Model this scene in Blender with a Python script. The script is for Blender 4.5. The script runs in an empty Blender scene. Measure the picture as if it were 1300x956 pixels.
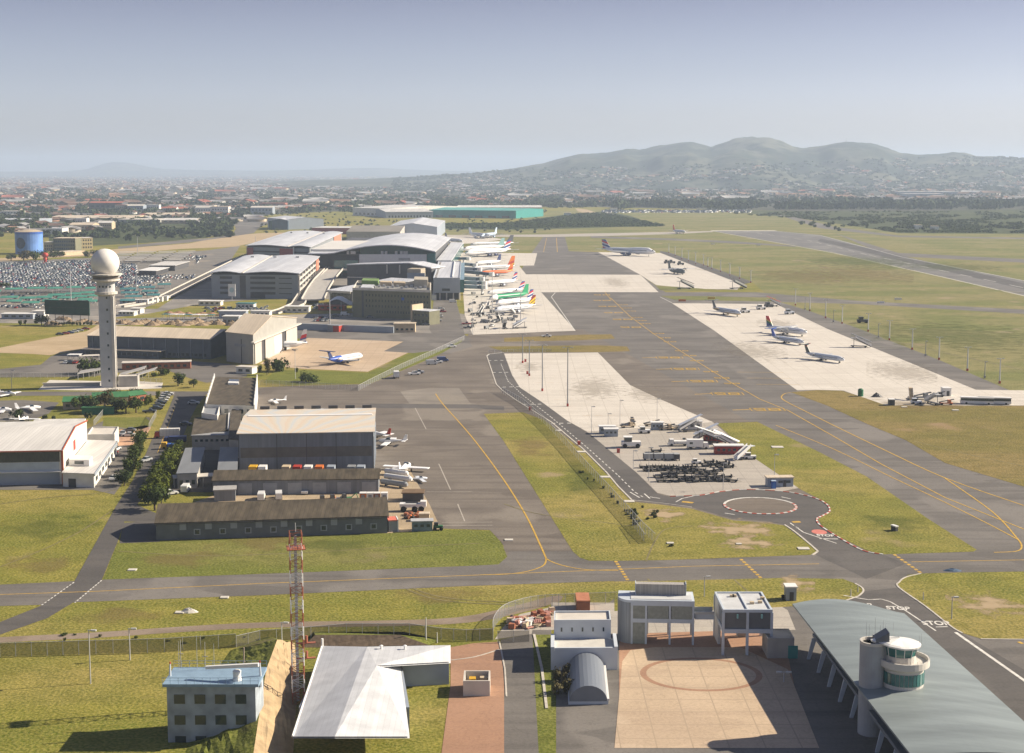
import bpy, math, random
import numpy as np
from mathutils import Vector, Matrix, noise
from mathutils.geometry import tessellate_polygon
rnd = random.Random(7)
R = math.radians
SC = bpy.context.scene
COL = SC.collection
# ---------------------------------------------------------------- camera, sky, sun, exposure
F, CX, CY, HC = 1840.0, 650.0, 433.0, 95.0
PITCH = math.atan(218.0 / F)
cam_d = bpy.data.cameras.new('camera'); cam = bpy.data.objects.new('camera', cam_d); COL.objects.link(cam)
cam.location = (0, 0, HC); cam.rotation_euler = (math.pi/2 - PITCH, 0, 0)
cam_d.sensor_fit = 'HORIZONTAL'; cam_d.sensor_width = 36.0; cam_d.lens = 36.0 * F / 1300.0
cam_d.shift_y = -(478.0 - CY) / 1300.0
cam_d.clip_start = 1.0; cam_d.clip_end = 90000.0
SC.camera = cam
SUN_EL, SUN_AZ = 31.0, 12.0            # degrees; azimuth counted from +X towards +Y
world = bpy.data.worlds.new('World'); SC.world = world; world.use_nodes = True
wn = world.node_tree; wn.nodes.clear()
sky = wn.nodes.new('ShaderNodeTexSky'); sky.sky_type = 'NISHITA'; sky.sun_disc = False
sky.sun_elevation = R(SUN_EL); sky.sun_rotation = R(90 - SUN_AZ)
sky.air_density = 1.0; sky.dust_density = 1.2; sky.ozone_density = 3.0; sky.altitude = 100
hs = wn.nodes.new('ShaderNodeHueSaturation'); hs.inputs['Saturation'].default_value = 0.55
tint = wn.nodes.new('ShaderNodeMix'); tint.data_type = 'RGBA'; tint.blend_type = 'MULTIPLY'; tint.inputs[0].default_value = 1.0; tint.inputs[7].default_value = (0.97, 0.92, 1.0, 1)
bg = wn.nodes.new('ShaderNodeBackground'); bg.inputs['Strength'].default_value = 0.074
wo = wn.nodes.new('ShaderNodeOutputWorld')
wn.links.new(sky.outputs[0], hs.inputs['Color']); wn.links.new(hs.outputs[0], tint.inputs[6]); 
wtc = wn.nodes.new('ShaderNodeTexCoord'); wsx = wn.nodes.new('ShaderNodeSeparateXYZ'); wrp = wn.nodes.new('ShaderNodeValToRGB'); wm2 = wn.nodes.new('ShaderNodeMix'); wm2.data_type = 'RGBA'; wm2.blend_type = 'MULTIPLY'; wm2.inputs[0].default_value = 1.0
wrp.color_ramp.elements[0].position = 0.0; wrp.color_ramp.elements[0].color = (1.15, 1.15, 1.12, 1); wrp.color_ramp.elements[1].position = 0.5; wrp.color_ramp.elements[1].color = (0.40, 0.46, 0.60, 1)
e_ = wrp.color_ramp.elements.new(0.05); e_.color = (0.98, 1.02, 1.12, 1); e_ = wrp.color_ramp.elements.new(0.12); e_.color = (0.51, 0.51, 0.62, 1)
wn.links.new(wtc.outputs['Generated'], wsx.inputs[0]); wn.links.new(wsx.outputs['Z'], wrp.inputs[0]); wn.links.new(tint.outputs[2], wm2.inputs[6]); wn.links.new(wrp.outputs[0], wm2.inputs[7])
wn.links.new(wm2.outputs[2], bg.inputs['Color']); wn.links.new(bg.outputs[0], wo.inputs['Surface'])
sd = bpy.data.lights.new('sun', 'SUN'); sd.energy = 5.0; sd.angle = R(0.5); sd.color = (1.0, 0.88, 0.70)
sun = bpy.data.objects.new('sun', sd); COL.objects.link(sun)
sv = Vector((math.cos(R(SUN_EL))*math.cos(R(SUN_AZ)), math.cos(R(SUN_EL))*math.sin(R(SUN_AZ)), math.sin(R(SUN_EL))))
sun.rotation_euler = sv.to_track_quat('Z', 'Y').to_euler(); sun.location = (0, 0, 900)
SC.view_settings.view_transform = 'Standard'; SC.view_settings.look = 'None'
SC.view_settings.exposure = 0.88; SC.view_settings.gamma = 1.0; SC.view_settings.use_curve_mapping = False
SC.cycles.max_bounces = 5; SC.cycles.volume_bounces = 2; SC.cycles.transparent_max_bounces = 12
SC.cycles.diffuse_bounces = 2; SC.cycles.glossy_bounces = 2; SC.cycles.use_denoising = True
SC.cycles.volume_step_rate = 4.0

# ---------------------------------------------------------------- measuring: photograph pixel -> point on a level plane
def P(x, y, z=0.0):
    a, b = (x-CX)/F, -(y-CY)/F
    d = Vector((a, math.cos(PITCH) + b*math.sin(PITCH), -math.sin(PITCH) + b*math.cos(PITCH)))
    t = (z - HC)/d.z
    return Vector((d.x*t, d.y*t, z))
def PD(x, y, dist):                    # pixel -> point at a given distance ahead
    a, b = (x-CX)/F, -(y-CY)/F
    d = Vector((a, math.cos(PITCH) + b*math.sin(PITCH), -math.sin(PITCH) + b*math.cos(PITCH)))
    t = dist/d.y
    return Vector((d.x*t, d.y*t, HC + d.z*t))
def HT(x, y0, y1):                     # height of something standing at (x,y0) whose top shows at y1
    return PD(x, y1, P(x, y0).y).z

# ---------------------------------------------------------------- materials
MATS = {}
def mat(name, col, rough=0.7, var=0.12, scale=0.6, metal=0.0, bump=0.0, spec=0.4, streak=None, alpha=1.0, col2=None, seam=None):
    if name in MATS: return MATS[name]
    m = bpy.data.materials.new(name); m.use_nodes = True; nt = m.node_tree; b = nt.nodes['Principled BSDF']
    b.inputs['Roughness'].default_value = rough; b.inputs['Metallic'].default_value = metal
    b.inputs['Specular IOR Level'].default_value = spec
    tc = nt.nodes.new('ShaderNodeTexCoord')
    src = tc.outputs['Object']
    if streak:
        mp = nt.nodes.new('ShaderNodeMapping'); mp.inputs['Scale'].default_value = streak
        nt.links.new(src, mp.inputs['Vector']); src = mp.outputs[0]
    n = nt.nodes.new('ShaderNodeTexNoise'); n.inputs['Scale'].default_value = scale; n.inputs['Detail'].default_value = 4.0
    nt.links.new(src, n.inputs['Vector'])
    rp = nt.nodes.new('ShaderNodeValToRGB'); rp.color_ramp.elements[0].position = 0.3; rp.color_ramp.elements[1].position = 0.7
    c2 = col2 or tuple(min(1, c*(1+var)) for c in col)
    rp.color_ramp.elements[0].color = (*[c*(1-var) for c in col], 1); rp.color_ramp.elements[1].color = (*c2, 1)
    nt.links.new(n.outputs['Fac'], rp.inputs[0]); nt.links.new(rp.outputs[0], b.inputs['Base Color'])
    if seam:                            # (direction, spacing in metres, how dark the joint is)
        dr, spc, dk = seam; mp2 = nt.nodes.new('ShaderNodeVectorMath'); mp2.operation = 'DOT_PRODUCT'; mp2.inputs[1].default_value = dr; nt.links.new(tc.outputs['Object'], mp2.inputs[0])
        dv = nt.nodes.new('ShaderNodeMath'); dv.operation = 'DIVIDE'; dv.inputs[1].default_value = spc; nt.links.new(mp2.outputs['Value'], dv.inputs[0])
        fl = nt.nodes.new('ShaderNodeMath'); fl.operation = 'FLOOR'; nt.links.new(dv.outputs[0], fl.inputs[0]); wn2 = nt.nodes.new('ShaderNodeTexWhiteNoise'); wn2.noise_dimensions = '1D'; nt.links.new(fl.outputs[0], wn2.inputs['W'])
        fr = nt.nodes.new('ShaderNodeMath'); fr.operation = 'FRACT'; nt.links.new(dv.outputs[0], fr.inputs[0]); gt = nt.nodes.new('ShaderNodeMath'); gt.operation = 'LESS_THAN'; gt.inputs[1].default_value = 0.14; nt.links.new(fr.outputs[0], gt.inputs[0])
        ml = nt.nodes.new('ShaderNodeMath'); ml.operation = 'MULTIPLY'; ml.inputs[1].default_value = dk; nt.links.new(gt.outputs[0], ml.inputs[0])
        m3 = nt.nodes.new('ShaderNodeMath'); m3.operation = 'MULTIPLY_ADD'; m3.inputs[1].default_value = 0.14; nt.links.new(wn2.outputs['Value'], m3.inputs[0]); nt.links.new(ml.outputs[0], m3.inputs[2])
        mx = nt.nodes.new('ShaderNodeMix'); mx.data_type = 'RGBA'; nt.links.new(m3.outputs[0], mx.inputs[0]); nt.links.new(rp.outputs[0], mx.inputs[6]); mx.inputs[7].default_value = (*[c*0.35 for c in col], 1); nt.links.new(mx.outputs[2], b.inputs['Base Color'])
    if bump:
        bp = nt.nodes.new('ShaderNodeBump'); bp.inputs['Strength'].default_value = bump; bp.inputs['Distance'].default_value = 0.2
        nt.links.new(n.outputs['Fac'], bp.inputs['Height']); nt.links.new(bp.outputs[0], b.inputs['Normal'])
    if alpha < 1: b.inputs['Alpha'].default_value = alpha
    MATS[name] = m; return m
def nodes_mat(name, rough=0.9, spec=0.2):
    m = bpy.data.materials.new(name); m.use_nodes = True; nt = m.node_tree; b = nt.nodes['Principled BSDF']
    b.inputs['Roughness'].default_value = rough; b.inputs['Specular IOR Level'].default_value = spec
    MATS[name] = m; return m, nt, b
def N(nt, t, **k):
    n = nt.nodes.new(t)
    for a, v in k.items():
        if a.startswith('i_'): n.inputs[a[2:].replace('_', ' ')].default_value = v
        else: setattr(n, a, v)
    return n
def noise_fac(nt, vec, scale, lo, hi, detail=5, sc=(1,1,1)):
    mp = N(nt, 'ShaderNodeMapping'); mp.inputs['Scale'].default_value = sc; nt.links.new(vec, mp.inputs['Vector'])
    n = N(nt, 'ShaderNodeTexNoise'); n.inputs['Scale'].default_value = scale; n.inputs['Detail'].default_value = detail
    nt.links.new(mp.outputs[0], n.inputs['Vector'])
    mr = N(nt, 'ShaderNodeMapRange', interpolation_type='SMOOTHSTEP'); mr.inputs['From Min'].default_value = lo; mr.inputs['From Max'].default_value = hi
    nt.links.new(n.outputs['Fac'], mr.inputs['Value']); return mr.outputs[0]
def mix(nt, f, a, b):
    m = N(nt, 'ShaderNodeMix', data_type='RGBA')
    if isinstance(f, float): m.inputs[0].default_value = f
    else: nt.links.new(f, m.inputs[0])
    for i, v in ((6, a), (7, b)):
        if isinstance(v, tuple): m.inputs[i].default_value = (*v, 1)
        else: nt.links.new(v, m.inputs[i])
    return m.outputs[2]
def grass_mat(name, g1, g2, dry, dirt, dryness=0.5, rowdir=None):
    m, nt, b = nodes_mat(name, 0.95, 0.1)
    v = N(nt, 'ShaderNodeNewGeometry').outputs['Position']
    f_s = noise_fac(nt, v, 1.6, 0.3, 0.7, 8)
    f_m = noise_fac(nt, v, 0.07, 0.35, 0.65, 5)
    f_l = noise_fac(nt, v, 0.016, 0.5-0.3*(1-abs(1-dryness*2)) if False else 0.62-dryness*0.35, 0.80-dryness*0.35, 4, (0.6, 1.2, 1))
    f_d = noise_fac(nt, v, 0.035, 0.62, 0.72, 6)
    f_t = noise_fac(nt, v, 0.16, 0.38, 0.66, 9, (0.6, 1.2, 1))
    c = mix(nt, f_m, g1, g2); c = mix(nt, f_l, c, dry)
    c2 = mix(nt, f_t, c, tuple(x*0.62 for x in g1)); c = mix(nt, 0.45, c, c2)
    sc_ = mix(nt, f_s, tuple(x*0.5 for x in g1), tuple(x*1.45 for x in dry)); c = mix(nt, 0.42, c, sc_)
    f_v = noise_fac(nt, v, 0.28, 0.52, 0.70, 8, (1, 1, 1)); c = mix(nt, 0.5, c, mix(nt, f_v, c, tuple(x*0.55 for x in g2))); c = mix(nt, f_d, c, dirt)
    nt.links.new(c, b.inputs['Base Color'])
    bp = N(nt, 'ShaderNodeBump'); bp.inputs['Strength'].default_value = 0.25; bp.inputs['Distance'].default_value = 0.3
    nt.links.new(f_s, bp.inputs['Height']); nt.links.new(bp.outputs[0], b.inputs['Normal'])
    return m
def paved_mat(name, c1, c2, streak, patch, joint=None, js=(7.5, 7.5), rot=0.0, jw=0.02, rough=0.8):
    m, nt, b = nodes_mat(name, rough, 0.25)
    v = N(nt, 'ShaderNodeNewGeometry').outputs['Position']
    c = mix(nt, noise_fac(nt, v, 0.05, 0.35, 0.65, 5), c1, c2)
    st = noise_fac(nt, v, 0.5, 0.42, 0.78, 6, (0.035, 0.55, 1)); c = mix(nt, st, c, streak)
    pt = noise_fac(nt, v, 0.02, 0.56, 0.60, 3, (1, 0.6, 1)); pm = mix(nt, pt, c, patch); c = mix(nt, 0.8, c, pm); pt2 = noise_fac(nt, v, 0.045, 0.60, 0.615, 2, (0.5, 1.3, 1)); c = mix(nt, 0.55, c, mix(nt, pt2, c, streak)); cr_k = noise_fac(nt, v, 0.22, 0.485, 0.5, 8, (1, 1, 1)); cr_2 = noise_fac(nt, v, 0.22, 0.5, 0.515, 8, (1, 1, 1)); cm = N(nt, 'ShaderNodeMath', operation='SUBTRACT'); nt.links.new(cr_k, cm.inputs[0]); nt.links.new(cr_2, cm.inputs[1]); c = mix(nt, 0.35, c, mix(nt, cm.outputs[0], c, tuple(x*0.6 for x in c1)))
    fs = noise_fac(nt, v, 1.7, 0.3, 0.7, 4); c = mix(nt, 0.12, c, mix(nt, fs, tuple(x*0.5 for x in c1), tuple(min(1, x*1.5) for x in c2)))
    if joint:
        mp = N(nt, 'ShaderNodeMapping'); mp.inputs['Rotation'].default_value = (0, 0, rot); nt.links.new(v, mp.inputs['Vector'])
        bk = N(nt, 'ShaderNodeTexBrick', offset=0.0); bk.inputs['Scale'].default_value = 1.0
        bk.inputs['Brick Width'].default_value = js[0]; bk.inputs['Row Height'].default_value = js[1]
        bk.inputs['Mortar Size'].default_value = jw*js[1]; bk.inputs['Color1'].default_value = (0.75, 0.75, 0.75, 1); bk.inputs['Color2'].default_value = (1, 1, 1, 1); bk.inputs['Mortar'].default_value = (0, 0, 0, 1)
        nt.links.new(mp.outputs[0], bk.inputs['Vector'])
        c = mix(nt, bk.outputs['Fac'], c, joint)
        v2 = mix(nt, bk.outputs['Color'], tuple(x*0.86 for x in c1), c); c = mix(nt, 0.35, c, v2)
    nt.links.new(c, b.inputs['Base Color']); return m
def decal_mat(name, col, dens=0.8, sc=0.25):
    # soft-edged stain or bare patch; its own shape comes from noise inside the sheet it lies on
    m, nt, b = nodes_mat(name, 0.95, 0.1)
    tc = N(nt, 'ShaderNodeTexCoord')
    vm = N(nt, 'ShaderNodeVectorMath', operation='SUBTRACT'); vm.inputs[1].default_value = (0.5, 0.5, 0.5); nt.links.new(tc.outputs['Generated'], vm.inputs[0])
    mul = N(nt, 'ShaderNodeVectorMath', operation='MULTIPLY'); mul.inputs[1].default_value = (1, 1, 0); nt.links.new(vm.outputs[0], mul.inputs[0])
    ln = N(nt, 'ShaderNodeVectorMath', operation='LENGTH'); nt.links.new(mul.outputs[0], ln.inputs[0])
    n = N(nt, 'ShaderNodeTexNoise'); n.inputs['Scale'].default_value = sc; n.inputs['Detail'].default_value = 6
    nt.links.new(N(nt, 'ShaderNodeNewGeometry').outputs['Position'], n.inputs['Vector'])
    ma = N(nt, 'ShaderNodeMath', operation='MULTIPLY_ADD'); ma.inputs[1].default_value = 0.9; nt.links.new(n.outputs['Fac'], ma.inputs[0]); nt.links.new(ln.outputs['Value'], ma.inputs[2])
    mr = N(nt, 'ShaderNodeMapRange', interpolation_type='SMOOTHSTEP'); mr.inputs['From Min'].default_value = 0.52; mr.inputs['From Max'].default_value = 0.77; mr.inputs['To Min'].default_value = dens; mr.inputs['To Max'].default_value = 0
    nt.links.new(ma.outputs[0], mr.inputs['Value']); nt.links.new(mr.outputs[0], b.inputs['Alpha'])
    b.inputs['Base Color'].default_value = (*col, 1); return m

# ---------------------------------------------------------------- mesh builder
class MB:
    def __init__(s): s.v = []; s.f = []; s.m = []
    def add(s, vs, fs, m=0):
        o = len(s.v); s.v += [tuple(p) for p in vs]
        for q in fs: s.f.append([o+i for i in q]); s.m.append(m)
    def quad(s, a, b, c, d, m=0): s.add([a, b, c, d], [(0, 1, 2, 3)], m)
    def hexa(s, p, m=0, mt=None):     # 8 points: bottom 4 ccw, top 4 ccw
        s.add(p, [(3, 2, 1, 0), (0, 1, 5, 4), (1, 2, 6, 5), (2, 3, 7, 6), (3, 0, 4, 7)], m); s.add(p[4:], [(0, 1, 2, 3)], m if mt is None else mt)
    def box(s, x0, x1, y0, y1, z0, z1, m=0, mt=None):
        s.hexa([(x0,y0,z0),(x1,y0,z0),(x1,y1,z0),(x0,y1,z0),(x0,y0,z1),(x1,y0,z1),(x1,y1,z1),(x0,y1,z1)], m, mt)
    def cbox(s, c, sz, rz=0.0, m=0):
        ca, sa = math.cos(rz), math.sin(rz); p = []
        for dz in (-1, 1):
            for dx, dy in ((-1,-1),(1,-1),(1,1),(-1,1)):
                x, y = dx*sz[0]/2, dy*sz[1]/2; p.append((c[0]+x*ca-y*sa, c[1]+x*sa+y*ca, c[2]+dz*sz[2]/2))
        s.hexa(p, m)
    def tube(s, p, q, r0, r1=None, n=8, m=0, caps=True):
        r1 = r0 if r1 is None else r1; p, q = Vector(p), Vector(q); d = (q-p).normalized()
        a = d.orthogonal().normalized(); b = d.cross(a); vs = []
        for c, r in ((p, r0), (q, r1)):
            for i in range(n):
                t = 2*math.pi*i/n; vs.append(c + a*(r*math.cos(t)) + b*(r*math.sin(t)))
        fs = [(i, (i+1) % n, n+(i+1) % n, n+i) for i in range(n)]
        if caps: fs += [tuple(range(n-1, -1, -1)), tuple(range(n, 2*n))]
        s.add(vs, fs, m)
    def loft(s, rings, m=0, caps=True, mf=None):
        n = len(rings[0]); o = len(s.v); s.v += [tuple(p) for r in rings for p in r]
        for k in range(len(rings)-1):
            for i in range(n):
                j = (i+1) % n
                s.f.append([o+k*n+i, o+k*n+j, o+(k+1)*n+j, o+(k+1)*n+i]); s.m.append(mf(k, i) if mf else m)
        if caps:
            s.f.append([o+i for i in range(n-1, -1, -1)]); s.m.append(m); s.f.append([o+(len(rings)-1)*n+i for i in range(n)]); s.m.append(m)
    def prism(s, poly, z0, z1, m=0, mt=None):   # poly: (x,y) points; z1 may be a list
        n = len(poly); zt = z1 if isinstance(z1, (list, tuple)) else [z1]*n
        a = sum(poly[i][0]*poly[(i+1) % n][1]-poly[(i+1) % n][0]*poly[i][1] for i in range(n))
        idx = list(range(n)) if a > 0 else list(range(n-1, -1, -1))
        vs = [(poly[i][0], poly[i][1], z0) for i in idx] + [(poly[i][0], poly[i][1], zt[i]) for i in idx]
        s.add(vs, [(i, (i+1) % n, n+(i+1) % n, n+i) for i in range(n)], m)
        top = [vs[n+i] for i in range(n)]
        s.add(top, tessellate_polygon([[Vector(p) for p in top]]) if n > 4 else [tuple(range(n))], m if mt is None else mt)
        for f in (s.f[-1:] if n <= 4 else []): pass
    def lathe(s, c, prof, n=20, m=0):            # prof: (r, z)
        s.loft([[(c[0]+r*math.cos(2*math.pi*i/n), c[1]+r*math.sin(2*math.pi*i/n), c[2]+z) for i in range(n)] for r, z in prof], m)
    def build(s, name, mats, parent=None, org=(0,0,0), loc=None, smooth=False, fixn=False):
        me = bpy.data.meshes.new(name); o = Vector(org)
        me.from_pydata([(x-o.x, y-o.y, z-o.z) for x, y, z in s.v], [], s.f)
        for k in (mats if isinstance(mats, (list, tuple)) else [mats]): me.materials.append(k)
        if any(s.m): me.polygons.foreach_set('material_index', s.m)
        if smooth: me.polygons.foreach_set('use_smooth', [True]*len(me.polygons))
        me.update()
        ob = bpy.data.objects.new(name, me); COL.objects.link(ob)
        if parent is not None: ob.parent = parent
        elif loc is not None: ob.location = loc
        else: ob.location = o
        return ob
def tag(o, label, cat, group=None):
    o['label'] = label; o['category'] = cat
    if group: o['group'] = group
    return o
def struct(o, kind='structure'): o['kind'] = kind; return o
def thing(name, label, cat, loc=(0,0,0), rz=0.0, group=None, scale=1.0):
    o = bpy.data.objects.new(name, None); COL.objects.link(o); o.location = loc; o.rotation_euler = (0, 0, rz)
    o.empty_display_size = 0.5
    if scale != 1.0: o.scale = (scale,)*3
    return tag(o, label, cat, group)
KIDS = {}
def kids(o):
    if o.name not in KIDS: KIDS[o.name] = list(o.children)
    return KIDS[o.name]
def dup(root, loc, rz=0.0, label=None, group=None, scale=None):
    r = root.copy(); COL.objects.link(r); r.location = loc; r.rotation_euler = (0, 0, rz)
    if scale is not None: r.scale = scale if isinstance(scale, tuple) else (scale,)*3
    if label: r['label'] = label
    if group: r['group'] = group
    for ch in kids(root):
        c = ch.copy(); COL.objects.link(c); c.parent = r
        for g in kids(ch):
            d = g.copy(); COL.objects.link(d); d.parent = c
    return r
class Pool:                            # first placing moves the prototype itself, later ones copy it
    def __init__(s, make): s.make = make; s.p = {}
    def put(s, key, loc, rz, label, group=None, scale=1.0):
        if key not in s.p:
            o = s.make(key); s.p[key] = o; o.location = loc; o.rotation_euler = (0, 0, rz); o['label'] = label
            o.scale = scale if isinstance(scale, tuple) else (scale,)*3
            if group: o['group'] = group
            return o
        o = dup(s.p[key], loc, rz, label, group, scale)
        if not group and 'group' in o: del o['group']
        return o
def seg_rz(a, b): return math.atan2(b.y-a.y, b.x-a.x)

# ---------------------------------------------------------------- base materials
GR_NEAR = grass_mat('field_grass', (0.115, 0.145, 0.016), (0.225, 0.215, 0.034), (0.30, 0.24, 0.075), (0.29, 0.23, 0.12), 0.50)
ASPH = paved_mat('asphalt', (0.138, 0.126, 0.113), (0.175, 0.160, 0.143), (0.096, 0.088, 0.079), (0.205, 0.187, 0.166))
ASPH2 = paved_mat('apron_asphalt', (0.148, 0.126, 0.104), (0.19, 0.163, 0.134), (0.105, 0.088, 0.073), (0.235, 0.205, 0.168))
ASPH_D = paved_mat('dark_asphalt', (0.095, 0.088, 0.082), (0.115, 0.105, 0.096), (0.08, 0.074, 0.069), (0.13, 0.12, 0.11))
CONC = paved_mat('apron_concrete', (0.56, 0.515, 0.45), (0.62, 0.575, 0.505), (0.48, 0.44, 0.38), (0.59, 0.545, 0.48), (0.45, 0.41, 0.35), (7.5, 7.5))
CONC_G = paved_mat('weathered_concrete', (0.38, 0.345, 0.295), (0.43, 0.39, 0.335), (0.34, 0.305, 0.265), (0.41, 0.37, 0.32), (0.30, 0.27, 0.24), (6, 6))
CONC_T = paved_mat('tan_concrete', (0.46, 0.35, 0.24), (0.52, 0.40, 0.28), (0.40, 0.30, 0.21), (0.50, 0.39, 0.28), (0.36, 0.28, 0.2), (6, 6))
SAND = paved_mat('sandy_ground', (0.40, 0.30, 0.18), (0.47, 0.36, 0.23), (0.33, 0.25, 0.14), (0.42, 0.33, 0.2))
BRICKP = paved_mat('brick_paving', (0.33, 0.19, 0.12), (0.38, 0.225, 0.145), (0.29, 0.17, 0.11), (0.36, 0.22, 0.15))
W_PAINT = mat('white_line_paint', (0.62, 0.60, 0.55), 0.7, 0.25, 0.8)
Y_PAINT = mat('yellow_line_paint', (0.50, 0.31, 0.045), 0.7, 0.25, 0.8)
RED_P = mat('red_kerb_paint', (0.42, 0.075, 0.04), 0.6, 0.15)
WHITE = mat('white_painted_metal', (0.74, 0.73, 0.70), 0.5, 0.05, 0.3)
WHITE2 = mat('white_wall_plaster', (0.66, 0.64, 0.59), 0.7, 0.14, 0.35)
ROOFW = mat('white_roof_sheet', (0.64, 0.62, 0.58), 0.55, 0.14, 0.2, streak=(1, 0.15, 1), seam=((1,0,0), 1.2, 0.25))
ROOFB = mat('pale_metal_roof', (0.60, 0.61, 0.63), 0.45, 0.14, 0.1, streak=(1, 0.2, 1), seam=((1,0,0), 3.5, 0.22))
ROOFC = mat('cream_roof_sheet', (0.62, 0.52, 0.39), 0.6, 0.14, 0.15, streak=(1, 0.3, 1), seam=((1,0,0), 1.6, 0.2))
BROWNR = mat('brown_fibre_roof', (0.085, 0.068, 0.046), 0.85, 0.38, 0.6, streak=(1.0, 0.25, 1), bump=0.3, seam=((1,0,0), 1.1, 0.35))
GREYW = mat('grey_clad_wall', (0.20, 0.215, 0.235), 0.6, 0.18, 0.5, streak=(1, 1, 0.1), seam=((1,0,0), 1.0, 0.15))
DGREYW = mat('dark_grey_wall', (0.085, 0.085, 0.09), 0.7, 0.12, 0.3)
BLUEW = mat('blue_grey_wall', (0.30, 0.34, 0.39), 0.55, 0.06, 0.3)
OLIVE = mat('olive_render', (0.17, 0.165, 0.105), 0.8, 0.12, 0.3)
CONW = mat('raw_concrete', (0.38, 0.36, 0.33), 0.8, 0.14, 0.35, bump=0.1)
CONL = mat('pale_concrete', (0.56, 0.52, 0.46), 0.8, 0.1, 0.35)
GLASS = mat('dark_glass', (0.03, 0.045, 0.055), 0.12, 0.2, 0.3, spec=0.8)
GGLASS = mat('green_glass', (0.03, 0.14, 0.13), 0.12, 0.25, 0.5, spec=0.8)
BLACK = mat('black_rubber', (0.02, 0.02, 0.02), 0.8, 0.2)
DARKM = mat('dark_metal', (0.06, 0.06, 0.065), 0.55, 0.2)
STEEL = mat('galvanised_steel', (0.45, 0.45, 0.45), 0.45, 0.12)
GREEND = mat('dark_green_board', (0.012, 0.055, 0.045), 0.6, 0.2, 0.3)
GREENR = mat('green_roof', (0.05, 0.17, 0.07), 0.6, 0.15, 0.4)
TEAL = mat('teal_sheet', (0.035, 0.26, 0.235), 0.5, 0.12, 0.3)
SHADE = mat('green_shade_cloth', (0.05, 0.22, 0.165), 0.8, 0.4, 0.15)
REDM = mat('red_paint', (0.42, 0.045, 0.03), 0.5, 0.12)
BRICK = mat('red_brick', (0.33, 0.12, 0.065), 0.85, 0.15, 1.5)
ORANGE = mat('orange_paint', (0.62, 0.17, 0.04), 0.5, 0.1)
BLUE = mat('blue_paint', (0.03, 0.11, 0.42), 0.4, 0.1)
YELLOW = mat('yellow_paint', (0.65, 0.38, 0.03), 0.5, 0.1)
BEIGE = mat('beige_wall', (0.50, 0.40, 0.27), 0.8, 0.1, 0.4)
GREYP = mat('grey_paint', (0.26, 0.27, 0.28), 0.5, 0.1)
WOODY = mat('tree_bark', (0.11, 0.08, 0.055), 0.9, 0.25, 2.0)

# ---------------------------------------------------------------- ground sheets
def sheet(name, px, z, m, kind='structure'):
    pts = [P(x, y) for x, y in px]
    mb = MB(); vs = [(p.x, p.y, z) for p in pts]
    tris = tessellate_polygon([[Vector(v) for v in vs]]); out = []
    for t in tris:
        a, b, c = (Vector(vs[i]) for i in t)
        out.append(t if (b-a).cross(c-a).z > 0 else (t[0], t[2], t[1]))
    mb.add(vs, out); c = sum(pts, Vector())/len(pts)
    return struct(mb.build(name, m, org=(c.x, c.y, 0)), kind)
def smooth_px(pts, n=5, closed=False):
    out = []; L = len(pts)
    rng = range(L) if closed else range(L-1)
    for i in rng:
        p0, p1, p2, p3 = (pts[(i-1) % L] if closed or i > 0 else pts[0]), pts[i], pts[(i+1) % L], (pts[(i+2) % L] if closed or i+2 < L else pts[-1])
        for k in range(n):
            t = k/n; out.append(tuple(0.5*((2*p1[a]) + (-p0[a]+p2[a])*t + (2*p0[a]-5*p1[a]+4*p2[a]-p3[a])*t*t + (-p0[a]+3*p1[a]-3*p2[a]+p3[a])*t**3) for a in (0, 1)))
    if not closed: out.append(pts[-1])
    return out
def line(name, px, w, z, m, dash=None, smooth=0, build=True, mb=None, h=0):
    if smooth: px = smooth_px(px, smooth)
    pts = [P(x, y) for x, y in px]; mb = mb or MB()
    segs = []
    for a, b in zip(pts, pts[1:]):
        L = (b-a).length
        if not dash: segs.append((a, b))
        else:
            t = 0
            while t < L:
                segs.append((a.lerp(b, t/L), a.lerp(b, min(1, (t+dash[0])/L)))); t += dash[0]+dash[1]
    for a, b in segs:
        d = (b-a); 
        if d.length < 1e-4: continue
        n = Vector((-d.y, d.x, 0)).normalized()*w/2
        q = [a-n, b-n, b+n, a+n]
        if h: mb.hexa([(p.x, p.y, z) for p in q] + [(p.x, p.y, z+h) for p in q])
        else: mb.add([(p.x, p.y, z) for p in q], [(0, 1, 2, 3)])
    if build: return struct(mb.build(name, m, org=(pts[0].x, pts[0].y, 0)))
# ================================================================ THE SETTING
g = MB(); xs = [-40000, -8000, -2000, -500, 500, 2000, 8000, 40000]; ys = [-600, 200, 700, 1500, 4000, 12000, 45000]
g.add([(x, y, 0) for y in ys for x in xs], [(j*8+i, j*8+i+1, (j+1)*8+i+1, (j+1)*8+i) for j in range(6) for i in range(7)])
struct(g.build('ground', GR_NEAR))
GR_FAR = grass_mat('airfield_grass', (0.10, 0.135, 0.03), (0.17, 0.185, 0.05), (0.26, 0.225, 0.10), (0.29, 0.23, 0.14), 0.62)
GR_LUSH = grass_mat('lush_grass', (0.11, 0.14, 0.02), (0.155, 0.175, 0.03), (0.21, 0.195, 0.06), (0.2, 0.17, 0.08), 0.28)
GR_BROWN = grass_mat('dry_grass', (0.13, 0.125, 0.025), (0.18, 0.155, 0.04), (0.25, 0.185, 0.07), (0.27, 0.19, 0.10), 0.62)
SCRUB = grass_mat('scrub_ground', (0.03, 0.05, 0.02), (0.05, 0.075, 0.03), (0.12, 0.12, 0.05), (0.2, 0.17, 0.1), 0.25)
SUBG = grass_mat('suburb_floor', (0.035, 0.045, 0.03), (0.07, 0.07, 0.055), (0.13, 0.12, 0.095), (0.22, 0.19, 0.15), 0.35)
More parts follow.
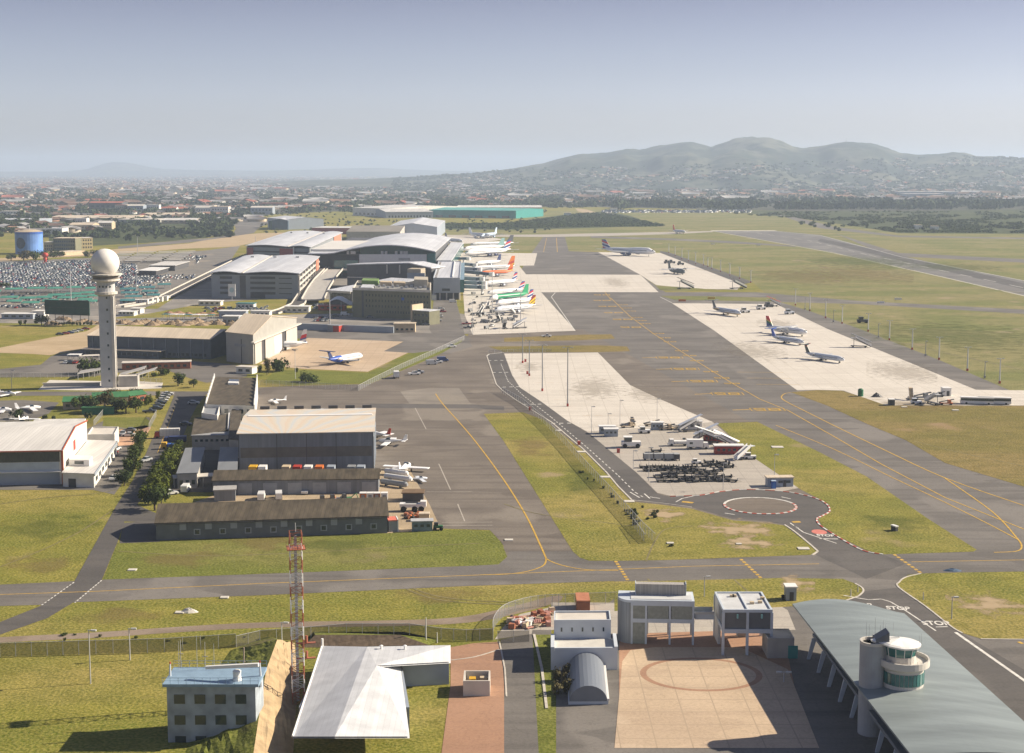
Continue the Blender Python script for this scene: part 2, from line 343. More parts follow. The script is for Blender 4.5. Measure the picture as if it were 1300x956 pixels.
sheet('suburb_ground', [(-900,292),(-300,292),(0,291),(70,300),(130,296),(260,290),(345,272),(480,266),(640,262),(760,263),(960,267),(1100,270),(1300,274),(2200,276),(2200,221),(-900,221)], 0.02, SUBG)
sheet('airfield_grass', [(470,290),(640,286),(700,268),(760,266),(900,268),(1000,272),(1080,285),(1300,292),(2000,294),(2000,520),(1420,515),(1285,497),(1090,417),(985,384),(955,358),(838,319),(722,319),(600,320),(480,300)], 0.012, GR_FAR)
sheet('scrub_ground', [(900,266),(1000,268),(1150,268),(1300,266),(1900,266),(1900,298),(1300,297),(1140,296),(1090,288),(1020,278)], 0.03, SCRUB)
sheet('bush_ground', [(560,285),(640,284),(720,272),(770,268),(800,274),(828,284),(836,287),(790,288),(700,291),(640,292),(560,291)], 0.03, SCRUB)
# asphalt
sheet('taxiway_apron', [(690,300),(717,300),(722,319),(760,320),(813,349),(845,371),(960,371),(1090,382),(1300,393),(1500,402),(1500,408),(1300,398.5),(1090,386),(990,383.5),(1028,395),(1090,417),(1190,456),(1285,497),(1420,545),(1420,728),(1500,1000),(1500,1200),(600,1200),(600,900),(780,760),(780,700),(650,420),(687,371),(660,345),(675,321)], 0.020, ASPH)
sheet('hangar_apron', [(326,492),(372,490),(470,487.5),(540,458),(590,431),(600,418),(740,418),(960,540),(1060,640),(1130,715),(560,745),(560,700),(640,694),(636,688),(622,673),(560,671),(490,650),(470,640),(470,522),(326,522)], 0.026, ASPH2)
band_t = [(-150,747),(0,742.4),(94,738),(131,736),(340,728.5),(600,718.5),(633,716.6),(644,707),(646,700),(727,700),(736,708),(747.7,712),(840,711.4),(881,710),(1036,705),(1121,704),(1244,700.5),(1420,696)]
band_b = [(1420,722),(1300,725.4),(1169,728),(1090,733),(992,733),(840,737),(780,737.7),(600,743.8),(340,755.5),(97,764.6),(52,768),(0,769.5),(-150,776)]
sheet('taxiway', band_t + band_b, 0.032, ASPH)
sheet('service_road', [(618,452),(622,449.5),(639,447.5),(650,476),(660,492),(690,512),(720,534),(750,552),(808,600),(834.6,627),(851,631),(888,629.5),(913,625),(948,622),(994,624.6),(1020,629),(1040,635),(1051,642),(1053,649.5),(1044,655),(1037,659),(1041,667),(1063,681.5),(1100,700),(1121,704),(1150,716),(1100,735),(1036,705),(1036,698),(996,666.5),(971,661.5),(931,659),(878,644),(840,639),(802,635),(785,618),(770,600),(740,570),(700,536),(655,508),(638,496),(630,488)], 0.040, ASPH_D)
sheet('front_road', [(1096,751),(1140,746),(1208,796),(1224,806),(1330,868),(1480,960),(1480,1200),(1150,1200),(1150,900),(1080,790),(1060,768),(1090,757)], 0.046, ASPH_D)
sheet('left_road', [(-150,808),(0,790),(50,770),(94,739),(131,672),(149,640),(167.5,612),(183,581),(193,558),(203,546),(210,529),(217,512),(222,500),(222,497),(330,497),(330,500),(262,501),(250,515),(240,535),(230,560),(214,580),(203,597),(191,619),(174,641),(205,655),(200,664),(158,662),(149,689),(129.4,736),(91.5,766),(60,785),(0,806),(-150,842)], 0.046, ASPH_D)
sheet('access_road', [(-150,497.6),(222,497),(222,502),(-150,503)], 0.042, ASPH)
sheet('parking_ground', [(-150,480),(-50,474),(52,463),(65,452),(105,444),(130,450),(290,462),(300,464),(312,471),(314,478),(262,486),(240,480),(212,470),(135,474),(120,478),(0,479)], 0.036, ASPH)
sheet('sand_track', [(-150,455),(0,441.5),(73,427),(110,420.6),(127,411),(150,414),(140,440),(105,443),(63,451),(40.6,449.4),(0,448),(-150,466)], 0.044, SAND)
sheet('light_aircraft_apron', [(-150,512),(30,508),(75,511),(62,525),(40,534),(-150,540)], 0.036, ASPH)
sheet('forecourt', [(130,405),(190,398),(260,385),(330,380),(560,380),(600,340),(560,318),(500,330),(300,345),(262,352),(200,392),(130,392),(-150,392),(-150,408),(60,411),(140,413),(300,410),(376,420),(420,424),(600,424),(600,400),(560,395)], 0.030, paved_mat('forecourt_paving', (0.20, 0.185, 0.165), (0.29, 0.265, 0.235), (0.13, 0.12, 0.11), (0.36, 0.32, 0.27)))
sheet('hangar_forecourt', [(360,418),(470,420),(590,425),(600,440),(566,450),(518,448),(487,446),(512,434),(391,429),(366,431)], 0.038, ASPH)
sheet('jet_apron', [(391,429),(512,433.8),(487,446),(518,448),(467,472),(380,468),(345,464),(330,462),(352,448),(375,436)], 0.044, CONC_T)
sheet('pier_road', [(551,378),(578,378),(584,400),(590,425),(600,432),(556,436),(545,418),(549,395)], 0.041, ASPH)
sheet('car_park_ground', [(-300,334),(0,332),(150,326),(262,318),(305,312),(290,335),(235,372),(180,392),(-300,398)], 0.034, paved_mat('car_park_floor', (0.15, 0.14, 0.13), (0.20, 0.185, 0.165), (0.24, 0.215, 0.18), (0.28, 0.24, 0.19)))
sheet('sand_verge', [(-300,341),(0,332),(60,327.5),(130,324),(230,316),(300,313),(345,303),(372,295),(330,296),(285,300),(240,309),(150,316),(80,322),(0,328),(-300,333)], 0.046, SAND)
sheet('highway', [(150,313),(200,308),(240,304),(270,302),(296,296),(300,290),(296,284),(285,279),(320,278),(350,280),(342,284),(330,288),(322,296),(290,301),(240,308),(150,316)], 0.048, ASPH)
# concrete stands
sheet('centre_stand', [(640,449),(759,447.6),(800,489),(836,506),(905,536),(860,540),(745,548),(720,534),(690,512),(660,492),(650,476)], 0.044, CONC)
sheet('equipment_stand', [(745,548),(860,540),(905,536),(958,582),(1017,619),(995,623.6),(948,621),(913,623.8),(888,628),(851,629.5),(834.6,626),(808,600)], 0.044, CONC_G)
sheet('cross_stand', [(667,348.3),(813,348.9),(836,371),(687,371)], 0.044, CONC)
sheet('terminal_stand', [(560,319),(600,321),(682,321.5),(678,337),(659,337.4),(668,348.5),(687,371),(731,420),(600,425),(590,400),(585,330)], 0.038, CONC)
sheet('east_stand', [(759,320),(838,321),(942,361),(936,368),(880,366.5),(833,362),(813,348.9)], 0.046, CONC)
sheet('east_stand_road', [(838,318.6),(850,320.6),(956,358),(942,361.2),(838,320.8)], 0.040, ASPH_D)
sheet('south_stand', [(853,385),(985,386),(1050,417.5),(1239,495),(1420,497),(1420,515),(1123,514.6),(1071,496),(1037,495),(1012,495.6),(907,420)], 0.046, CONC)
sheet('far_stand', [(500,304),(610,299),(640,304),(600,309),(500,312)], 0.030, CONC)
# runway and far taxiways
sheet('runway', [(905,293.2),(985,293.2),(1042,298.5),(1145,326),(1300,356),(1700,432),(1700,470),(1300,375),(1200,352),(1060,321),(1005,311)], 0.034, paved_mat('runway_asphalt', (0.16, 0.15, 0.14), (0.20, 0.19, 0.175), (0.10, 0.095, 0.09), (0.22, 0.21, 0.19), rough=0.7))
line('runway_edge_line', [(905,293.4),(1005,311.5),(1060,321.5),(1200,352.5),(1300,375.6),(1700,471)], 1.4, 0.05, W_PAINT)
line('runway_side_line', [(985,293.4),(1042,299),(1145,326.3),(1300,356.4),(1700,432.5)], 1.0, 0.05, W_PAINT)
line('runway_centre_line', [(945,293.4),(1025,305),(1103,323.8),(1300,365.5)], 0.9, 0.05, W_PAINT, dash=(30, 30))
line('runway_threshold', [(903,293.0),(985,293.0)], 22, 0.052, CONC)
sheet('rubber_marks', [(1042,303),(1103,315),(1200,337.5),(1300,360),(1600,426),(1600,436),(1300,367.5),(1200,344),(1103,321.5),(1038,306)], 0.046, paved_mat('rubbered_asphalt', (0.075, 0.071, 0.068), (0.10, 0.095, 0.09), (0.15, 0.14, 0.13), (0.085, 0.08, 0.076)))
sheet('far_taxiway', [(470,298),(600,298.4),(700,297.6),(760,296.2),(850,294.6),(905,293.3),(905,294.6),(850,297.4),(760,299.8),(700,300.8),(600,300.6),(470,300)], 0.036, CONC_G)
sheet('diagonal_taxiway', [(750,299.6),(850,302.6),(930,306.2),(1010,312),(1010,313.4),(930,309),(850,305),(750,302)], 0.030, ASPH)
sheet('perimeter_track', [(772,269),(790,276),(826,282),(838,287),(830,287),(815,282.5),(780,277.5),(766,271)], 0.034, ASPH)
sheet('crossing_taxiway', [(1060,296),(1140,321),(1150,321.5),(1230,325.5),(1300,329),(1600,340),(1600,346),(1300,333.5),(1230,330),(1150,326),(1120,322)], 0.030, ASPH)
sheet('far_track', [(985,272),(1010,276),(1060,288),(1140,299),(1300,301.6),(1600,305),(1600,307),(1300,303.6),(1140,301),(1040,289.6)], 0.036, ASPH)
sheet('construction_sand', [(730,264.4),(745,266),(756,269.6),(744,270.4),(734,268.6)], 0.05, SAND)
# turf islands
sheet('turf_island', [(614,525.5),(664,523.5),(690,533),(740,572),(770,602),(785,620),(802,637),(840,641),(878,646),(931,661),(971,663.5),(996,667.5),(1036,698),(1037,701),(1031,704.5),(881,710),(840,711.4),(780,712.2),(747.7,712),(736,708),(727,700),(690,641),(640,561)], 0.054, GR_NEAR)
sheet('turf_triangle', [(909.6,537.6),(961.5,535.6),(1040,574),(1100,605),(1180,660),(1240,698),(1236,700.5),(1190,702),(1121,704),(1100,699),(1065,681.5),(1043,667),(1039,659),(1045,655.6),(1055,650),(1053,641),(1042,634.5),(1017,622),(958,582)], 0.054, GR_NEAR)
sheet('turf_wedge', [(1004,498),(1037,495.4),(1069,496.2),(1100,506),(1125.6,515),(1500,515.5),(1500,690),(1300,618),(1200,588),(1150,559),(1100,538),(1050,515)], 0.054, GR_BROWN)
sheet('turf_bay', [(780,738.4),(840,737.6),(992,734),(1070,735),(1085.5,741),(1094,746),(1096,751),(1090,757),(1067,765),(1040,768),(940,774),(780,776)], 0.054, GR_NEAR)
sheet('turf_corner', smooth_px([(1300,725.8),(1169,728.4),(1150,733),(1142,739),(1141,746),(1175,770),(1208,796),(1222,804)], 4) + [(1245,811),(1300,811.8),(1500,812),(1500,721)], 0.060, GR_NEAR)
sheet('turf_strip', [(640,429),(700,426.5),(740,425),(776,424.5),(781,430),(735,432),(640,434)], 0.054, GR_BROWN)
sheet('turf_strip', [(620,440),(700,439),(760,438.5),(796,440),(800,446),(760,447.2),(640,447)], 0.054, GR_BROWN)
sheet('turf_edge', [(832,362.3),(893.5,366.6),(864.6,370.8),(838,368.4)], 0.050, GR_FAR)
sheet('turf_ribbon', [(838,375.6),(900,376.2),(985,378),(985,383),(856,380.6)], 0.050, GR_FAR)
sheet('turf_apron_edge', [(334,486),(350,470),(385,470),(467,473.5),(520,449),(560,444),(588,430),(586,434),(560,449),(472,486),(372,489)], 0.050, GR_LUSH)
sheet('verge_grass', [(196,378),(228,364),(262,346),(268,350),(240,366),(212,381)], 0.056, GR_LUSH)
sheet('lawn', [(132,530),(185,530),(195,540),(180,545),(130,541)], 0.05, GR_LUSH)
sheet('lower_field', [(-150,777),(52,769),(97,765.6),(340,756.5),(600,744.8),(780,738.6),(780,765),(700,765),(640,775),(560,790),(300,806),(0,818),(-150,826)], 0.010, GR_NEAR)
sheet('shed_field', [(131,736),(150,689),(200,687),(495,677),(560,672.5),(622,674),(637,690),(644,707),(633,716.6),(600,718.4),(340,728.4)], 0.034, GR_LUSH)
sheet('dirt_track', smooth_px([(-150,818),(0,809),(120,803),(240,795),(340,790),(480,788),(580,784),(650,770),(700,757),(715,757)], 3) + smooth_px([(712,763),(670,776),(600,790),(500,795),(340,797),(240,802),(120,810),(0,816),(-150,826)], 3), 0.030, paved_mat('dirt_road', (0.20, 0.155, 0.115), (0.25, 0.195, 0.145), (0.16, 0.125, 0.09), (0.28, 0.22, 0.17)))
DIRT = decal_mat('bare_soil', (0.42, 0.32, 0.20), 0.9, 0.22)
DRYD = decal_mat('dry_patch', (0.25, 0.18, 0.08), 0.35, 0.12)
DARKD = decal_mat('oil_stain', (0.30, 0.26, 0.21), 0.28, 0.3)
GREEN_D = decal_mat('green_patch', (0.10, 0.13, 0.03), 0.35, 0.12)
for i, (x0, x1, y0, y1, mm) in enumerate([(806,875,640,668,DIRT),(868,1005,655,690,DIRT),(900,1000,676,704,DIRT),(984,1035,725,760,DIRT),(1200,1300,745,790,DIRT),(255,420,655,715,DRYD),(150,330,690,730,DRYD),(630,720,545,590,DRYD),
        (700,770,580,650,GREEN_D),(340,520,680,712,GREEN_D),(0,130,640,700,GREEN_D),(0,120,700,735,DRYD),(1080,1240,500,530,DRYD),(1010,1160,330,372,DRYD),(940,1080,335,372,DRYD),(1080,1300,395,470,GREEN_D),(1000,1160,318,350,GREEN_D),
        (420,700,745,775,DRYD),(60,260,765,800,DRYD),(1080,1180,640,690,GREEN_D),(640,700,455,478,DARKD),(960,1010,400,425,DARKD),(1100,1190,450,500,DARKD),(900,1000,425,470,DARKD),(700,800,470,520,DARKD),(780,860,480,520,DARKD),(760,800,348,371,DARKD),(400,470,448,468,DARKD),(1130,1280,330,350,GREEN_D)]):
    sheet('ground_patch', [(x0,y1),(x1,y1),(x1,y0),(x0,y0)], 0.064+0.001*(i % 5), mm)
# kerbs and painted lines
KERB = mat('kerb_concrete', (0.50, 0.46, 0.40), 0.8, 0.15)
line('kerb', [(618,452),(630,488),(638,496),(655,508),(700,536),(740,570),(770,600),(785,618),(802,635)], 0.5, 0.0, KERB, h=0.14)
line('kerb', [(802,635),(840,639),(878,644)], 0.3, 0.0, KERB, h=0.12)
line('kerb', [(996,666.5),(1010,676),(1036,698),(1037,701),(1031,704.8)], 0.5, 0.0, KERB, h=0.14, smooth=4)
def rw_kerb(name, px, sm=4, w=0.42, d=2.2):
    pts = [P(x, y) for x, y in smooth_px(px, sm)]; a = MB(); b = MB(); t = 0; k = 0
    for p, q in zip(pts, pts[1:]):
        L = (q-p).length; n = max(1, round(L/d))
        for i in range(n):
            u, v = p.lerp(q, i/n), p.lerp(q, (i+1)/n); dd = (v-u).normalized(); nn = Vector((-dd.y, dd.x, 0))*w/2
            m_ = a if k % 2 else b; k += 1
            m_.hexa([(r.x, r.y, 0.0) for r in (u-nn, v-nn, v+nn, u+nn)] + [(r.x, r.y, 0.16) for r in (u-nn, v-nn, v+nn, u+nn)])
    struct(a.build(name, W_PAINT, org=(pts[0].x, pts[0].y, 0))); struct(b.build(name, RED_P, org=(pts[0].x, pts[0].y, 0)))
rw_kerb('striped_kerb', [(851,630.5),(888,629.2),(913,624.6),(948,621.8),(994,624.2),(1020,628.6),(1040,634.6),(1051,642),(1053,649.5),(1044,655),(1037,659),(1041,667),(1063,681.5),(1095,699),(1121,704)])
cpt = P(965, 642.3); rr = (P(1010, 642.3) - P(920, 642.3)).length/2
mr_, mw_ = MB(), MB()
for i in range(48):
    a0, a1 = 2*math.pi*i/48, 2*math.pi*(i+1)/48; q = []
    for z in (0.0, 0.17):
        for a_, r_ in ((a0, rr-0.35), (a0, rr+0.35), (a1, rr+0.35), (a1, rr-0.35)): q.append((cpt.x+r_*math.cos(a_), cpt.y+r_*math.sin(a_), z))
    (mr_ if (i % 2 and math.sin(a0) < 0.3) else mw_).hexa(q)
struct(mw_.build('roundabout_kerb', W_PAINT, org=cpt)); struct(mr_.build('roundabout_kerb', RED_P, org=cpt))
ci = MB(); ci.prism([(cpt.x+(rr-0.4)*math.cos(2*math.pi*i/48), cpt.y+(rr-0.4)*math.sin(2*math.pi*i/48)) for i in range(48)], 0.02, 0.12)
struct(ci.build('roundabout_island', paved_mat('island_asphalt', (0.15, 0.125, 0.10), (0.18, 0.15, 0.12), (0.12, 0.10, 0.08), (0.2, 0.165, 0.13)), org=cpt))
line('road_arrow_triangle', [(866,637),(880,638.5)], 1.6, 0.056, Y_PAINT); line('road_arrow_triangle', [(1006,663),(1016,662.5)], 1.6, 0.056, Y_PAINT)
line('service_road_centre', [(636,462),(645,484),(664,502),(700,530),(745,568),(785,604),(806,625),(816,631)], 0.35, 0.056, W_PAINT, dash=(2.4, 2.4))
for yy, xa, xb in ((457.8,620,668),(473,625,678),(491.6,638,662),(513.4,664,725),(537.6,700,752)):
    line('stop_bar', [(xa, yy), (xb, yy-0.6)], 1.1, 0.058, W_PAINT, dash=(1.5, 1.5))
line('roundabout_line', [(858,637.5),(866,633),(880,630)], 0.35, 0.056, W_PAINT)
line('lane_line', [(1003,664),(1020,676),(1062,690)], 0.35, 0.056, W_PAINT); line('lane_line', [(1040,684),(1064,684.5)], 0.5, 0.056, W_PAINT)
for a_, b_ in (((818,627),(825,633)),((800,625),(812,632)),((825,631),(838,633)),((920,651.5),(933,653.5)),((992,631),(1004,633.5)),((1008,667.5),(1014,671))): line('lane_dash', [a_, b_], 0.4, 0.056, W_PAINT)
line('taxi_centre_line', [(-150,759),(0,755),(120,751),(330,741),(600,730.5),(785,723),(880,719),(1040,716)], 0.32, 0.050, Y_PAINT)
line('taxi_centre_line', [(1157,713.5),(1300,711),(1420,708)], 0.32, 0.050, Y_PAINT)
line('taxi_lead_line', [(553,500),(563,514),(600,556),(640,610),(668,655),(684,688),(692,706),(693.5,709.5)], 0.45, 0.062, Y_PAINT, smooth=4)
line('taxi_curve_line', [(693.5,709.5),(690,718),(672,725),(645,729),(610,730)], 0.40, 0.062, Y_PAINT, smooth=5)
line('taxi_curve_line', [(693.5,709.5),(702,714),(718,719),(745,723.5),(785,724.4)], 0.40, 0.062, Y_PAINT, smooth=5)
line('taxi_main_line', [(775,378),(800,402),(830,424),(880,456),(930,487),(965,507),(1000,521),(1060,555),(1120,590),(1200,632),(1300,672),(1400,705)], 0.45, 0.058, Y_PAINT)
line('taxi_main_line', [(768,371),(776,381)], 0.45, 0.058, Y_PAINT); line('taxi_main_line', [(694,302),(690,320)], 0.5, 0.05, Y_PAINT); line('taxi_main_line', [(706.5,302),(707.5,320)], 0.7, 0.05, Y_PAINT)
line('taxi_turn_line', [(1300,642),(1200,607),(1120,570),(1060,541),(1020,521),(1000,511),(992,505),(996,500),(1004,498.5)], 0.5, 0.06, Y_PAINT, smooth=4)
line('taxi_turn_line', [(1200,607.5),(1260,650),(1290,682),(1297,694),(1290,700),(1262,701.5)], 0.45, 0.062, Y_PAINT, smooth=5)
line('taxi_turn_line', [(985,540),(1060,571),(1130,605),(1200,638),(1260,668),(1292,685)], 0.40, 0.058, Y_PAINT, smooth=3)
for a_, b_ in (((781.5,712.5),(797,737)),((940.5,710),(967,735)),((1135,704),(1169,727.5)),((1293,815),(1330,832))):
    line('holding_line', [a_, b_], 0.8, 0.058, Y_PAINT, dash=(1.3, 0.9))
line('crossing_line', [(94,739.5),(53,768.5)], 0.3, 0.060, W_PAINT, dash=(1, 0.7)); line('crossing_line', [(129,737),(95,765.5)], 0.3, 0.060, W_PAINT, dash=(1, 0.7))
line('apron_edge_line', [(705,371.5),(700,377),(730,420)], 0.5, 0.058, W_PAINT)
line('stand_edge_line', [(853,384.5),(838,377)], 0.5, 0.058, W_PAINT)
line('kerb_line', [(618,452),(621,449.6),(640,447.6)], 0.7, 0.056, W_PAINT)
for a_, b_ in (((561,663.5),(625,663)),((556,667.5),(625,667)),((541,624.5),(600,624.5)),((527,518),(541,545)),((557,589),(572,622)),((581,640),(590,662))): line('parking_line', [a_, b_], 0.35, 0.056, CONC_G)
line('access_line', [(222,517),(212,545),(200,575)], 0.25, 0.056, Y_PAINT)
sheet('pale_slab', [(508,497),(547,492.5),(583,493),(598,513.5),(520,512.6)], 0.036, paved_mat('worn_slab', (0.21, 0.185, 0.155), (0.27, 0.24, 0.20), (0.16, 0.14, 0.12), (0.24, 0.21, 0.17)))
sheet('apron_seam', [(470,512.6),(600,513.6),(640,516),(640,521),(600,518.5),(470,518.3)], 0.038, ASPH_D)
line('white_edge_line', [(1071,756),(1102,761.5),(1130,764),(1188,801)], 0.35, 0.056, W_PAINT, smooth=3)
line('white_edge_line', [(1188,796.3),(1203,795.8)], 0.4, 0.06, W_PAINT); line('white_edge_line', [(1213,803),(1300,864),(1400,935)], 0.7, 0.06, W_PAINT)
line('kerb', smooth_px([(1090,757),(1096,751),(1094,746),(1085.5,741)], 4), 0.4, 0, KERB, h=0.12); line('kerb', smooth_px([(1169,728.4),(1150,733),(1142,739),(1141,746),(1175,770),(1208,796),(1222,804)], 4), 0.4, 0, KERB, h=0.12)
line('kerb', [(1067,765),(1090,757)], 0.4, 0, KERB, h=0.12); line('kerb', [(1245,811.5),(1300,812.2),(1420,812.6)], 0.4, 0, KERB, h=0.12)
# stand numbers and tail-code boxes painted on the taxiway: ring outlines and digit-like bars
yb = MB()
def glyph(x, y, s):
    c = P(x, y); k = s
    def bar(dx0, dy0, dx1, dy1, w=0.8):
        a, b = Vector((c.x+dx0*k, c.y+dy0*k, 0)), Vector((c.x+dx1*k, c.y+dy1*k, 0)); d = (b-a).normalized(); n = Vector((-d.y, d.x, 0))*w/2*k
        yb.add([(p.x, p.y, 0.060) for p in (a-n, b-n, b+n, a+n)], [(0,1,2,3)])
    bar(-5,-2,-1.6,-2); bar(-5,2,-1.6,2); bar(-5,0,-1.6,0); bar(-1.8,-2,-1.8,2); bar(-5,0,-5,2)
    bar(0,-2,3.4,-2); bar(0,2,3.4,2); bar(0,-2,0,2); bar(3.4,-2,3.4,2); bar(0.3,0,3.2,0)
    return bar
for x, y in ((766,374.5),(766,381.5),(773,389),(781,397),(792.5,405.5),(803,415.5)): glyph(x, y, 1.35)
for x, y in ((792,387),(797,391),(802,395),(810,403),(815,407),(820,411),(837,423.5),(845,429),(852,434),(867,445.5),(877,451.5),(886,458),(904,472),(918,480),(931,487)): glyph(x, y, 0.75)
for x, y in ((852,454),(872,468.5),(894,484),(926,500),(977,520)):
    b_ = glyph(x, y, 1.15); b_(-13, -1.2, -6.5, 0.2); b_(-6.5,-3,5,-3,0.35); b_(-6.5,3,5,3,0.35); b_(5,-3,5,3,0.35); b_(-6.5,-3,-6.5,3,0.35)
struct(yb.build('taxiway_stand_numbers', Y_PAINT, org=P(850,450)))
line('stand_bar', [(936,472.5),(995,473)], 0.4, 0.06, Y_PAINT); line('stand_bar', [(948,480),(1005,480.5)], 0.4, 0.06, Y_PAINT); line('stand_bar', [(960,488),(1015,488.5)], 0.4, 0.06, Y_PAINT)
line('stand_line', [(739,528),(790,527)], 0.35, 0.062, mat('faded_orange_paint', (0.5, 0.34, 0.18), 0.8, 0.2), dash=(3, 2)); line('stand_line', [(680,486),(710,486)], 0.3, 0.062, MATS['faded_orange_paint'], dash=(3, 2)); line('stand_line', [(703,507),(735,507)], 0.3, 0.062, MATS['faded_orange_paint'], dash=(3, 2))
def roadtext(txt, x, y, size, rz, m, stretch=1.6):
    cu = bpy.data.curves.new('road_text', 'FONT'); cu.body = txt; cu.size = 1; cu.align_x = 'CENTER'; cu.align_y = 'CENTER'; cu.offset = 0.03
    to = bpy.data.objects.new('t', cu); COL.objects.link(to)
    me = bpy.data.meshes.new_from_object(to.evaluated_get(bpy.context.evaluated_depsgraph_get())); bpy.data.objects.remove(to)
    me.materials.clear(); me.materials.append(m)
    o = bpy.data.objects.new('road_text', me); COL.objects.link(o); p = P(x, y); o.location = (p.x, p.y, 0.064); o.rotation_euler = (0, 0, rz); o.scale = (size, size*stretch, 1)
    return struct(o)
roadtext('STOP', 1092, 768, 2.1, R(-8), W_PAINT); roadtext('STOP', 1140, 772.5, 2.1, R(-8), W_PAINT); roadtext('STOP', 1188, 791.5, 2.4, R(-2), W_PAINT); roadtext('STOP', 1048, 680, 1.9, R(-5), W_PAINT)
cr = MB(); c = P(1040, 675.5)
cr.prism([(c.x+2.0*math.cos(a_*math.pi/8), c.y+2.6*math.sin(a_*math.pi/8)) for a_ in range(16)], 0.05, 0.062); struct(cr.build('painted_stop_disc', mat('faded_red_paint', (0.55, 0.18, 0.14), 0.7), org=c))
# helipad-like court in front of the framed buildings
sheet('court_paving', [(786,805),(960,800),(1000,830),(1010,880),(1010,940),(786,940),(786,815)], 0.056, BRICKP)
sheet('court_slab', [(790,840),(800,826),(830,822),(940,822),(1000,850),(1040,950),(780,950)], 0.062, CONC_T)
cc = P(890, 856); ring = MB(); r0 = (P(965,856)-P(818,856)).length/2
for i in range(40):
    a0, a1 = 2*math.pi*i/40, 2*math.pi*(i+1)/40
    ring.add([(cc.x+r_*math.cos(a_), cc.y+r_*0.8*math.sin(a_), 0.068) for a_, r_ in ((a0,r0-0.6),(a0,r0+0.6),(a1,r0+0.6),(a1,r0-0.6))], [(0,1,2,3)])
struct(ring.build('court_ring', BRICKP, org=cc))
sheet('rear_paving', [(700,765),(985,766),(1000,775),(1010,800),(786,806),(745,800),(700,790)], 0.050, CONC_G)
sheet('yard_paving', [(636,812),(675,805),(676,800),(700,800),(700,960),(640,960),(640,870)], 0.052, ASPH)
sheet('brick_path', [(572,822),(600,817),(634,815),(642,870),(642,960),(560,960),(572,870)], 0.050, BRICKP)
sheet('yard_verge', [(676,806),(706,806),(706,960),(684,960)], 0.056, GR_LUSH)
line('kerb', [(634,815),(641,850),(643,885)], 0.3, 0, KERB, h=0.15); line('kerb', [(678,806),(688,850),(694,900)], 0.5, 0, KERB, h=0.2); line('kerb', [(560,840),(600,835),(634,825)], 0.25, 0, KERB, h=0.15, smooth=4)
sheet('scrap_yard_ground', [(628,812),(640,795),(660,780),(700,771),(780,770),(780,790),(702,800),(676,805)], 0.046, CONC_G)
# yards near the sheds
sheet('shed_yard', [(205,655),(240,640),(275,628),(480,626),(478,598),(520,596),(545,640),(560,672),(492,677),(200,686)], 0.044, paved_mat('yard_concrete', (0.36, 0.28, 0.18), (0.42, 0.33, 0.22), (0.3, 0.23, 0.15), (0.4, 0.31, 0.21), (0.3, 0.23, 0.15), (3, 3)))
sheet('lorry_yard', [(275,628),(275,600),(480,594),(480,622)], 0.040, ASPH_D)
sheet('courtyard', [(255,560),(305,560),(305,625),(215,625),(225,600)], 0.050, ASPH_D)
sheet('white_hangar_yard', [(-150,622),(118,622),(145,628),(165,600),(165,560),(150,545),(190,540),(190,530),(140,530),(110,545),(-150,545)], 0.036, ASPH)
sheet('brick_yard', [(150,566),(150,546),(185,540),(192,543),(185,553),(168,565)], 0.050, mat('tan_brick_paving', (0.45, 0.27, 0.17), 0.9, 0.2, 0.5))
sheet('tower_yard', [(48,495),(63,482.5),(130,484),(152,484),(176,484),(207,486),(205,493),(130,496)], 0.056, CONL)
# ---- hills
def hills(name, ridge, Dn, Dr, Db, m, nx=220, ny=60, rough=1.0, power=1.25, seed=0.0):
    xs_ = [p[0] for p in ridge]; ys_ = [p[1] for p in ridge]; vs = []
    for j in range(ny):
        t = j/(ny-1); D = Dn + (Db-Dn)*t
        for i in range(nx):
            px = xs_[0] + (xs_[-1]-xs_[0])*i/(nx-1); ry = np.interp(px, xs_, ys_)
            top = PD(px, ry, Dr); X = top.x/Dr*D
            if D < Dr: s = (D-Dn)/(Dr-Dn); h = top.z * (s*s*(3-2*s))**power
            else: s = 1-(D-Dr)/(Db-Dr); h = top.z * (0.35+0.65*s) if s > 0 else 0
            n1 = noise.fractal(Vector((X*0.0022+seed, D*0.0012, seed)), 1.0, 2.0, 5); n2 = noise.ridged_multi_fractal(Vector((X*0.0014+seed, D*0.0006, 3.1)), 1.0, 2.0, 5, 1.0, 2.0)
            damp = 4*s*(1-s) if D < Dr else 0.3
            h += rough*damp*top.z*(0.20*n1 + 0.20*(n2-1.2))
            h += rough*top.z*0.035*noise.fractal(Vector((X*0.008, D*0.004, seed)), 0.8, 2.0, 4)
            vs.append((X, D, max(-3, h - 2)))
    mb = MB(); mb.add(vs, [(j*nx+i, j*nx+i+1, (j+1)*nx+i+1, (j+1)*nx+i) for j in range(ny-1) for i in range(nx-1)])
    return struct(mb.build(name, m, smooth=True))
HILLM, nt, b = nodes_mat('hillside', 0.95, 0.1)
v = N(nt, 'ShaderNodeNewGeometry').outputs['Position']
c = mix(nt, noise_fac(nt, v, 0.0025, 0.4, 0.6, 6), (0.03, 0.042, 0.03), (0.13, 0.13, 0.09)); c = mix(nt, noise_fac(nt, v, 0.012, 0.45, 0.65, 6), c, (0.025, 0.038, 0.02))
sp = noise_fac(nt, v, 0.03, 0.66, 0.72, 3); sz = N(nt, 'ShaderNodeSeparateXYZ'); nt.links.new(v, sz.inputs[0])
nt.links.new(c, b.inputs['Base Color'])
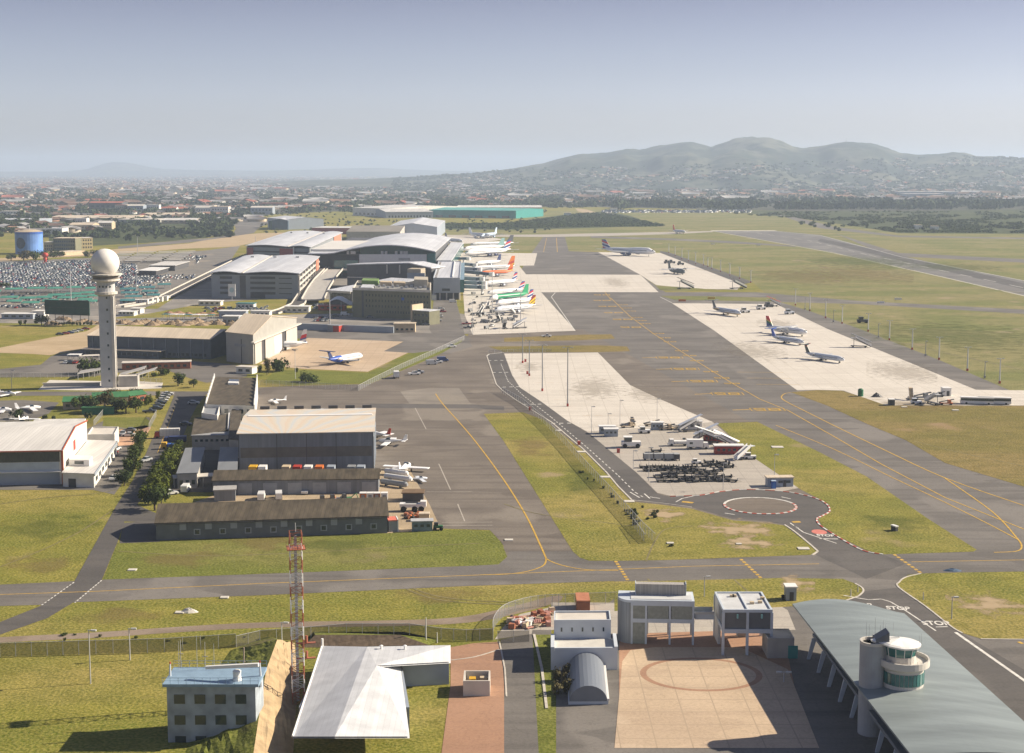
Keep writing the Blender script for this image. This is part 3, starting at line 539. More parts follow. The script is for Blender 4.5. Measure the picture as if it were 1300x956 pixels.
RIDGE = [(200,238),(300,234),(400,229),(480,226),(540,223.5),(600,220),(625,217.5),(650,214),(690,207),(720,199),(740,195),(775,192.6),(795,189),(812,190),(840,184),(860,181),(875,179.5),(890,183),(903,187),(915,183),(930,178),(945,176),(960,176),(975,177),(990,181),(1005,186),(1020,187.5),(1040,186),(1055,183),(1075,181),(1105,182),(1125,187),(1145,195),(1165,197),(1190,196),(1210,192.6),(1222,193),(1240,197),(1270,198.5),(1300,200),(1420,203),(1700,206)]
hills('hills', RIDGE, 6200, 9500, 12500, HILLM, nx=420, ny=80)
hills('distant_hill', [(-900,217),(0,217.5),(80,217.5),(110,214.5),(125,209.5),(135,206.5),(142,205.6),(160,206),(175,208.5),(190,212),(210,214.5),(250,215.5),(330,216.5),(400,215),(440,213.5),(480,213),(520,215),(560,216.5),(620,217),(800,219),(1000,222.5)], 19500, 23000, 26000, HILLM, nx=200, ny=24, rough=0.3, seed=4.0)

TRK = mat('worn_track', (0.17, 0.145, 0.06), 0.95, 0.35, 0.4)
for k_, pts_ in enumerate([[(516,748),(535,756),(560,762),(600,766),(660,768)],[(524,747),(543,754),(566,759),(604,763),(660,765)],[(0,640),(60,632),(110,628),(150,622)],[(820,713),(830,690),(845,672),(880,668)],[(150,700),(260,706),(380,702),(520,694),(610,690)],[(822,735),(838,748),(856,760)],[(932,736),(950,752),(964,764)],[(1160,560),(1220,575),(1300,592)],[(640,640),(680,652),(740,660),(800,668)],[(0,720),(50,700),(100,676),(140,650)],[(880,341),(960,352),(1060,362),(1300,384)],[(960,330),(1060,345),(1300,372)],[(1120,430),(1200,448),(1300,470)]]):
    line('wheel_track', pts_, 0.45 if k_ < 10 else 1.6, 0.071, TRK, smooth=4)

sheet('wood_floor', [(-500,272),(130,270),(250,271),(300,274),(296,290),(262,302),(200,307.5),(120,312),(62,318),(62,296),(0,290),(-500,290)], 0.034, SCRUB)

sheet('shed_side_yard', [(152,690),(156,664),(200,661),(203,688)], 0.052, ASPH_D)
# ================================================================ BUILDINGS
class Frame:
    """local axes of a building: u along its front, v away, both in metres"""
    def __init__(s, FL, FR, BR=None, z=0.0, depth=None):
        a, b = P(*FL, z), P(*FR, z); s.o = Vector((a.x, a.y, 0)); d = (b-a); s.W = d.length; s.u = d.normalized()
        s.v = Vector((-s.u.y, s.u.x, 0)); s.D = depth or 10
        if BR:
            c = P(*BR, z) - b; s.v = c.normalized(); s.D = depth or c.length
    def at(s, u, v, z=0.0): return s.o + s.u*u + s.v*v + Vector((0, 0, z))
    def box(s, mb, u0, u1, v0, v1, z0, z1, m=0, mt=None):
        q = [(u0,v0),(u1,v0),(u1,v1),(u0,v1)]; mb.hexa([tuple(s.at(a, b, z0)) for a, b in q] + [tuple(s.at(a, b, z1)) for a, b in q], m, mt)
    def pts(s, mb, plist, faces, m=0): mb.add([tuple(s.at(*p)) for p in plist], faces, m)
class Bld:
    def __init__(s, name, label, cat, fr, group=None):
        s.f = fr; s.c = fr.at(fr.W/2, fr.D/2); s.root = thing(name, label, cat, s.c, group=group)
    def part(s, name, mb, m, parent=None, label=None):
        p = parent or s.root
        o = mb.build(name, m, parent=p, org=s.c)
        if label: o['label'] = label
        return o
    def box(s, name, m, u0, u1, v0, v1, z0, z1, parent=None, label=None):
        mb = MB(); s.f.box(mb, u0, u1, v0, v1, z0, z1); return s.part(name, mb, m, parent, label)
    def wall(s, m, h, rise=0.0, gable=None, z0=0.0, inset=0.0):
        f = s.f; W, D, i = f.W, f.D, inset; mb = MB(); b = z0 if z0 else -0.3
        if gable == 'u':      # ridge runs along u, gable ends left and right
            for u in (i, W-i):
                f.pts(mb, [(u,i,b),(u,D-i,b),(u,D-i,h),(u,D/2,h+rise),(u,i,h)], [(0,1,2,3,4)] if u > i else [(4,3,2,1,0)])
            f.pts(mb, [(i,i,b),(W-i,i,b),(W-i,i,h),(i,i,h)], [(0,1,2,3)]); f.pts(mb, [(i,D-i,b),(W-i,D-i,b),(W-i,D-i,h),(i,D-i,h)], [(3,2,1,0)])
        elif gable == 'v':
            for v in (i, D-i):
                f.pts(mb, [(i,v,b),(W-i,v,b),(W-i,v,h),(W/2,v,h+rise),(i,v,h)], [(0,1,2,3,4)] if v == i else [(4,3,2,1,0)])
            f.pts(mb, [(i,i,b),(i,D-i,b),(i,D-i,h),(i,i,h)], [(3,2,1,0)]); f.pts(mb, [(W-i,i,b),(W-i,D-i,b),(W-i,D-i,h),(W-i,i,h)], [(0,1,2,3)])
        else: f.box(mb, i, W-i, i, D-i, b, h)
        return s.part('wall', mb, m)
    def gable_roof(s, m, h, rise, along='u', over=0.5, th=0.25, name='roof'):
        f = s.f; W, D, o = f.W, f.D, over; mb = MB()
        if along == 'u':
            k = rise/(D/2)*o
            for a, b_, za, zb in ((-o, D/2, h-k, h+rise), (D/2, D+o, h+rise, h-k)):
                q = [(-o,a),(W+o,a),(W+o,b_),(-o,b_)]; zz = [za,za,zb,zb]
                mb.hexa([tuple(f.at(x, y, z+0.02)) for (x, y), z in zip(q, zz)] + [tuple(f.at(x, y, z+th)) for (x, y), z in zip(q, zz)])
        else:
            k = rise/(W/2)*o
            for a, b_, za, zb in ((-o, W/2, h-k, h+rise), (W/2, W+o, h+rise, h-k)):
                q = [(a,-o),(b_,-o),(b_,D+o),(a,D+o)]; zz = [za,zb,zb,za]
                mb.hexa([tuple(f.at(x, y, z+0.02)) for (x, y), z in zip(q, zz)] + [tuple(f.at(x, y, z+th)) for (x, y), z in zip(q, zz)])
        return s.part(name, mb, m)
    def flat_roof(s, m, h, over=0.0, th=0.3, name='roof'):
        return s.box(name, m, -over, s.f.W+over, -over, s.f.D+over, h+0.003, h+th)
    def parapet(s, m, h, ph=0.8, t=0.3, name='parapet'):
        f = s.f; mb = MB(); e = 0.004
        f.box(mb, -e, f.W+e, -e, t, h+0.003, h+ph); f.box(mb, -e, f.W+e, f.D-t, f.D+e, h+0.003, h+ph)
        f.box(mb, -e, t, t+.002, f.D-t-.002, h+0.003, h+ph); f.box(mb, f.W-t, f.W+e, t+.002, f.D-t-.002, h+0.003, h+ph)
        return s.part(name, mb, m)
    def windows(s, n, z0, z1, face='f', lo=0.04, hi=0.96, w=0.55, m=None, frame=None, name='window'):
        f = s.f; L = f.W if face in 'fb' else f.D; step = L*(hi-lo)/n; out = []
        for i in range(n):
            c = L*lo + step*(i+0.5); a, b_ = c-step*w/2, c+step*w/2
            mb = MB()
            if face == 'f': f.box(mb, a, b_, -0.07, 0.02, z0, z1)
            elif face == 'r': f.box(mb, f.W-0.02, f.W+0.07, a, b_, z0, z1)
            elif face == 'l': f.box(mb, -0.07, 0.02, a, b_, z0, z1)
            o = s.part(name, mb, m or GLASS); out.append(o)
            if frame:
                mb = MB(); t = 0.12
                if face == 'f': f.box(mb, a-t, b_+t, -0.12, 0.0, z1, z1+t); f.box(mb, a-t, b_+t, -0.12, 0.0, z0-t, z0)
                elif face == 'r': f.box(mb, f.W, f.W+0.12, a-t, b_+t, z1, z1+t); f.box(mb, f.W, f.W+0.12, a-t, b_+t, z0-t, z0)
                if mb.v: s.part('window_frame', mb, frame, parent=o)
        return out
    def door(s, c, w, h, face='f', m=None, name='door'):
        f = s.f; mb = MB()
        if face == 'f': f.box(mb, c-w/2, c+w/2, -0.09, 0.02, 0.0, h)
        else: f.box(mb, f.W-0.02, f.W+0.09, c-w/2, c+w/2, 0.0, h)
        return s.part(name, mb, m or DARKM)
def simple(name, label, cat, FL, FR, h, depth=None, BR=None, z=None, wall=WHITE2, roof=ROOFB, kind='flat', rise=1.5, win=None, wz=(1.0, 2.2), group=None, over=0.3, parapet=0, wside=0, wm=None):
    fr = Frame(FL, FR, BR, z if z is not None else 0.0, depth); b = Bld(name, label, cat, fr, group)
    if kind == 'flat':
        b.wall(wall, h); b.flat_roof(roof, h, over if not parapet else -0.31)
        if parapet: b.parapet(wall, h, parapet)
    else: b.wall(wall, h, rise, kind); b.gable_roof(roof, h, rise, kind, over)
    if win:
        rows = wz if isinstance(wz, list) else [wz]
        for r in rows: b.windows(win, r[0], r[1], m=wm)
    if wside:
        rows = wz if isinstance(wz, list) else [wz]
        for r in rows: b.windows(wside, r[0], r[1], face='r' if fr.at(fr.W, 0).x < 0 else 'l', m=wm)
    return b

# ---- long brown shed
b = Bld('long_shed', 'long low grey shed with brown fibre roof beside the grass at the taxiway', 'shed', Frame((198.5,686.4), (492,676.8), depth=19))
b.wall(GREYW_D := mat('weathered_grey_wall', (0.135, 0.145, 0.15), 0.8, 0.18, 0.3), 4.6, 2.7, 'u'); b.gable_roof(BROWNR, 4.6, 2.7, 'u', 0.4)
LP = mat('pale_panel', (0.30, 0.32, 0.34), 0.7, 0.1); L = b.f.W
for i, u in enumerate(np.linspace(0.10, 0.86, 8)): b.box('wall_panel', LP, L*u, L*u+1.7, -0.06, 0.02, 2.6, 4.4)
for i, u in enumerate(np.linspace(0.165, 0.93, 8)):
    w_ = b.box('window', GLASS, L*u, L*u+1.1, -0.05, 0.02, 1.4, 2.5); b.box('window_frame', LP, L*u-.3, L*u+1.4, -0.03, 0.0, 1.15, 2.75, parent=w_)
b.box('gutter', DARKM, -0.4, L+0.4, -0.62, -0.45, 4.25, 4.45)
# ---- second shed
b = Bld('middle_shed', 'brown roofed grey shed between the long shed and the big hangar', 'shed', Frame((271,628.5), (480.5,626), depth=10))
b.wall(GREYW, 4.3, 1.9, 'u'); b.gable_roof(BROWNR, 4.3, 1.9, 'u', 0.4); L = b.f.W
for u in np.linspace(0.15, 0.9, 6): b.box('roller_door', mat('door_sheet', (0.30, 0.315, 0.335), 0.6, 0.1), L*u, L*u+4, -0.07, 0.02, 0, 3.4)
simple('lean_to', 'small pale roofed lean-to at the left end of the brown sheds', 'lean-to', (272,637), (299,636), 3.2, depth=5, wall=GREYW, roof=mat('pale_grey_roof', (0.36, 0.35, 0.33), 0.7, 0.1))
# ---- painted hangar
HR, nt, bb = nodes_mat('painted_hangar_roof', 0.55, 0.3)
tc = N(nt, 'ShaderNodeTexCoord'); mp = N(nt, 'ShaderNodeMapping'); mp.inputs['Location'].default_value = (4, 30, 0); nt.links.new(tc.outputs['Object'], mp.inputs['Vector'])
wv = N(nt, 'ShaderNodeTexWave', wave_type='RINGS', rings_direction='Z'); wv.inputs['Scale'].default_value = 0.05; wv.inputs['Distortion'].default_value = 2.5; wv.inputs['Detail'].default_value = 1.0; wv.inputs['Detail Scale'].default_value = 0.2
gr = N(nt, 'ShaderNodeTexGradient', gradient_type='RADIAL'); nt.links.new(mp.outputs[0], gr.inputs['Vector'])
m1 = N(nt, 'ShaderNodeMath', operation='MULTIPLY_ADD'); m1.inputs[1].default_value = 26.0; nt.links.new(gr.outputs['Fac'], m1.inputs[0])
ns = N(nt, 'ShaderNodeTexNoise'); ns.inputs['Scale'].default_value = 0.06; nt.links.new(tc.outputs['Object'], ns.inputs['Vector'])
m2 = N(nt, 'ShaderNodeMath', operation='MULTIPLY_ADD'); m2.inputs[1].default_value = 1.2; nt.links.new(ns.outputs['Fac'], m2.inputs[0]); nt.links.new(m1.outputs[0], m2.inputs[2])
fr_ = N(nt, 'ShaderNodeMath', operation='FRACT'); nt.links.new(m2.outputs[0], fr_.inputs[0])
rp = N(nt, 'ShaderNodeValToRGB'); cr_ = rp.color_ramp; cr_.elements[0].color = (0.60, 0.54, 0.45, 1); cr_.elements[1].color = (0.60, 0.50, 0.39, 1)
for p_, c_ in ((0.25, (0.60, 0.54, 0.45, 1)), (0.45, (0.51, 0.53, 0.53, 1)), (0.6, (0.58, 0.54, 0.46, 1)), (0.8, (0.60, 0.51, 0.40, 1))): e_ = cr_.elements.new(p_); e_.color = c_
nt.links.new(fr_.outputs[0], rp.inputs[0]); nt.links.new(rp.outputs[0], bb.inputs['Base Color'])
b = Bld('maintenance_hangar', 'big blue-grey maintenance hangar with sunburst pattern painted roof', 'hangar', Frame((303.5,603), (474.5,600), depth=45))
W_, D_ = b.f.W, 45
b.wall(GREYW, 13.0, 1.6, 'u'); b.gable_roof(HR, 13.0, 1.6, 'u', 0.5)
sk = MB(); b.f.box(sk, 1, W_-0.5, D_/2-1.1, D_/2+1.1, 14.72, 14.98); b.part('ridge_skylight', sk, WHITE)
b.box('wall_band', mat('brown_band', (0.145, 0.13, 0.11), 0.7, 0.15, 0.4), 0.6, W_-0.5, -0.05, 0.02, 5.4, 8.6)
for u in (0.0, 0.28, 0.5, 0.72, 0.995): b.box('wall_post', DARKM, W_*u, W_*u+0.18, -0.12, -0.055, 0, 12.9)
for k in range(3): b.box('hangar_door', BLUEW, W_+0.05+0.16*k, W_+0.17+0.16*k, 3+k*9, 12.5+k*9, 0, 11)
b.box('door_opening', DARKM, W_-0.02, W_+0.04, 29, 43, 0, 11)
for u in np.linspace(0.07, 0.9, 7): b.box('roof_vent', DARKM, W_*u, W_*u+3.2, D_-0.4, D_+0.6, 13.3, 14.3)
# ---- admin buildings behind and left of the hangar
def zig(b, u0, u1, v0, v1, z, m, n=6, t=0.35, dz=1.5):
    f = b.f; mb = MB()
    for i in range(n):
        a, c = v0+(v1-v0)*i/n, v0+(v1-v0)*(i+1)/n
        mb.hexa([tuple(f.at(x, y, -0.2)) for x, y in ((u0,a),(u1,a),(u1,c),(u0,c))] + [tuple(f.at(x, y, z+zz)) for (x, y), zz in zip(((u0,a),(u1,a),(u1,c),(u0,c)), (0.5,0.5,dz,dz))])
    return b.part('sawtooth_wall', mb, m)
fr = Frame((261,513.5), (323,515.4), (326.8,480), z=8); b = Bld('sawtooth_office', 'flat brown roofed office with white sawtooth side walls behind the big hangar', 'office', fr)
b.box('wall', WHITE2, 0.4, fr.W-0.4, 0, fr.D, -0.2, 8); b.box('roof', BROWNR, 0.36, fr.W-0.36, 0.3, fr.D-0.3, 8.003, 8.15)
zig(b, -0.1, 0.3, 0, fr.D, 8, WHITE, 8); zig(b, fr.W-0.3, fr.W+0.1, 0, fr.D, 8, WHITE, 8)
sk = b.box('skylight', WHITE, fr.W*0.36, fr.W*0.60, fr.D*0.70, fr.D*0.76, 8.15, 8.9); b.box('skylight_glass', GLASS, fr.W*0.37, fr.W*0.59, fr.D*0.71, fr.D*0.87, 8.16, 8.6, parent=sk)
b.windows(6, 5, 6.6, w=0.5); b.windows(6, 1.5, 3.0, w=0.5)
simple('link_block', 'small white block with grey roof joining the two brown roofed offices', 'office', (256,527), (276,530), 6.5, BR=(281,511), z=6.5, wall=WHITE2, roof=GREYP, parapet=0.9)
fr = Frame((243.7,552.3), (289.8,546.8), (290.8,526.5), z=5.2); b = Bld('white_office', 'low white office with brown roof and four front windows beside the left road', 'office', fr)
b.wall(WHITE2, 5.2); b.flat_roof(BROWNR, 5.2, 0.2); b.box('edge_wall', WHITE, fr.W-0.2, fr.W+0.35, -0.2, fr.D, 0, 6.0)
b.windows(4, 1.9, 3.3, lo=0.05, hi=0.68, w=0.6); b.windows(2, 2.3, 3.3, lo=0.78, hi=0.97, w=0.4, name='vent')
simple('brown_annex', 'narrow brown roofed annex against the left wall of the big hangar', 'annex', (290.8,557.8), (302.8,558.8), 6.0, BR=(305.5,521), z=6.0, wall=CONW, roof=BROWNR)
DG = mat('slate_roof', (0.20, 0.21, 0.22), 0.6, 0.12, 0.3, streak=(1, 0.1, 1))
simple('courtyard_wing', 'grey roofed wing on the left side of the dark service courtyard', 'building', (225,602), (250,601), 4.5, BR=(259.4,569), z=4.5, wall=CONW, roof=DG, win=3, wz=(1.2,2.6))
simple('courtyard_wing', 'grey roofed wing on the right side of the dark service courtyard', 'building', (277,599.4), (300,599.4), 4.5, BR=(301.8,569), z=4.5, wall=CONW, roof=DG, win=3, wz=(1.2,2.6))
b = simple('courtyard_rear_block', 'grey block with a row of small windows at the back of the dark courtyard', 'building', (244,572), (301,571), 5.0, depth=5, wall=CONW, roof=mat('mid_grey_roof', (0.28, 0.28, 0.28), 0.7, 0.1), win=8, wz=(3.0,3.8))
def canopy(name, label, FL, FR, h, depth, m, group=None, BR=None, z=0, n=4, cat='canopy', th=0.2, tilt=0.0, post=STEEL):
    fr = Frame(FL, FR, BR, z, depth); b = Bld(name, label, cat, fr, group); W, D = fr.W, fr.D
    mb = MB(); q = [(0,0),(W,0),(W,D),(0,D)]; zz = [h, h, h+tilt, h+tilt]
    mb.hexa([tuple(fr.at(x, y, z_)) for (x, y), z_ in zip(q, zz)] + [tuple(fr.at(x, y, z_+th)) for (x, y), z_ in zip(q, zz)]); b.part('roof', mb, m)
    for i in range(n):
        for v in (0.35, D-0.35):
            u = 0.35+(W-0.7)*i/max(1, n-1); mb = MB(); mb.tube(fr.at(u, v, 0), fr.at(u, v, h+tilt*v/D), 0.11, n=6); b.part('post', mb, post)
    return b
canopy('carport', 'thin pale flat carport roof in front of the dark courtyard', (220,620), (272,617), 2.9, 5, CONL, n=5)
# ---- white hangar on the left
fr = Frame((-62,574.5), (78.7,572), (110,534.8), z=10.4); b = Bld('white_hangar', 'big white hangar with red edge trim and low side annex at the left edge', 'hangar', fr)
W, D = fr.W, fr.D; b.wall(WHITE2, 10.4, 2.6, 'u'); b.gable_roof(ROOFW, 10.4, 2.6, 'u', 0.3)
b.box('window_band', mat('dark_louvre', (0.06, 0.065, 0.06), 0.4, 0.3, 0.6, streak=(3, 1, 1)), 0.4, W-0.8, -0.05, 0.02, 7.0, 10.1)
b.box('sliding_door', BLUEW, 0.5, W-1.0, -0.10, 0.02, 0.1, 3.9, label='blue-grey sliding hangar doors'); b.box('wall_band', mat('sky_blue_panel', (0.42, 0.48, 0.53), 0.5, 0.08, 0.4), 0.5, W-1.0, -0.05, 0.0, 4.3, 6.9)
b.box('ledge', WHITE, 0, W-0.6, -1.0, 0, 3.95, 4.15)
tr = MB(); fr.box(tr, W-0.25, W+0.35, -0.55, 0.1, 0, 10.5)
for v0, v1, z0, z1 in ((0, D/2, 10.4, 13.0), (D/2, D, 13.0, 10.4)):
    q = [(W+0.12, v0), (W+0.38, v0), (W+0.38, v1), (W+0.12, v1)]; zz = [z0, z0, z1, z1]
    tr.hexa([tuple(fr.at(x, y, z+0.05)) for (x, y), z in zip(q, zz)] + [tuple(fr.at(x, y, z+0.5)) for (x, y), z in zip(q, zz)])
fr.box(tr, 0, W, -0.55, -0.32, 10.25, 10.55); b.part('red_trim', tr, mat('red_trim_paint', (0.38, 0.09, 0.045), 0.5, 0.1))
b.box('wall_emblem', REDM, W+0.02, W+0.08, D*0.42, D*0.5, 6.0, 9.2)
b.box('rear_hall', ROOFW, W*0.4, W*0.93, D+0.5, D+14, 0, 9)
fr = Frame((79.5,601), (119,602.5), (148,561), z=4.1); b = Bld('hangar_annex', 'low white flat roofed annex on the right side of the white hangar', 'annex', fr)
b.wall(WHITE2, 4.1); b.flat_roof(ROOFW, 4.1, 0.3, 0.35); b.box('fascia', BLUEW, fr.W+0.32, fr.W+0.42, 0, fr.D, 3.6, 4.6); b.windows(7, 1.2, 2.6, 'r'); b.door(3, 2.4, 2.6)
b.box('roof_cabin', WHITE, 0.4, 7, 10, 17, 4.5, 6.4); b.box('cabin_window', GLASS, 2.2, 5.2, 9.93, 10.05, 5.0, 6.0)
simple('rear_white_block', 'white flat roofed block behind the white hangar annex', 'building', (111,554), (145.5,553.5), 4.5, BR=(150.6,544), z=4.5, wall=WHITE2, roof=CONL, parapet=0.7)

# ---- control and radar tower
tb = P(138.5, 491); T = thing('radar_tower', 'tall concrete tower topped by a big white radome ball', 'radar tower', (tb.x, tb.y, 0), R(9))
def tp(name, mb, m, parent=None, smooth=False): return mb.build(name, m, parent=parent or T, smooth=smooth)
TOWC = mat('tower_concrete', (0.46, 0.465, 0.47), 0.8, 0.12, 0.25, bump=0.1)
mb = MB(); mb.box(-3.0, 3.0, -3.0, 3.0, -0.3, 40.2); tp('shaft', mb, TOWC)
mb = MB(); mb.box(2.1, 3.35, -3.35, -2.1, -0.3, 40.1); mb.box(2.1, 3.35, 2.1, 3.35, -0.3, 40.1); tp('corner_pier', mb, CONL)
mb = MB(); mb.lathe((0,0,0), [(3.3,40.2),(4.9,41.0),(4.9,42.0),(4.1,42.05)], 20, 0); tp('collar', mb, CONL)
mb = MB(); mb.lathe((0,0,0), [(3.9,42.05),(3.9,46.5)], 20); tp('drum', mb, TOWC)
mb = MB(); mb.lathe((0,0,0), [(3.9,46.3),(6.2,46.9),(6.2,47.6)], 24); tp('lower_gallery', mb, CONL)
mb = MB(); mb.lathe((0,0,0), [(5.4,47.6),(5.4,49.1)], 24); tp('equipment_room', mb, mat('brown_band', (0.15, 0.13, 0.1)))
mb = MB(); mb.lathe((0,0,0), [(5.4,49.1),(7.1,49.3),(7.1,49.9),(5.8,50.0)], 24); gal = tp('upper_gallery', mb, CONL)
mb = MB()
for i in range(16):
    a0 = 2*math.pi*i/16; mb.tube((6.95*math.cos(a0), 6.95*math.sin(a0), 49.9), (6.95*math.cos(a0), 6.95*math.sin(a0), 50.9), 0.04, n=4)
    a1 = 2*math.pi*(i+1)/16; mb.tube((6.95*math.cos(a0), 6.95*math.sin(a0), 50.9), (6.95*math.cos(a1), 6.95*math.sin(a1), 50.9), 0.04, n=4)
tp('railing', mb, STEEL, gal)
mb = MB(); prof = []
for i in range(13):
    a0 = -0.62*math.pi/2 + (math.pi/2+0.62*math.pi/2)*i/12; prof.append((max(0.02, 6.15*math.cos(a0)), 54.6 + 6.15*math.sin(a0)))
mb.lathe((0,0,0), prof, 28); tp('radome', mb, mat('radome_white', (0.72, 0.69, 0.64), 0.6, 0.06, 0.4), smooth=True)
for k in range(8):
    mb = MB(); mb.box(0.2, 0.95, -3.06, -2.95, 2.6+k*5.2, 3.6+k*5.2); tp('window', mb, GLASS)
for k in range(4):
    mb = MB(); a0 = -math.pi/2-0.6+0.4*k; mb.cbox((3.92*math.cos(a0), 3.92*math.sin(a0), 44.4), (0.15, 0.7, 0.8), a0); tp('window', mb, GLASS)
simple('tower_plant_room', 'plain grey walled plant room at the foot of the radar tower', 'plant room', (150,491.5), (175,491), 4.2, depth=7, wall=CONW, roof=CONL, parapet=0.6)
b = simple('tower_yard_wall', 'long low grey wall along the paved yard left of the radar tower', 'wall', (55,491), (127,490), 1.4, depth=0.4, wall=CONW, roof=CONL)
# ---- long cream hangar and gable hangar
fr = Frame((111.7,450.5), (267.7,456), depth=34); b = Bld('cream_roof_hangar', 'long dark hangar with a cream roof behind the radar tower', 'hangar', fr)
DW = mat('slate_blue_wall', (0.10, 0.115, 0.13), 0.7, 0.15, 0.3); W = fr.W
b.wall(DW, 10.0, 3.2, 'u'); b.gable_roof(ROOFC, 10.0, 3.2, 'u', 0.4)
for i in range(10): b.box('pilaster', GREYW, W*(0.04+0.1*i), W*(0.04+0.1*i)+0.5, -0.35, -0.01, 0, 9.8)
lt = b.box('lean_to_wall', DW, W*0.0, W*0.62, -5, -0.4, 0, 3.6); b.box('lean_to_roof', ROOFC, -0.5, W*0.64, -5.8, -0.36, 3.61, 3.9)
for i in range(14): b.box('window', GLASS, W*(0.03+0.042*i), W*(0.03+0.042*i)+2.2, -5.08, -4.98, 1.2, 2.6)
for i in range(9): b.box('window', GLASS, W*(0.66+0.035*i), W*(0.66+0.035*i)+1.7, -0.08, 0.0, 1.2, 2.6)
fr = Frame((287.7,458.8), (322,463), (377,437.5), depth=None); b = Bld('gable_hangar', 'tall cream roofed hangar with its lit gable end facing the concrete apron', 'hangar', fr)
W, D = fr.W, fr.D; WG = mat('warm_grey_wall', (0.33, 0.32, 0.29), 0.7, 0.08, 0.3)
mb = MB(); he, hp = 14.8, 20.5
fr.pts(mb, [(0,0,-.3),(W,0,-.3),(W,0,he),(0,0,he)], [(0,1,2,3)]); fr.pts(mb, [(0,D,-.3),(W,D,-.3),(W,D,he),(0,D,he)], [(3,2,1,0)])
fr.pts(mb, [(W,0,-.3),(W,D,-.3),(W,D,he),(W,D*.4,hp),(W,0,he)], [(0,1,2,3,4)]); fr.pts(mb, [(0,0,-.3),(0,D,-.3),(0,D,he),(0,D*.4,hp),(0,0,he)], [(4,3,2,1,0)])
b.part('wall', mb, WG)
mb = MB()
for v0, v1, z0, z1 in ((-0.5, D*.4, he-.2, hp), (D*.4, D+.5, hp, he-.2)):
    q = [(-.5,v0),(W+.5,v0),(W+.5,v1),(-.5,v1)]; zz = [z0,z0,z1,z1]; mb.hexa([tuple(fr.at(x, y, z+.02)) for (x, y), z in zip(q, zz)] + [tuple(fr.at(x, y, z+.3)) for (x, y), z in zip(q, zz)])
b.part('roof', mb, ROOFC)
b.box('door_track', CONL, W+0.02, W+2.4, -4, D+4, 11.0, 11.6)
for k, (v0, v1) in enumerate(((0.02,0.16),(0.24,0.42),(0.42,0.62),(0.72,0.86),(0.86,0.99))): b.box('hangar_door', mat('pale_door', (0.46, 0.44, 0.40), 0.6, 0.06, 0.3), W+0.1, W+0.6, D*v0, D*v1, 0.05, 10.9)
b.box('door_opening', DARKM, W-0.05, W+0.05, D*0.03, D*0.97, 0.05, 10.9)
b.box('wall_panel', WHITE, W+0.61, W+0.7, D*0.44, D*0.60, 1, 9.5); b.box('wall_sign', GREYP, W*0.3, W*0.72, -0.06, 0.0, 8.2, 9.6); b.box('side_door', DARKM, W*0.55, W*0.58, -0.06, 0, 0, 12)
for i, (xa, ya, xb, yb, m_, lb) in enumerate([(155,466.5,247,464,BRICK,'low brick outbuilding with pale roof in front of the cream roofed hangar'),]):
    simple('brick_outbuilding', lb, 'outbuilding', (155,470), (242,468), 3.2, depth=6, wall=m_, roof=CONL, win=10)
simple('small_hut', 'small white flat roofed hut between the gable hangar and the brown roofed office', 'hut', (300,474), (320,475), 3.0, depth=5, wall=WHITE2, roof=CONL, win=2)
for i, (fl, fr_, br, lb) in enumerate([((98,475),(127,470),(131,466),'small tilted grey carport left of the tower shaft'),((150,478),(184,468),(186,464.5),'long tilted carport just right of the radar tower'),((165,480),(196,470),(200,466),'second tilted carport right of the radar tower, nearest the shrubs')]):
    canopy('carport', lb, fl, fr_, 2.7, None, mat('carport_sheet', (0.32,0.31,0.30), 0.7, 0.1), BR=br, z=2.7, n=5, cat='carport')
canopy('carport', 'white flat carport left of the radar tower over parked cars', (85,458), (101,458), 2.8, 5, WHITE, n=3, cat='carport'); canopy('carport', 'pale flat carport against the cream roofed hangar left of the tower', (101,460), (127,459), 2.8, 6, CONL, n=4, cat='carport')
simple('green_roof_house', 'low house with green sheet roof below the radar tower yard', 'house', (80,520), (112,519), 3.0, depth=9, wall=BEIGE, roof=GREENR, kind='u', rise=1.4, win=3, wz=(1,2.1))
simple('green_roof_house', 'second green roofed house half hidden by bushes under the tower', 'house', (118,515), (163,513), 3.0, depth=9, wall=BEIGE, roof=GREENR, kind='u', rise=1.5, win=4, wz=(1,2.1))
simple('green_roof_house', 'small green roofed house with an orange brick end beside the parked cars', 'house', (166,512), (186,509), 3.0, depth=7, wall=BRICK, roof=GREENR, kind='u', rise=1.2, win=2, wz=(1,2.1))
b = simple('shipping_container', 'long green shipping container on the lawn under the bushes', 'container', (104,526.5), (145,526), 2.6, depth=2.5, wall=mat('container_green', (0.02,0.14,0.08), 0.6, 0.12), roof=GREENR); b.box('door', GREEND, b.f.W-0.02, b.f.W+0.06, 0.2, 2.3, 0.15, 2.5); b.box('corner_rail', GREENR, -0.03, b.f.W+0.03, -0.05, 0, 0, 0.2)
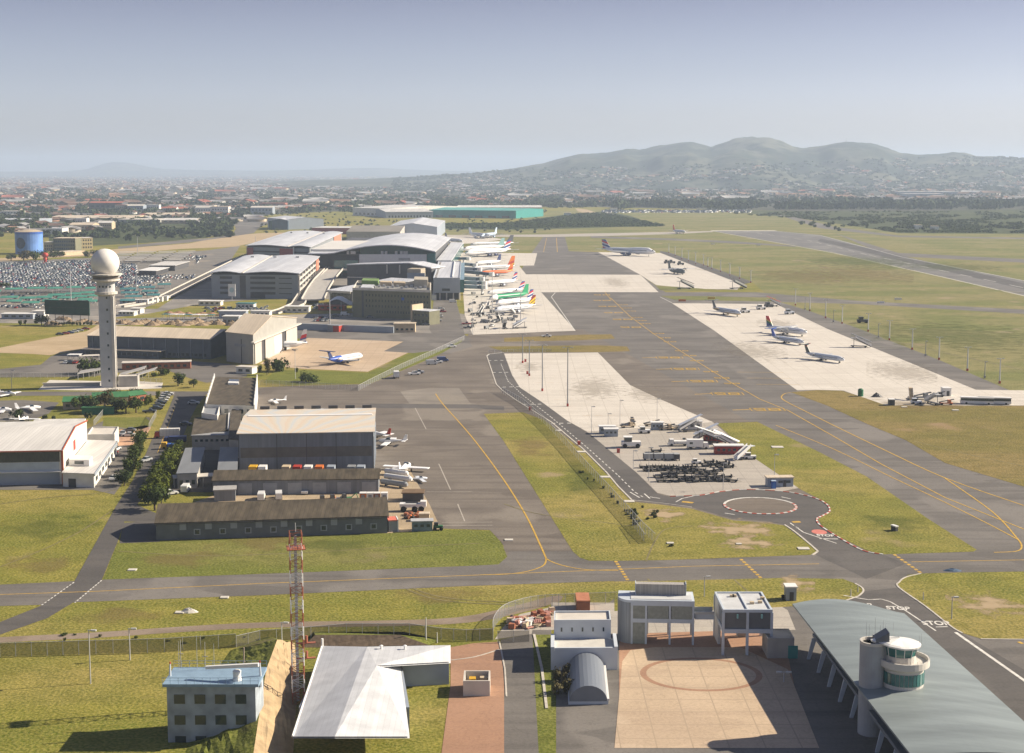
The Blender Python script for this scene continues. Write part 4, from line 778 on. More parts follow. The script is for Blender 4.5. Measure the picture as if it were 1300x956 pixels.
# ================================================================ TERMINAL AREA
def bands(b, m, rows, u0=0.03, u1=0.97, face='f', name='opening'):
    f = b.f
    for z0, z1 in rows:
        mb = MB()
        if face == 'f': f.box(mb, f.W*u0, f.W*u1, -0.1, 0.02, z0, z1)
        else: f.box(mb, f.W-0.02, f.W+0.1, f.D*u0, f.D*u1, z0, z1)
        b.part(name, mb, m)
for nm, lab, FL, FR, BR, hh, near in (('parking_garage', 'nearer of two pale roofed multi-storey parking garages left of the terminal', (268,346), (378,346.8), (404,325.4), 19.0, True),
                                      ('parking_garage', 'farther of two pale roofed multi-storey parking garages, with dark red panels', (312.8,311.6), (393,313.6), (433.8,295), 20.0, False)):
    fr = Frame(FL, FR, BR, z=hh); b = Bld(nm, lab, 'parking garage', fr); W, D = fr.W, fr.D
    b.wall(mat('garage_wall', (0.25, 0.27, 0.29), 0.7, 0.08, 0.2), hh-1.5)
    gap = 0.36 if near else 0.66
    mb = MB(); fr.box(mb, 1, W-1, 1, D-1, hh-1.5, hh-0.6); b.part('upper_deck', mb, DARKM)
    for u0, u1, n_ in ((-1.5, W*gap-0.8, 'roof'), (W*gap+0.8, W+1.5, 'roof')):
        mb = MB(); k = 6
        for i in range(k):
            a, c_ = u0+(u1-u0)*i/k, u0+(u1-u0)*(i+1)/k; sg = lambda t: 1.3*math.sin(math.pi*t)
            q = [(a,-2),(c_,-2),(c_,D+2),(a,D+2)]; zz = [hh+sg(i/k), hh+sg((i+1)/k), hh+sg((i+1)/k), hh+sg(i/k)]
            mb.hexa([tuple(fr.at(x, y, z-.5)) for (x, y), z in zip(q, zz)] + [tuple(fr.at(x, y, z)) for (x, y), z in zip(q, zz)])
        b.part(n_, mb, ROOFB)
    mb = MB(); fr.box(mb, W*gap-0.7, W*gap+0.7, -1.9, D+1.9, hh-0.4, hh+0.35); b.part('valley_gutter', mb, CONL)
    if near:
        for u0, u1 in ((0.10, 0.24), (0.45, 0.74)):
            bands(b, DARKM, [(3.0+k*3.8, 4.9+k*3.8) for k in range(4)], u0, u1)
        bands(b, DARKM, [(3.4+k*3.8, 4.1+k*3.8) for k in range(4)], 0.78, 0.93); bands(b, DGREYW, [(0.2, 17)], 0.33, 0.40, name='stair_recess')
        b.box('entrance', DARKM, W*0.45, W*0.62, -0.14, -0.1, 0, 3.2)
        for k in range(4): b.box('deck_edge', CONL, W+0.05, W+1.2, 0, D, 1.2+k*4.2, 2.6+k*4.2); b.box('opening', DARKM, W-0.02, W+0.08, 1, D-1, 2.8+k*4.2, 5.2+k*4.2)
        for k in range(8): b.box('pier', CONL, W+0.1, W+1.3, D*k/8, D*k/8+1.6, 0, 17.4)
        b.box('red_panel', mat('salmon_panel', (0.50, 0.20, 0.13), 0.7, 0.1), W+1.3, W+1.7, D*0.78, D*0.92, 9, 18)
    else:
        bands(b, DARKM, [(13.6, 15.2), (9.5, 11.5), (5.4, 7.4)], 0.02, 0.98)
        mr = mat('dark_red_panel', (0.30, 0.06, 0.055), 0.7, 0.1)
        b.box('red_panel', mr, W*0.01, W*0.11, -1.0, -0.1, 6, 18); b.box('red_panel', mr, W*0.53, W*0.74, -1.0, -0.1, 5, 18); b.box('white_fin', WHITE, W*0.745, W*0.76, -2.4, -0.1, 2, 19.5)
        b.box('red_panel', mat('salmon_panel', (0.5,0.2,0.13)), W+0.1, W+1.0, D*0.7, D*0.95, 8, 19)
    for k in range(3): b.box('roof_plant', STEEL, W*(0.15+0.3*k), W*(0.15+0.3*k)+3, D*0.8, D*0.8+3, hh+1.1, hh+2.4)
# ---- terminal
fr = Frame((392,352), (553,352), depth=330); b = Bld('terminal_building', 'long airport terminal with an arched pale metal roof over green glass', 'terminal', fr); W, D = fr.W, fr.D
def arch(t): return 21.5 + 7.5*max(0, math.sin(math.pi*min(1, max(0, (t-0.18)/0.88))))**1.0
b.box('wall', DGREYW, 2, W-3, 8, D-6, -0.3, 20)
mb = MB(); k = 20
for i in range(k):
    a, c_ = i/k, (i+1)/k; q = [(W*a,-3),(W*c_,-3),(W*c_-0,D),(W*a,D)]
    zz = [arch(a), arch(c_), arch(c_)*0.86, arch(a)*0.86]
    mb.hexa([tuple(fr.at(x, y, z-.8)) for (x, y), z in zip(q, zz)] + [tuple(fr.at(x, y, z)) for (x, y), z in zip(q, zz)])
b.part('roof', mb, ROOFB, label='sweeping arched pale roof')
mb = MB(); fr.box(mb, -2, W*0.47, 30, 190, 21.6, 23.2); b.part('white_roof', mb, mat('white_membrane', (0.62, 0.60, 0.56), 0.7, 0.06, 0.05))
mb = MB()
for i in range(k):
    a, c_ = i/k, (i+1)/k
    if a < 0.38: continue
    mb.add([tuple(fr.at(W*a, 6, 14)), tuple(fr.at(W*c_, 6, 14)), tuple(fr.at(W*c_, 6, arch(c_)-1)), tuple(fr.at(W*a, 6, arch(a)-1))], [(0,1,2,3)])
b.part('clerestory_glass', mb, mat('deep_green_glass', (0.015, 0.06, 0.055), 0.15, 0.2, 0.3))
b.box('parapet_wall', mat('parapet_white', (0.50, 0.52, 0.54), 0.6, 0.06), W*0.40, W*0.93, -0.8, 0.5, 9, 20.4); b.box('glass_wall', GGLASS, W*0.935, W*0.998, -0.6, 5, 0, 21.0); b.box('glass_wall', GGLASS, W*0.2, W*0.39, -0.4, 5, 4, 15)
b.box('wall_sign', GREYP, W*0.71, W*0.80, -0.95, -0.82, 15.0, 17.2)
for u in (0.30,0.33,0.35,0.57,0.60,0.68,0.72,0.745,0.76): b.box('roof_plant', STEEL, W*u, W*u+2.2, 1, 4, 20.4, 23.0)
b.box('departure_deck', CONW, W*0.05, W*0.42, -14, -1, 7, 8)
fr = Frame((441,367), (548,369), depth=42); b = Bld('terminal_front_block', 'dark walled block with a pale pitched roof edge in front of the terminal', 'building', fr); W, D = fr.W, fr.D
mb = MB(); fr.pts(mb, [(0,0,-.3),(W,0,-.3),(W,0,17.5),(W*.74,0,21.2),(0,0,19.2)], [(0,1,2,3,4)]); fr.pts(mb, [(0,D,-.3),(W,D,-.3),(W,D,16),(W*.74,D,19.5),(0,D,17.6)], [(4,3,2,1,0)])
fr.pts(mb, [(0,0,-.3),(0,D,-.3),(0,D,17.6),(0,0,19.2)], [(3,2,1,0)]); fr.pts(mb, [(W,0,-.3),(W,D,-.3),(W,D,16),(W,0,17.5)], [(0,1,2,3)]); b.part('wall', mb, DGREYW)
mb = MB()
for a, c_, za, zc in ((0,.74,19.2,21.2),(.74,1,21.2,17.5)):
    q = [(W*a,-1),(W*c_,-1),(W*c_,D),(W*a,D)]; zz = [za,zc,zc-1.6,za-1.6]; mb.hexa([tuple(fr.at(x, y, z)) for (x, y), z in zip(q, zz)] + [tuple(fr.at(x, y, z+.8)) for (x, y), z in zip(q, zz)])
b.part('roof', mb, ROOFB); b.box('grey_band', CONL, 0, W*0.35, -0.3, 0, 9.2, 9.9)
for u in (0.47, 0.62): b.box('downpipe', CONL, W*u, W*u+1.0, -0.5, -0.05, 13, 20)
b.box('roof_block', mat('tan_plant_room', (0.42, 0.36, 0.27), 0.7, 0.08), W*0.785, W*0.94, -16, -3, 12, 18); b.box('roof_block', BLUEW, W*0.785, W*0.99, -17, -16.1, 9, 15)
# ---- olive office block
fr = Frame((447.8,402.5), (547,406.5), (548,378), depth=62); b = Bld('olive_office_block', 'wide olive green office block with rows of small dark windows', 'office block', fr); W, D = fr.W, fr.D
b.wall(OLIVE, 17.6); b.flat_roof(mat('grey_roof_felt', (0.22,0.215,0.2),0.9,0.15,0.2), 17.6, -0.4, 0.25); b.parapet(CONL, 17.6, 1.5, 0.6)
for k in range(4): b.windows(20, 3.4+k*3.5, 4.9+k*3.5, lo=0.16 if k else 0.3, hi=0.98, w=0.38)
b.box('stair_recess', DGREYW, W*0.12, W*0.145, -0.12, 0.02, 0.5, 17); b.box('blue_sign', BLUE, W*0.63, W*0.665, -0.25, -0.08, 12.0, 13.8)
b.box('green_roof_court', mat('turf_roof_green', (0.15,0.24,0.07),0.8,0.1), W*0.08, W*0.30, D*0.62, D*0.95, 17.9, 21)
for u in (0.33, 0.51): b.box('roof_cabin', BEIGE, W*u, W*u+W*0.15, D*0.6, D*0.78, 17.9, 20.4)
for i in range(12): b.box('roof_plant', STEEL, W*(0.25+0.06*i), W*(0.25+0.06*i)+1.8, D*(0.3+0.1*(i % 3)), D*(0.3+0.1*(i % 3))+2, 17.9, 19.2)
b.box('tan_roof_hall', mat('tan_hall', (0.46,0.41,0.32),0.7,0.08), W*0.78, W*0.96, D*0.55, D*0.98, 17.9, 23)
b.box('silver_roof', ROOFB, W*0.10, W*0.26, D*0.10, D*0.5, 17.9, 19.0)
fr = Frame((524,411.5), (545,413), depth=11); b = Bld('beige_annex', 'small beige and grey annex at the right foot of the olive office block', 'annex', fr); b.wall(OLIVE, 8.5); b.flat_roof(ROOFB, 8.5, 0.3); b.windows(4, 5.2, 6.6); b.windows(4, 1.6, 3); b.box('stair_wall', BEIGE, -1.2, 0, -0.5, 11, 0, 12)
# left low terminal wing, slope roof and tent canopy
fr = Frame((418,386), (447,388), depth=60); b = Bld('low_terminal_wing', 'low wing with sloping silver roof left of the olive office block', 'building', fr); W, D = fr.W, fr.D
b.wall(DGREYW, 9.5); mb = MB(); q = [(-1,-2),(W,-2),(W+14,D),(8,D)]; zz = [9.6,9.6,15,15]; mb.hexa([tuple(fr.at(x, y, z)) for (x, y), z in zip(q, zz)] + [tuple(fr.at(x, y, z+.5)) for (x, y), z in zip(q, zz)]); b.part('roof', mb, ROOFB); b.box('fascia', CONL, -1, W+0.5, -2.4, -2, 8.6, 10); b.windows(6, 5, 8, w=0.7)
a, c_ = P(418,395), P(448,396); T = thing('tent_canopy', 'white curved tent canopy beside the olive office block', 'canopy', (a+c_)/2); mb = MB(); n = 12; D = 16
vs = []; cx_ = (a+c_)/2
for j in (0, 1):
    for i in range(n+1):
        t = i/n; x = (a.x-cx_.x)+(c_.x-a.x)*t; z = 6.0+2.6*math.sin(t*math.pi*1.5)*(1-0.35*t); vs.append((x, D*j*(1-0.3*abs(t-0.5)), z + 0.8*j))
mb.add(vs, [(i, i+1, n+2+i, n+1+i) for i in range(n)]); mb.add([(x, y, z-0.15) for x, y, z in vs], [(n+1+i, n+2+i, i+1, i) for i in range(n)]); mb.build('canopy_skin', WHITE, parent=T)
for t in (0.05, 0.5, 0.95): mb = MB(); x = (a.x-cx_.x)+(c_.x-a.x)*t; mb.tube((x, 1, 0), (x, 1, 6.4), 0.2, n=6); mb.build('mast', STEEL, parent=T)
# ---- pier building
fr = Frame((550,380), (584,380.5), (588,366), depth=None); fr = Frame((549.8,354), (584,354), (585.5,332.6), z=15.5); b = Bld('pier_building', 'grey-blue raised pier building with green glass end beside the parked airliners', 'pier', fr); W, D = fr.W, fr.D
b.box('wall', mat('pier_wall', (0.36,0.39,0.43),0.6,0.06,0.2), 0, W, 0, D, 5.2, 15.5); b.flat_roof(ROOFB, 15.5, -0.3); b.parapet(mat('pier_wall', (0,0,0)), 15.5, 0.8, 0.5)
b.box('glass_end', GGLASS, W+0.02, W+3.0, 1, D, 5.4, 14.8); b.box('underpass', DARKM, 2, W-1, 2, D-2, 0, 5.1); b.box('window', GLASS, W*0.33, W*0.62, -0.15, 0.0, 6.6, 8.4); b.box('roof_ridge', WHITE, W*0.70, W*0.73, D*0.05, D*0.98, 15.9, 16.8)
for k in range(14): b.box('skylight', mat('tan_plant_room', (0,0,0)), W*0.06, W*0.14, D*(0.04+0.067*k), D*(0.04+0.067*k)+2.0, 15.9, 16.3)
for u in (0.02, 0.25, 0.5, 0.75, 0.98): mb = MB(); mb.tube(fr.at(W*u, -0.2, 0), fr.at(W*u, -0.2, 5.2), 0.45, n=8); b.part('column', mb, CONL)
b.box('base_cabin', WHITE2, -1, W*0.12, -3, 0, 0, 4)
fr = Frame((553,352), (586,352), depth=340); b = Bld('pier_concourse', 'long low glazed concourse behind the pier building along the airliner stands', 'concourse', fr); W, D = fr.W, fr.D
b.box('wall', DGREYW, 0, W*0.55, 20, D, 4.5, 13); b.box('roof', ROOFB, -0.5, W*0.58, 19, D+1, 13.01, 13.8); b.box('glass', GGLASS, W*0.55, W*0.60, 22, D-2, 5, 12.5)
for k in range(10): mb = MB(); mb.tube(fr.at(W*0.5, 25+k*32, 0), fr.at(W*0.5, 25+k*32, 4.6), 0.6, n=6); b.part('column', mb, CONL)
# ---- ramps (elevated road) with lit parapets
def ramp(name, label, pts, w, m=ASPH_D, par=0.85):
    v3 = [P(x, y, z) for x, y, z in pts]; c0 = v3[0].copy(); c0.z = 0; root = thing(name, label, 'road ramp', c0)
    dk, pl, pr = MB(), MB(), MB()
    for i, (p, q) in enumerate(zip(v3, v3[1:])):
        d = (q-p); n = Vector((-d.y, d.x, 0)).normalized()*w/2; e = n.normalized()*0.6
        def bx(mb, o0, o1, z0, z1): mb.hexa([tuple(Vector((r.x, r.y, r.z+z0))) for r in (p+o0, q+o0, q+o1, p+o1)] + [tuple(Vector((r.x, r.y, r.z+z1))) for r in (p+o0, q+o0, q+o1, p+o1)])
        bx(dk, -n, n, -0.9, 0); bx(pl, n-e*0.5, n+e*0.5, -0.7, par); bx(pr, -n-e*0.5, -n+e*0.5, -0.7, par)
        if p.z > 2.5:
            cl = MB(); s = (p+q)/2; cl.tube((s.x, s.y, 0), (s.x, s.y, s.z-0.8), 0.9, n=8); cl.build('column', CONW, parent=root, org=c0)
    dk.build('deck', m, parent=root, org=c0); pl.build('parapet', CONL, parent=root, org=c0); pr.build('parapet', CONL, parent=root, org=c0); return root
ramp('departure_ramp', 'curved concrete ramp with pale parapets rising beside the nearer parking garage', [(345,398,0.3),(362,393,0.5),(378,386,1.5),(388,370,4),(396,357,6.5),(404,346,7.8),(416,336,8),(432,326,8)], 9)
ramp('departure_bridge', 'wide elevated concrete roadway between the garage ramp and the terminal', [(397,380,3.2),(404,366,5.5),(412,354,8),(424,341,8),(440,330,8)], 16, m=CONW)
canopy('entrance_canopy', 'small blue-white flat canopy over the terminal roadway', (425,352), (443,352), 12, 34, ROOFB, n=3)
ramp('approach_ramp', 'long straight pale walled road ramp running along the car park to the garages', [(133,390,0.4),(152,389,0.5),(180,385,1.0),(208,377,1.8),(240,361,3),(278,342,4.5),(312,325,6)], 8)
# ---- blank billboard seen from behind
a, c_ = P(57.5,412), P(114,414); rt = thing('billboard', 'big dark green billboard seen from behind, on thin posts in the grass', 'billboard', (a+c_)/2, seg_rz(a, c_)); L = (c_-a).length
z0, z1 = HT(57, 412, 399), HT(57, 412, 380.5)
mb = MB(); mb.box(-L/2, L/2, 0.1, 0.6, z0, z1); mb.build('panel', GREEND, parent=rt)
for i in range(6): mb = MB(); x = -L/2+1+(L-2)*i/5; mb.box(x-.15, x+.15, 0.6, 0.9, 0, z1-0.5); mb.build('post', DARKM, parent=rt)
for i in range(3): mb = MB(); z = z0+0.6+(z1-z0-1.2)*i/2; mb.box(-L/2+0.2, L/2-0.2, -0.08, 0.09, z-.08, z+.08); mb.build('rail', DARKM, parent=rt)
# ---- carport canopies of the car park
SH2 = mat('teal_shade_cloth', (0.045, 0.17, 0.18), 0.8, 0.4, 0.15)
k = 0
GRN = [(0,379,26),(8,384,22),(24,380,24),(27,386,26),(45,379,24),(53,383.5,24),(60,376,26),(72,379.6,26),(82,374.5,24),(90,378,24),(98,382,22),(101,373,22),(112,377,16),(112,384,14),(6,368,26),(34,367,26),(60,367,22),(84,366,22),(108,367,16),(-22,381,24),(-20,371,24)]
for x, y, w in GRN:
    canopy('shade_canopy', 'green cloth shade canopy over parked cars left of the radar tower', (x, y+4.6), (x+w*.86, y+4.3), 2.9, 7, SHADE, 'green shade canopies left of the radar tower', n=3, cat='shade canopy', tilt=0.9)
for x, y, w in ((152,368,24),(153,373,26),(158,378,26),(176,366,24),(180,371,24),(186,376,20),(200,362,20),(152,383,22)):
    canopy('shade_canopy', 'teal cloth shade canopy over parked cars right of the radar tower', (x, y+4.6), (x+w*.86, y+4.3), 2.9, 7, SH2, 'teal shade canopies right of the radar tower', n=3, cat='shade canopy', tilt=0.9)
GRY = mat('grey_shade_net', (0.17, 0.165, 0.16), 0.85, 0.12, 0.3)
for j in range(5):
    for i in range(5):
        x = -10 + i*26 + (j % 2)*8; y = 371.5 + j*1.6 - i*0.15
        if y < 376: canopy('shade_canopy', 'grey net shade canopy in the rows left of the radar tower', (x, y), (x+24, y-.3), 2.7, 5, GRY, 'grey net shade canopies left of the radar tower', n=2, cat='shade canopy')
for j in range(7):
    for i in range(4):
        x = 152+i*25-j*3; y = 323.5+j*1.9-i*0.35
        canopy('shade_canopy', 'pale grey net shade canopy in the rows behind the radome', (x, y), (x+22, y-.4), 2.7, 11, mat('pale_shade_net', (0.42,0.40,0.36),0.8,0.1), 'pale net shade canopies behind the radome', n=2, cat='shade canopy')
b = simple('covered_walkway', 'white roofed walkway building with a dark front at the edge of the car park', 'walkway', (176,349.5), (198,350), 4.2, depth=45, BR=(248,336), wall=DARKM, roof=WHITE, over=1.0)
simple('walkway_hall', 'wide white roofed hall at the end of the covered walkway', 'hall', (190,344), (222,344), 5.0, depth=60, wall=DGREYW, roof=ROOFW, over=1)
# ---- clutter between the garages and the cream hangar
rnd.seed(3)
KC = [(150,401,20,2.6,WHITE,'white flat kiosk beside the radar tower'),(166,398,12,3.2,WHITE2,'small stepped white kiosk right of the tower'),(252,388,28,3,WHITE,'thin white canopy kiosk left of the square white sign'),(278,404,34,4.5,BLUEW,'long blue-grey site office with a white roof behind the gable hangar'),(283,411,20,4.5,BLUEW,'short blue-grey site office nearer the cream hangar'),
      (300,392,22,3.5,SH2,'teal roofed kiosk below the square white sign'),(318,402,24,3.5,ROOFW,'rounded white tank-like cabin behind the gable hangar'),(362,397,30,4.0,WHITE,'white curved roof kiosk at the foot of the garage ramp'),(404,394,34,3,RED_P,'low red and dark cabin under the roadway'),(2,405,40,3.2,BLUEW,'long blue roofed shed on the grass at the far left'),(42,404,14,4.5,WHITE2,'small white cube cabin left of the billboard')]
for x, y, w, h, m, lb in KC:
    b = simple('kiosk', lb, 'kiosk', (x, y), (x+w, y+.2), h, depth=7, wall=m if m in (BLUEW, RED_P) else WHITE2, roof=WHITE if m in (BLUEW,) else m, win=4, wz=(1.2, 2.4), over=0.6)
for i in range(7):
    canopy('bus_shelter', 'narrow white flat roofed shelter in the row behind the cream hangar', (205+i*9.5, 405.3+i*0.15), (213.5+i*9.5, 405.4+i*0.15), 3.0, 5, WHITE if i % 3 else SH2, 'flat shelters behind the cream hangar', n=2, cat='shelter')
for i in range(10):
    x = 152+i*6.2; simple('market_booth', 'small white booth in the curved row at the car park edge', 'booth', (x, 386.8-i*0.05-(i > 5)*(i-5)*1.1), (x+4.4, 386.8-i*0.05-(i > 5)*(i-5)*1.1), 3.2, depth=4, wall=WHITE2, roof=WHITE, group='white booths at the car park edge')
fr_ = Frame((290,380.5), (299,380.7), depth=0.5); b = Bld('square_sign', 'square white sign board with pale emblem in front of the nearer garage', 'sign', fr_); b.box('board', WHITE, 0, fr_.W, 0, 0.4, 2.6, 11.5); b.box('post', STEEL, fr_.W*0.45, fr_.W*0.55, 0.1, 0.3, 0, 2.6); mb = MB(); mb.lathe((0,0,0), [(1.7,0),(1.7,0.1)], 16); c9 = fr_.at(fr_.W*.5, -0.12, 7.2)
mb = MB(); mb.tube(c9, c9-fr_.v*0.1, 1.8, n=20); b.part('emblem', mb, mat('pale_teal', (0.42,0.55,0.55),0.6,0.1))
# rubble and earth heaps behind the cream hangar
ROCK = mat('earth_heap', (0.30, 0.22, 0.14), 0.95, 0.35, 0.8, bump=0.4)
def heap(x, y, w, h, label, group=None, m=ROCK, flat=0.6):
    p = P(x, y); mb = MB(); n, k = 12, 5; rings = []
    for j in range(k):
        t = j/(k-1); r = w/2*(1-t)**0.8+0.05; rings.append([(r*math.cos(2*math.pi*i/n)*(1+.25*noise.noise((i*.9+p.x, j, 1))), flat*r*math.sin(2*math.pi*i/n)*(1+.25*noise.noise((i*.7, j+p.y, 5))), h*t*(1+.3*noise.noise((i*.8, j*.9, p.x)))) for i in range(n)])
    mb.loft(rings); return tag(mb.build('earth_heap', m, loc=p), label, 'earth heap', group)
for i in range(26): heap(148+i*6.4+rnd.uniform(-1,1), 412.5+rnd.uniform(-1.6,1.0)+(i % 2)*1.6-1.5, rnd.uniform(7,12), rnd.uniform(1.5,3.2), 'brown earth and rubble heap behind the cream roofed hangar', 'earth heaps behind the cream hangar')
for i in range(16): heap(62+i*4.6, 411+rnd.uniform(-5,2), rnd.uniform(6,9), rnd.uniform(1.5,3), 'sandy heap under and behind the dark green billboard', 'sandy heaps at the billboard')
for i in range(16): heap(215+i*6, 398+rnd.uniform(-2,3), rnd.uniform(6,10), rnd.uniform(0.6,1.6), 'reddish earth heap in front of the nearer garage', 'reddish earth heaps by the garage', m=mat('red_earth', (0.33,0.19,0.12),0.95,0.3,0.6))
# ---- far halls
simple('grey_hall', 'grey hall with glass front standing alone in the grass beyond the garages', 'hall', (366,291.5), (411,290.5), 16, depth=90, wall=BLUEW, roof=ROOFB, kind='v', rise=3)
fr = Frame((345,291.8), (365.5,291.8), depth=90); b = Bld('glass_hall', 'dark blue glazed hall joined to the left of the lone grey hall', 'hall', fr); b.wall(mat('blue_glass_wall', (0.05,0.09,0.14),0.25,0.2,0.1), 15, 2.5, 'v'); b.gable_roof(ROOFB, 15, 2.5, 'v'); b.box('corner_tower', GREEND, -4, 1, -3, 3, 0, 14)
simple('white_warehouse', 'left one of the long white warehouses at the edge of the suburb', 'warehouse', (448,273.5), (493,275), 16, depth=230, wall=WHITE2, roof=ROOFW, kind='u', rise=4, win=8, wz=(2,6))
simple('white_warehouse', 'long low white warehouse with dark loading doors beside the teal one', 'warehouse', (490,277), (550,276.5), 12, depth=170, wall=BLUEW, roof=ROOFW, kind='u', rise=4, win=14, wz=(1,5))
simple('teal_warehouse', 'long teal warehouse with a white roofed hall behind', 'warehouse', (545,276), (655,277.5), 15, depth=150, wall=TEAL, roof=mat('teal_roof', (0.10,0.36,0.32),0.5,0.1,0.05), kind='u', rise=3, win=6, wz=(0.5,5))
simple('white_warehouse', 'white warehouse partly hidden behind the teal warehouse', 'warehouse', (580,272.4), (688,272.4), 15, depth=120, wall=BEIGE, roof=ROOFW, kind='u', rise=3)
simple('pale_roof_hall', 'pale arched hall right behind the terminal roof', 'hall', (492,304), (555,304), 17, depth=240, wall=BLUEW, roof=ROOFB, kind='v', rise=5)
simple('white_long_hall', 'long white roofed hall with a dark red base behind the farther garage', 'hall', (396,297), (462,297.5), 9, depth=60, wall=mat('dark_red_panel', (0,0,0)), roof=ROOFW)
simple('brown_hangar', 'low brown arched hangar between the white long hall and the terminal roof', 'hangar', (440,308), (508,308), 14, depth=160, wall=CONW, roof=mat('brown_grey_roof', (0.22,0.20,0.17),0.8,0.12,0.05), kind='u', rise=5)
# blue water tank
p = P(37.5, 322); rt = thing('water_tank', 'big round blue water tank with a dark painted disc on its side', 'water tank', p); r = (P(54.5,322)-P(20.5,322)).length/2; hz_ = HT(37, 322, 294)
mb = MB(); mb.lathe((0,0,0), [(r,-.3),(r,hz_)], 32); mb.build('shell', mat('tank_blue', (0.12, 0.25, 0.58), 0.5, 0.35, 0.06), parent=rt, smooth=False)
mb = MB(); mb.lathe((0,0,0), [(r+.15,hz_-2.4),(r+.15,hz_)], 32); mb.build('top_band', BLUE, parent=rt); mb = MB(); mb.lathe((0,0,0), [(r+.3,hz_),(r*.5,hz_+2.2),(0.1,hz_+2.6)], 32); mb.build('roof', mat('tank_roof', (0.42,0.34,0.24),0.8,0.1), parent=rt)
mb = MB(); a0 = -math.pi/2-0.35
for i in range(14):
    t0, t1 = -1+2*i/14, -1+2*(i+1)/14
    for s_, e_ in ((t0, t1),):
        w0, w1 = math.sqrt(max(0,1-s_*s_)), math.sqrt(max(0,1-e_*e_)); R_ = 6.2; q = []
        for t, w in ((s_, w0), (e_, w1)):
            aa = a0+t*R_/r; q += [(( r+.2)*math.cos(aa), (r+.2)*math.sin(aa), hz_*.5-w*R_), ((r+.2)*math.cos(aa), (r+.2)*math.sin(aa), hz_*.5+w*R_)]
        mb.add(q, [(0,2,3,1)])
mb.build('painted_disc', mat('navy_disc', (0.03,0.05,0.10),0.6,0.5,0.3), parent=rt)
mb = MB(); mb.tube((1,0,hz_+2.4), (1,0,hz_+7), 0.5, n=8); mb.build('vent', STEEL, parent=rt)
# offices by the tank and mid-distance named buildings
simple('yellow_office', 'small cream yellow office right beside the blue water tank', 'office', (56,318.5), (67,318.5), 10, depth=18, wall=mat('cream_yellow', (0.55,0.45,0.25),0.8,0.1), roof=CONL, win=4, wz=[(1.5,3),(5,6.5)])
simple('long_office', 'long olive office with a pale roof right of the water tank', 'office', (68,319), (96,319), 15, depth=25, wall=OLIVE, roof=ROOFC, win=11, wz=[(2,4),(6.2,8.2),(10.4,12.4)])
simple('yellow_framed_office', 'grey office with bright yellow end walls right of the olive office', 'office', (98,317.5), (118,317), 14, depth=22, wall=mat('cream_yellow', (0,0,0)), roof=CONL, win=6, wz=[(2,4),(6.2,8.2),(10.4,12.4)])
simple('cream_shed', 'low cream roofed shed behind the car park, near two round trees', 'shed', (81,325), (108,323), 4, depth=20, wall=BEIGE, roof=ROOFC)
MID = [(53,297,26,8,WHITE2,ROOFB),(88,293,30,9,BEIGE,ROOFC),(96,288,14,14,WHITE2,ROOFW),(124,291,18,10,BEIGE,ROOFW),(-10,284,60,7,BLUEW,ROOFB),(60,281,110,6,BEIGE,ROOFC),(150,283,50,6,CONW,CONL),
       (113,269,42,20,DGREYW,mat('red_tile', (0.34,0.10,0.06),0.8,0.15)),(146,270,16,17,BEIGE,MATS['red_tile']),(158,270,24,15,BLUEW,CONL),(186,269,16,16,WHITE2,ROOFW),(206,269.5,18,9,WHITE2,MATS['red_tile']),(244,267,28,11,BEIGE,ROOFW),(248,272,20,14,WHITE2,CONL),(268,272,22,16,WHITE2,ROOFC),(318,272,28,14,BLUEW,CONL),(330,264,32,12,MATS['red_tile'],MATS['red_tile']),(180,276,70,5,CONW,ROOFC),(0,273,26,8,WHITE2,CONL),(205,284,44,6,BEIGE,ROOFW)]
MN = ['pale','cream','white','brick','grey']
for i, (x, y, w, h, wm, rm) in enumerate(MID):
    pos = 'left of the highway' if x < 200 else 'right of the tree clump'
    simple('suburban_block', 'distant block in the suburb behind the water tank and car park, bigger than the houses', 'building', (x, y), (x+w, y), h, depth=max(18, w*1.2), wall=wm, roof=rm, kind='u' if i % 2 else 'flat', rise=3, win=6, wz=(h*.55, h*.72), group='larger blocks in the suburb behind the car park')
for i, (x, y, w) in enumerate([(1143,248.5,73),(1150,251.5,48),(1206,256,22),(1233,256,60),(1105,253,20),(995,247,12)]):
    simple('far_factory', 'far white roofed factory hall at the foot of the mountain', 'factory', (x, y), (x+w, y), 14 if i < 2 else 9, depth=80, wall=BLUEW, roof=ROOFW, group='white factory halls at the mountain foot')
for x, y in ((775,267.6),(1162,290.5),(716,274),(1183,292)):
    simple('roadside_cabin', 'small pale cabin beyond the airfield grass', 'cabin', (x, y), (x+9, y), 6, depth=10, wall=WHITE2, roof=ROOFC, group='small cabins beyond the airfield')
# ================================================================ FOREGROUND BUILDINGS
FRM = mat('frame_white_blue', (0.50, 0.55, 0.60), 0.5, 0.06); PAN = mat('olive_mesh_panel', (0.24, 0.26, 0.23), 0.4, 0.15, 1.5); DPAN = mat('dark_grey_panel', (0.13, 0.135, 0.145), 0.5, 0.1)
fr = Frame((784,817), (881,819), depth=6.5); b = Bld('framed_pavilion', 'blue-white framed building on columns with a rounded left end and roof louvre', 'pavilion', fr); W, D = fr.W, fr.D; H1 = 9.1
k = W*0.17
mb = MB(); n = 12; pts_ = [(k*(1-math.cos(math.pi/2*i/n)), D/2-D/2*math.sin(math.pi/2*i/n)) for i in range(n+1)]
pl = [fr.at(u, v) for u, v in pts_] + [fr.at(k, D)] + [fr.at(0.4, D-0.3)]
mb.prism([(p.x, p.y) for p in pl], -0.2, H1-0.5); b.part('round_wall', mb, mat('ribbed_grey', (0.24,0.26,0.28),0.5,0.2,0.8, streak=(8,8,0.1)))
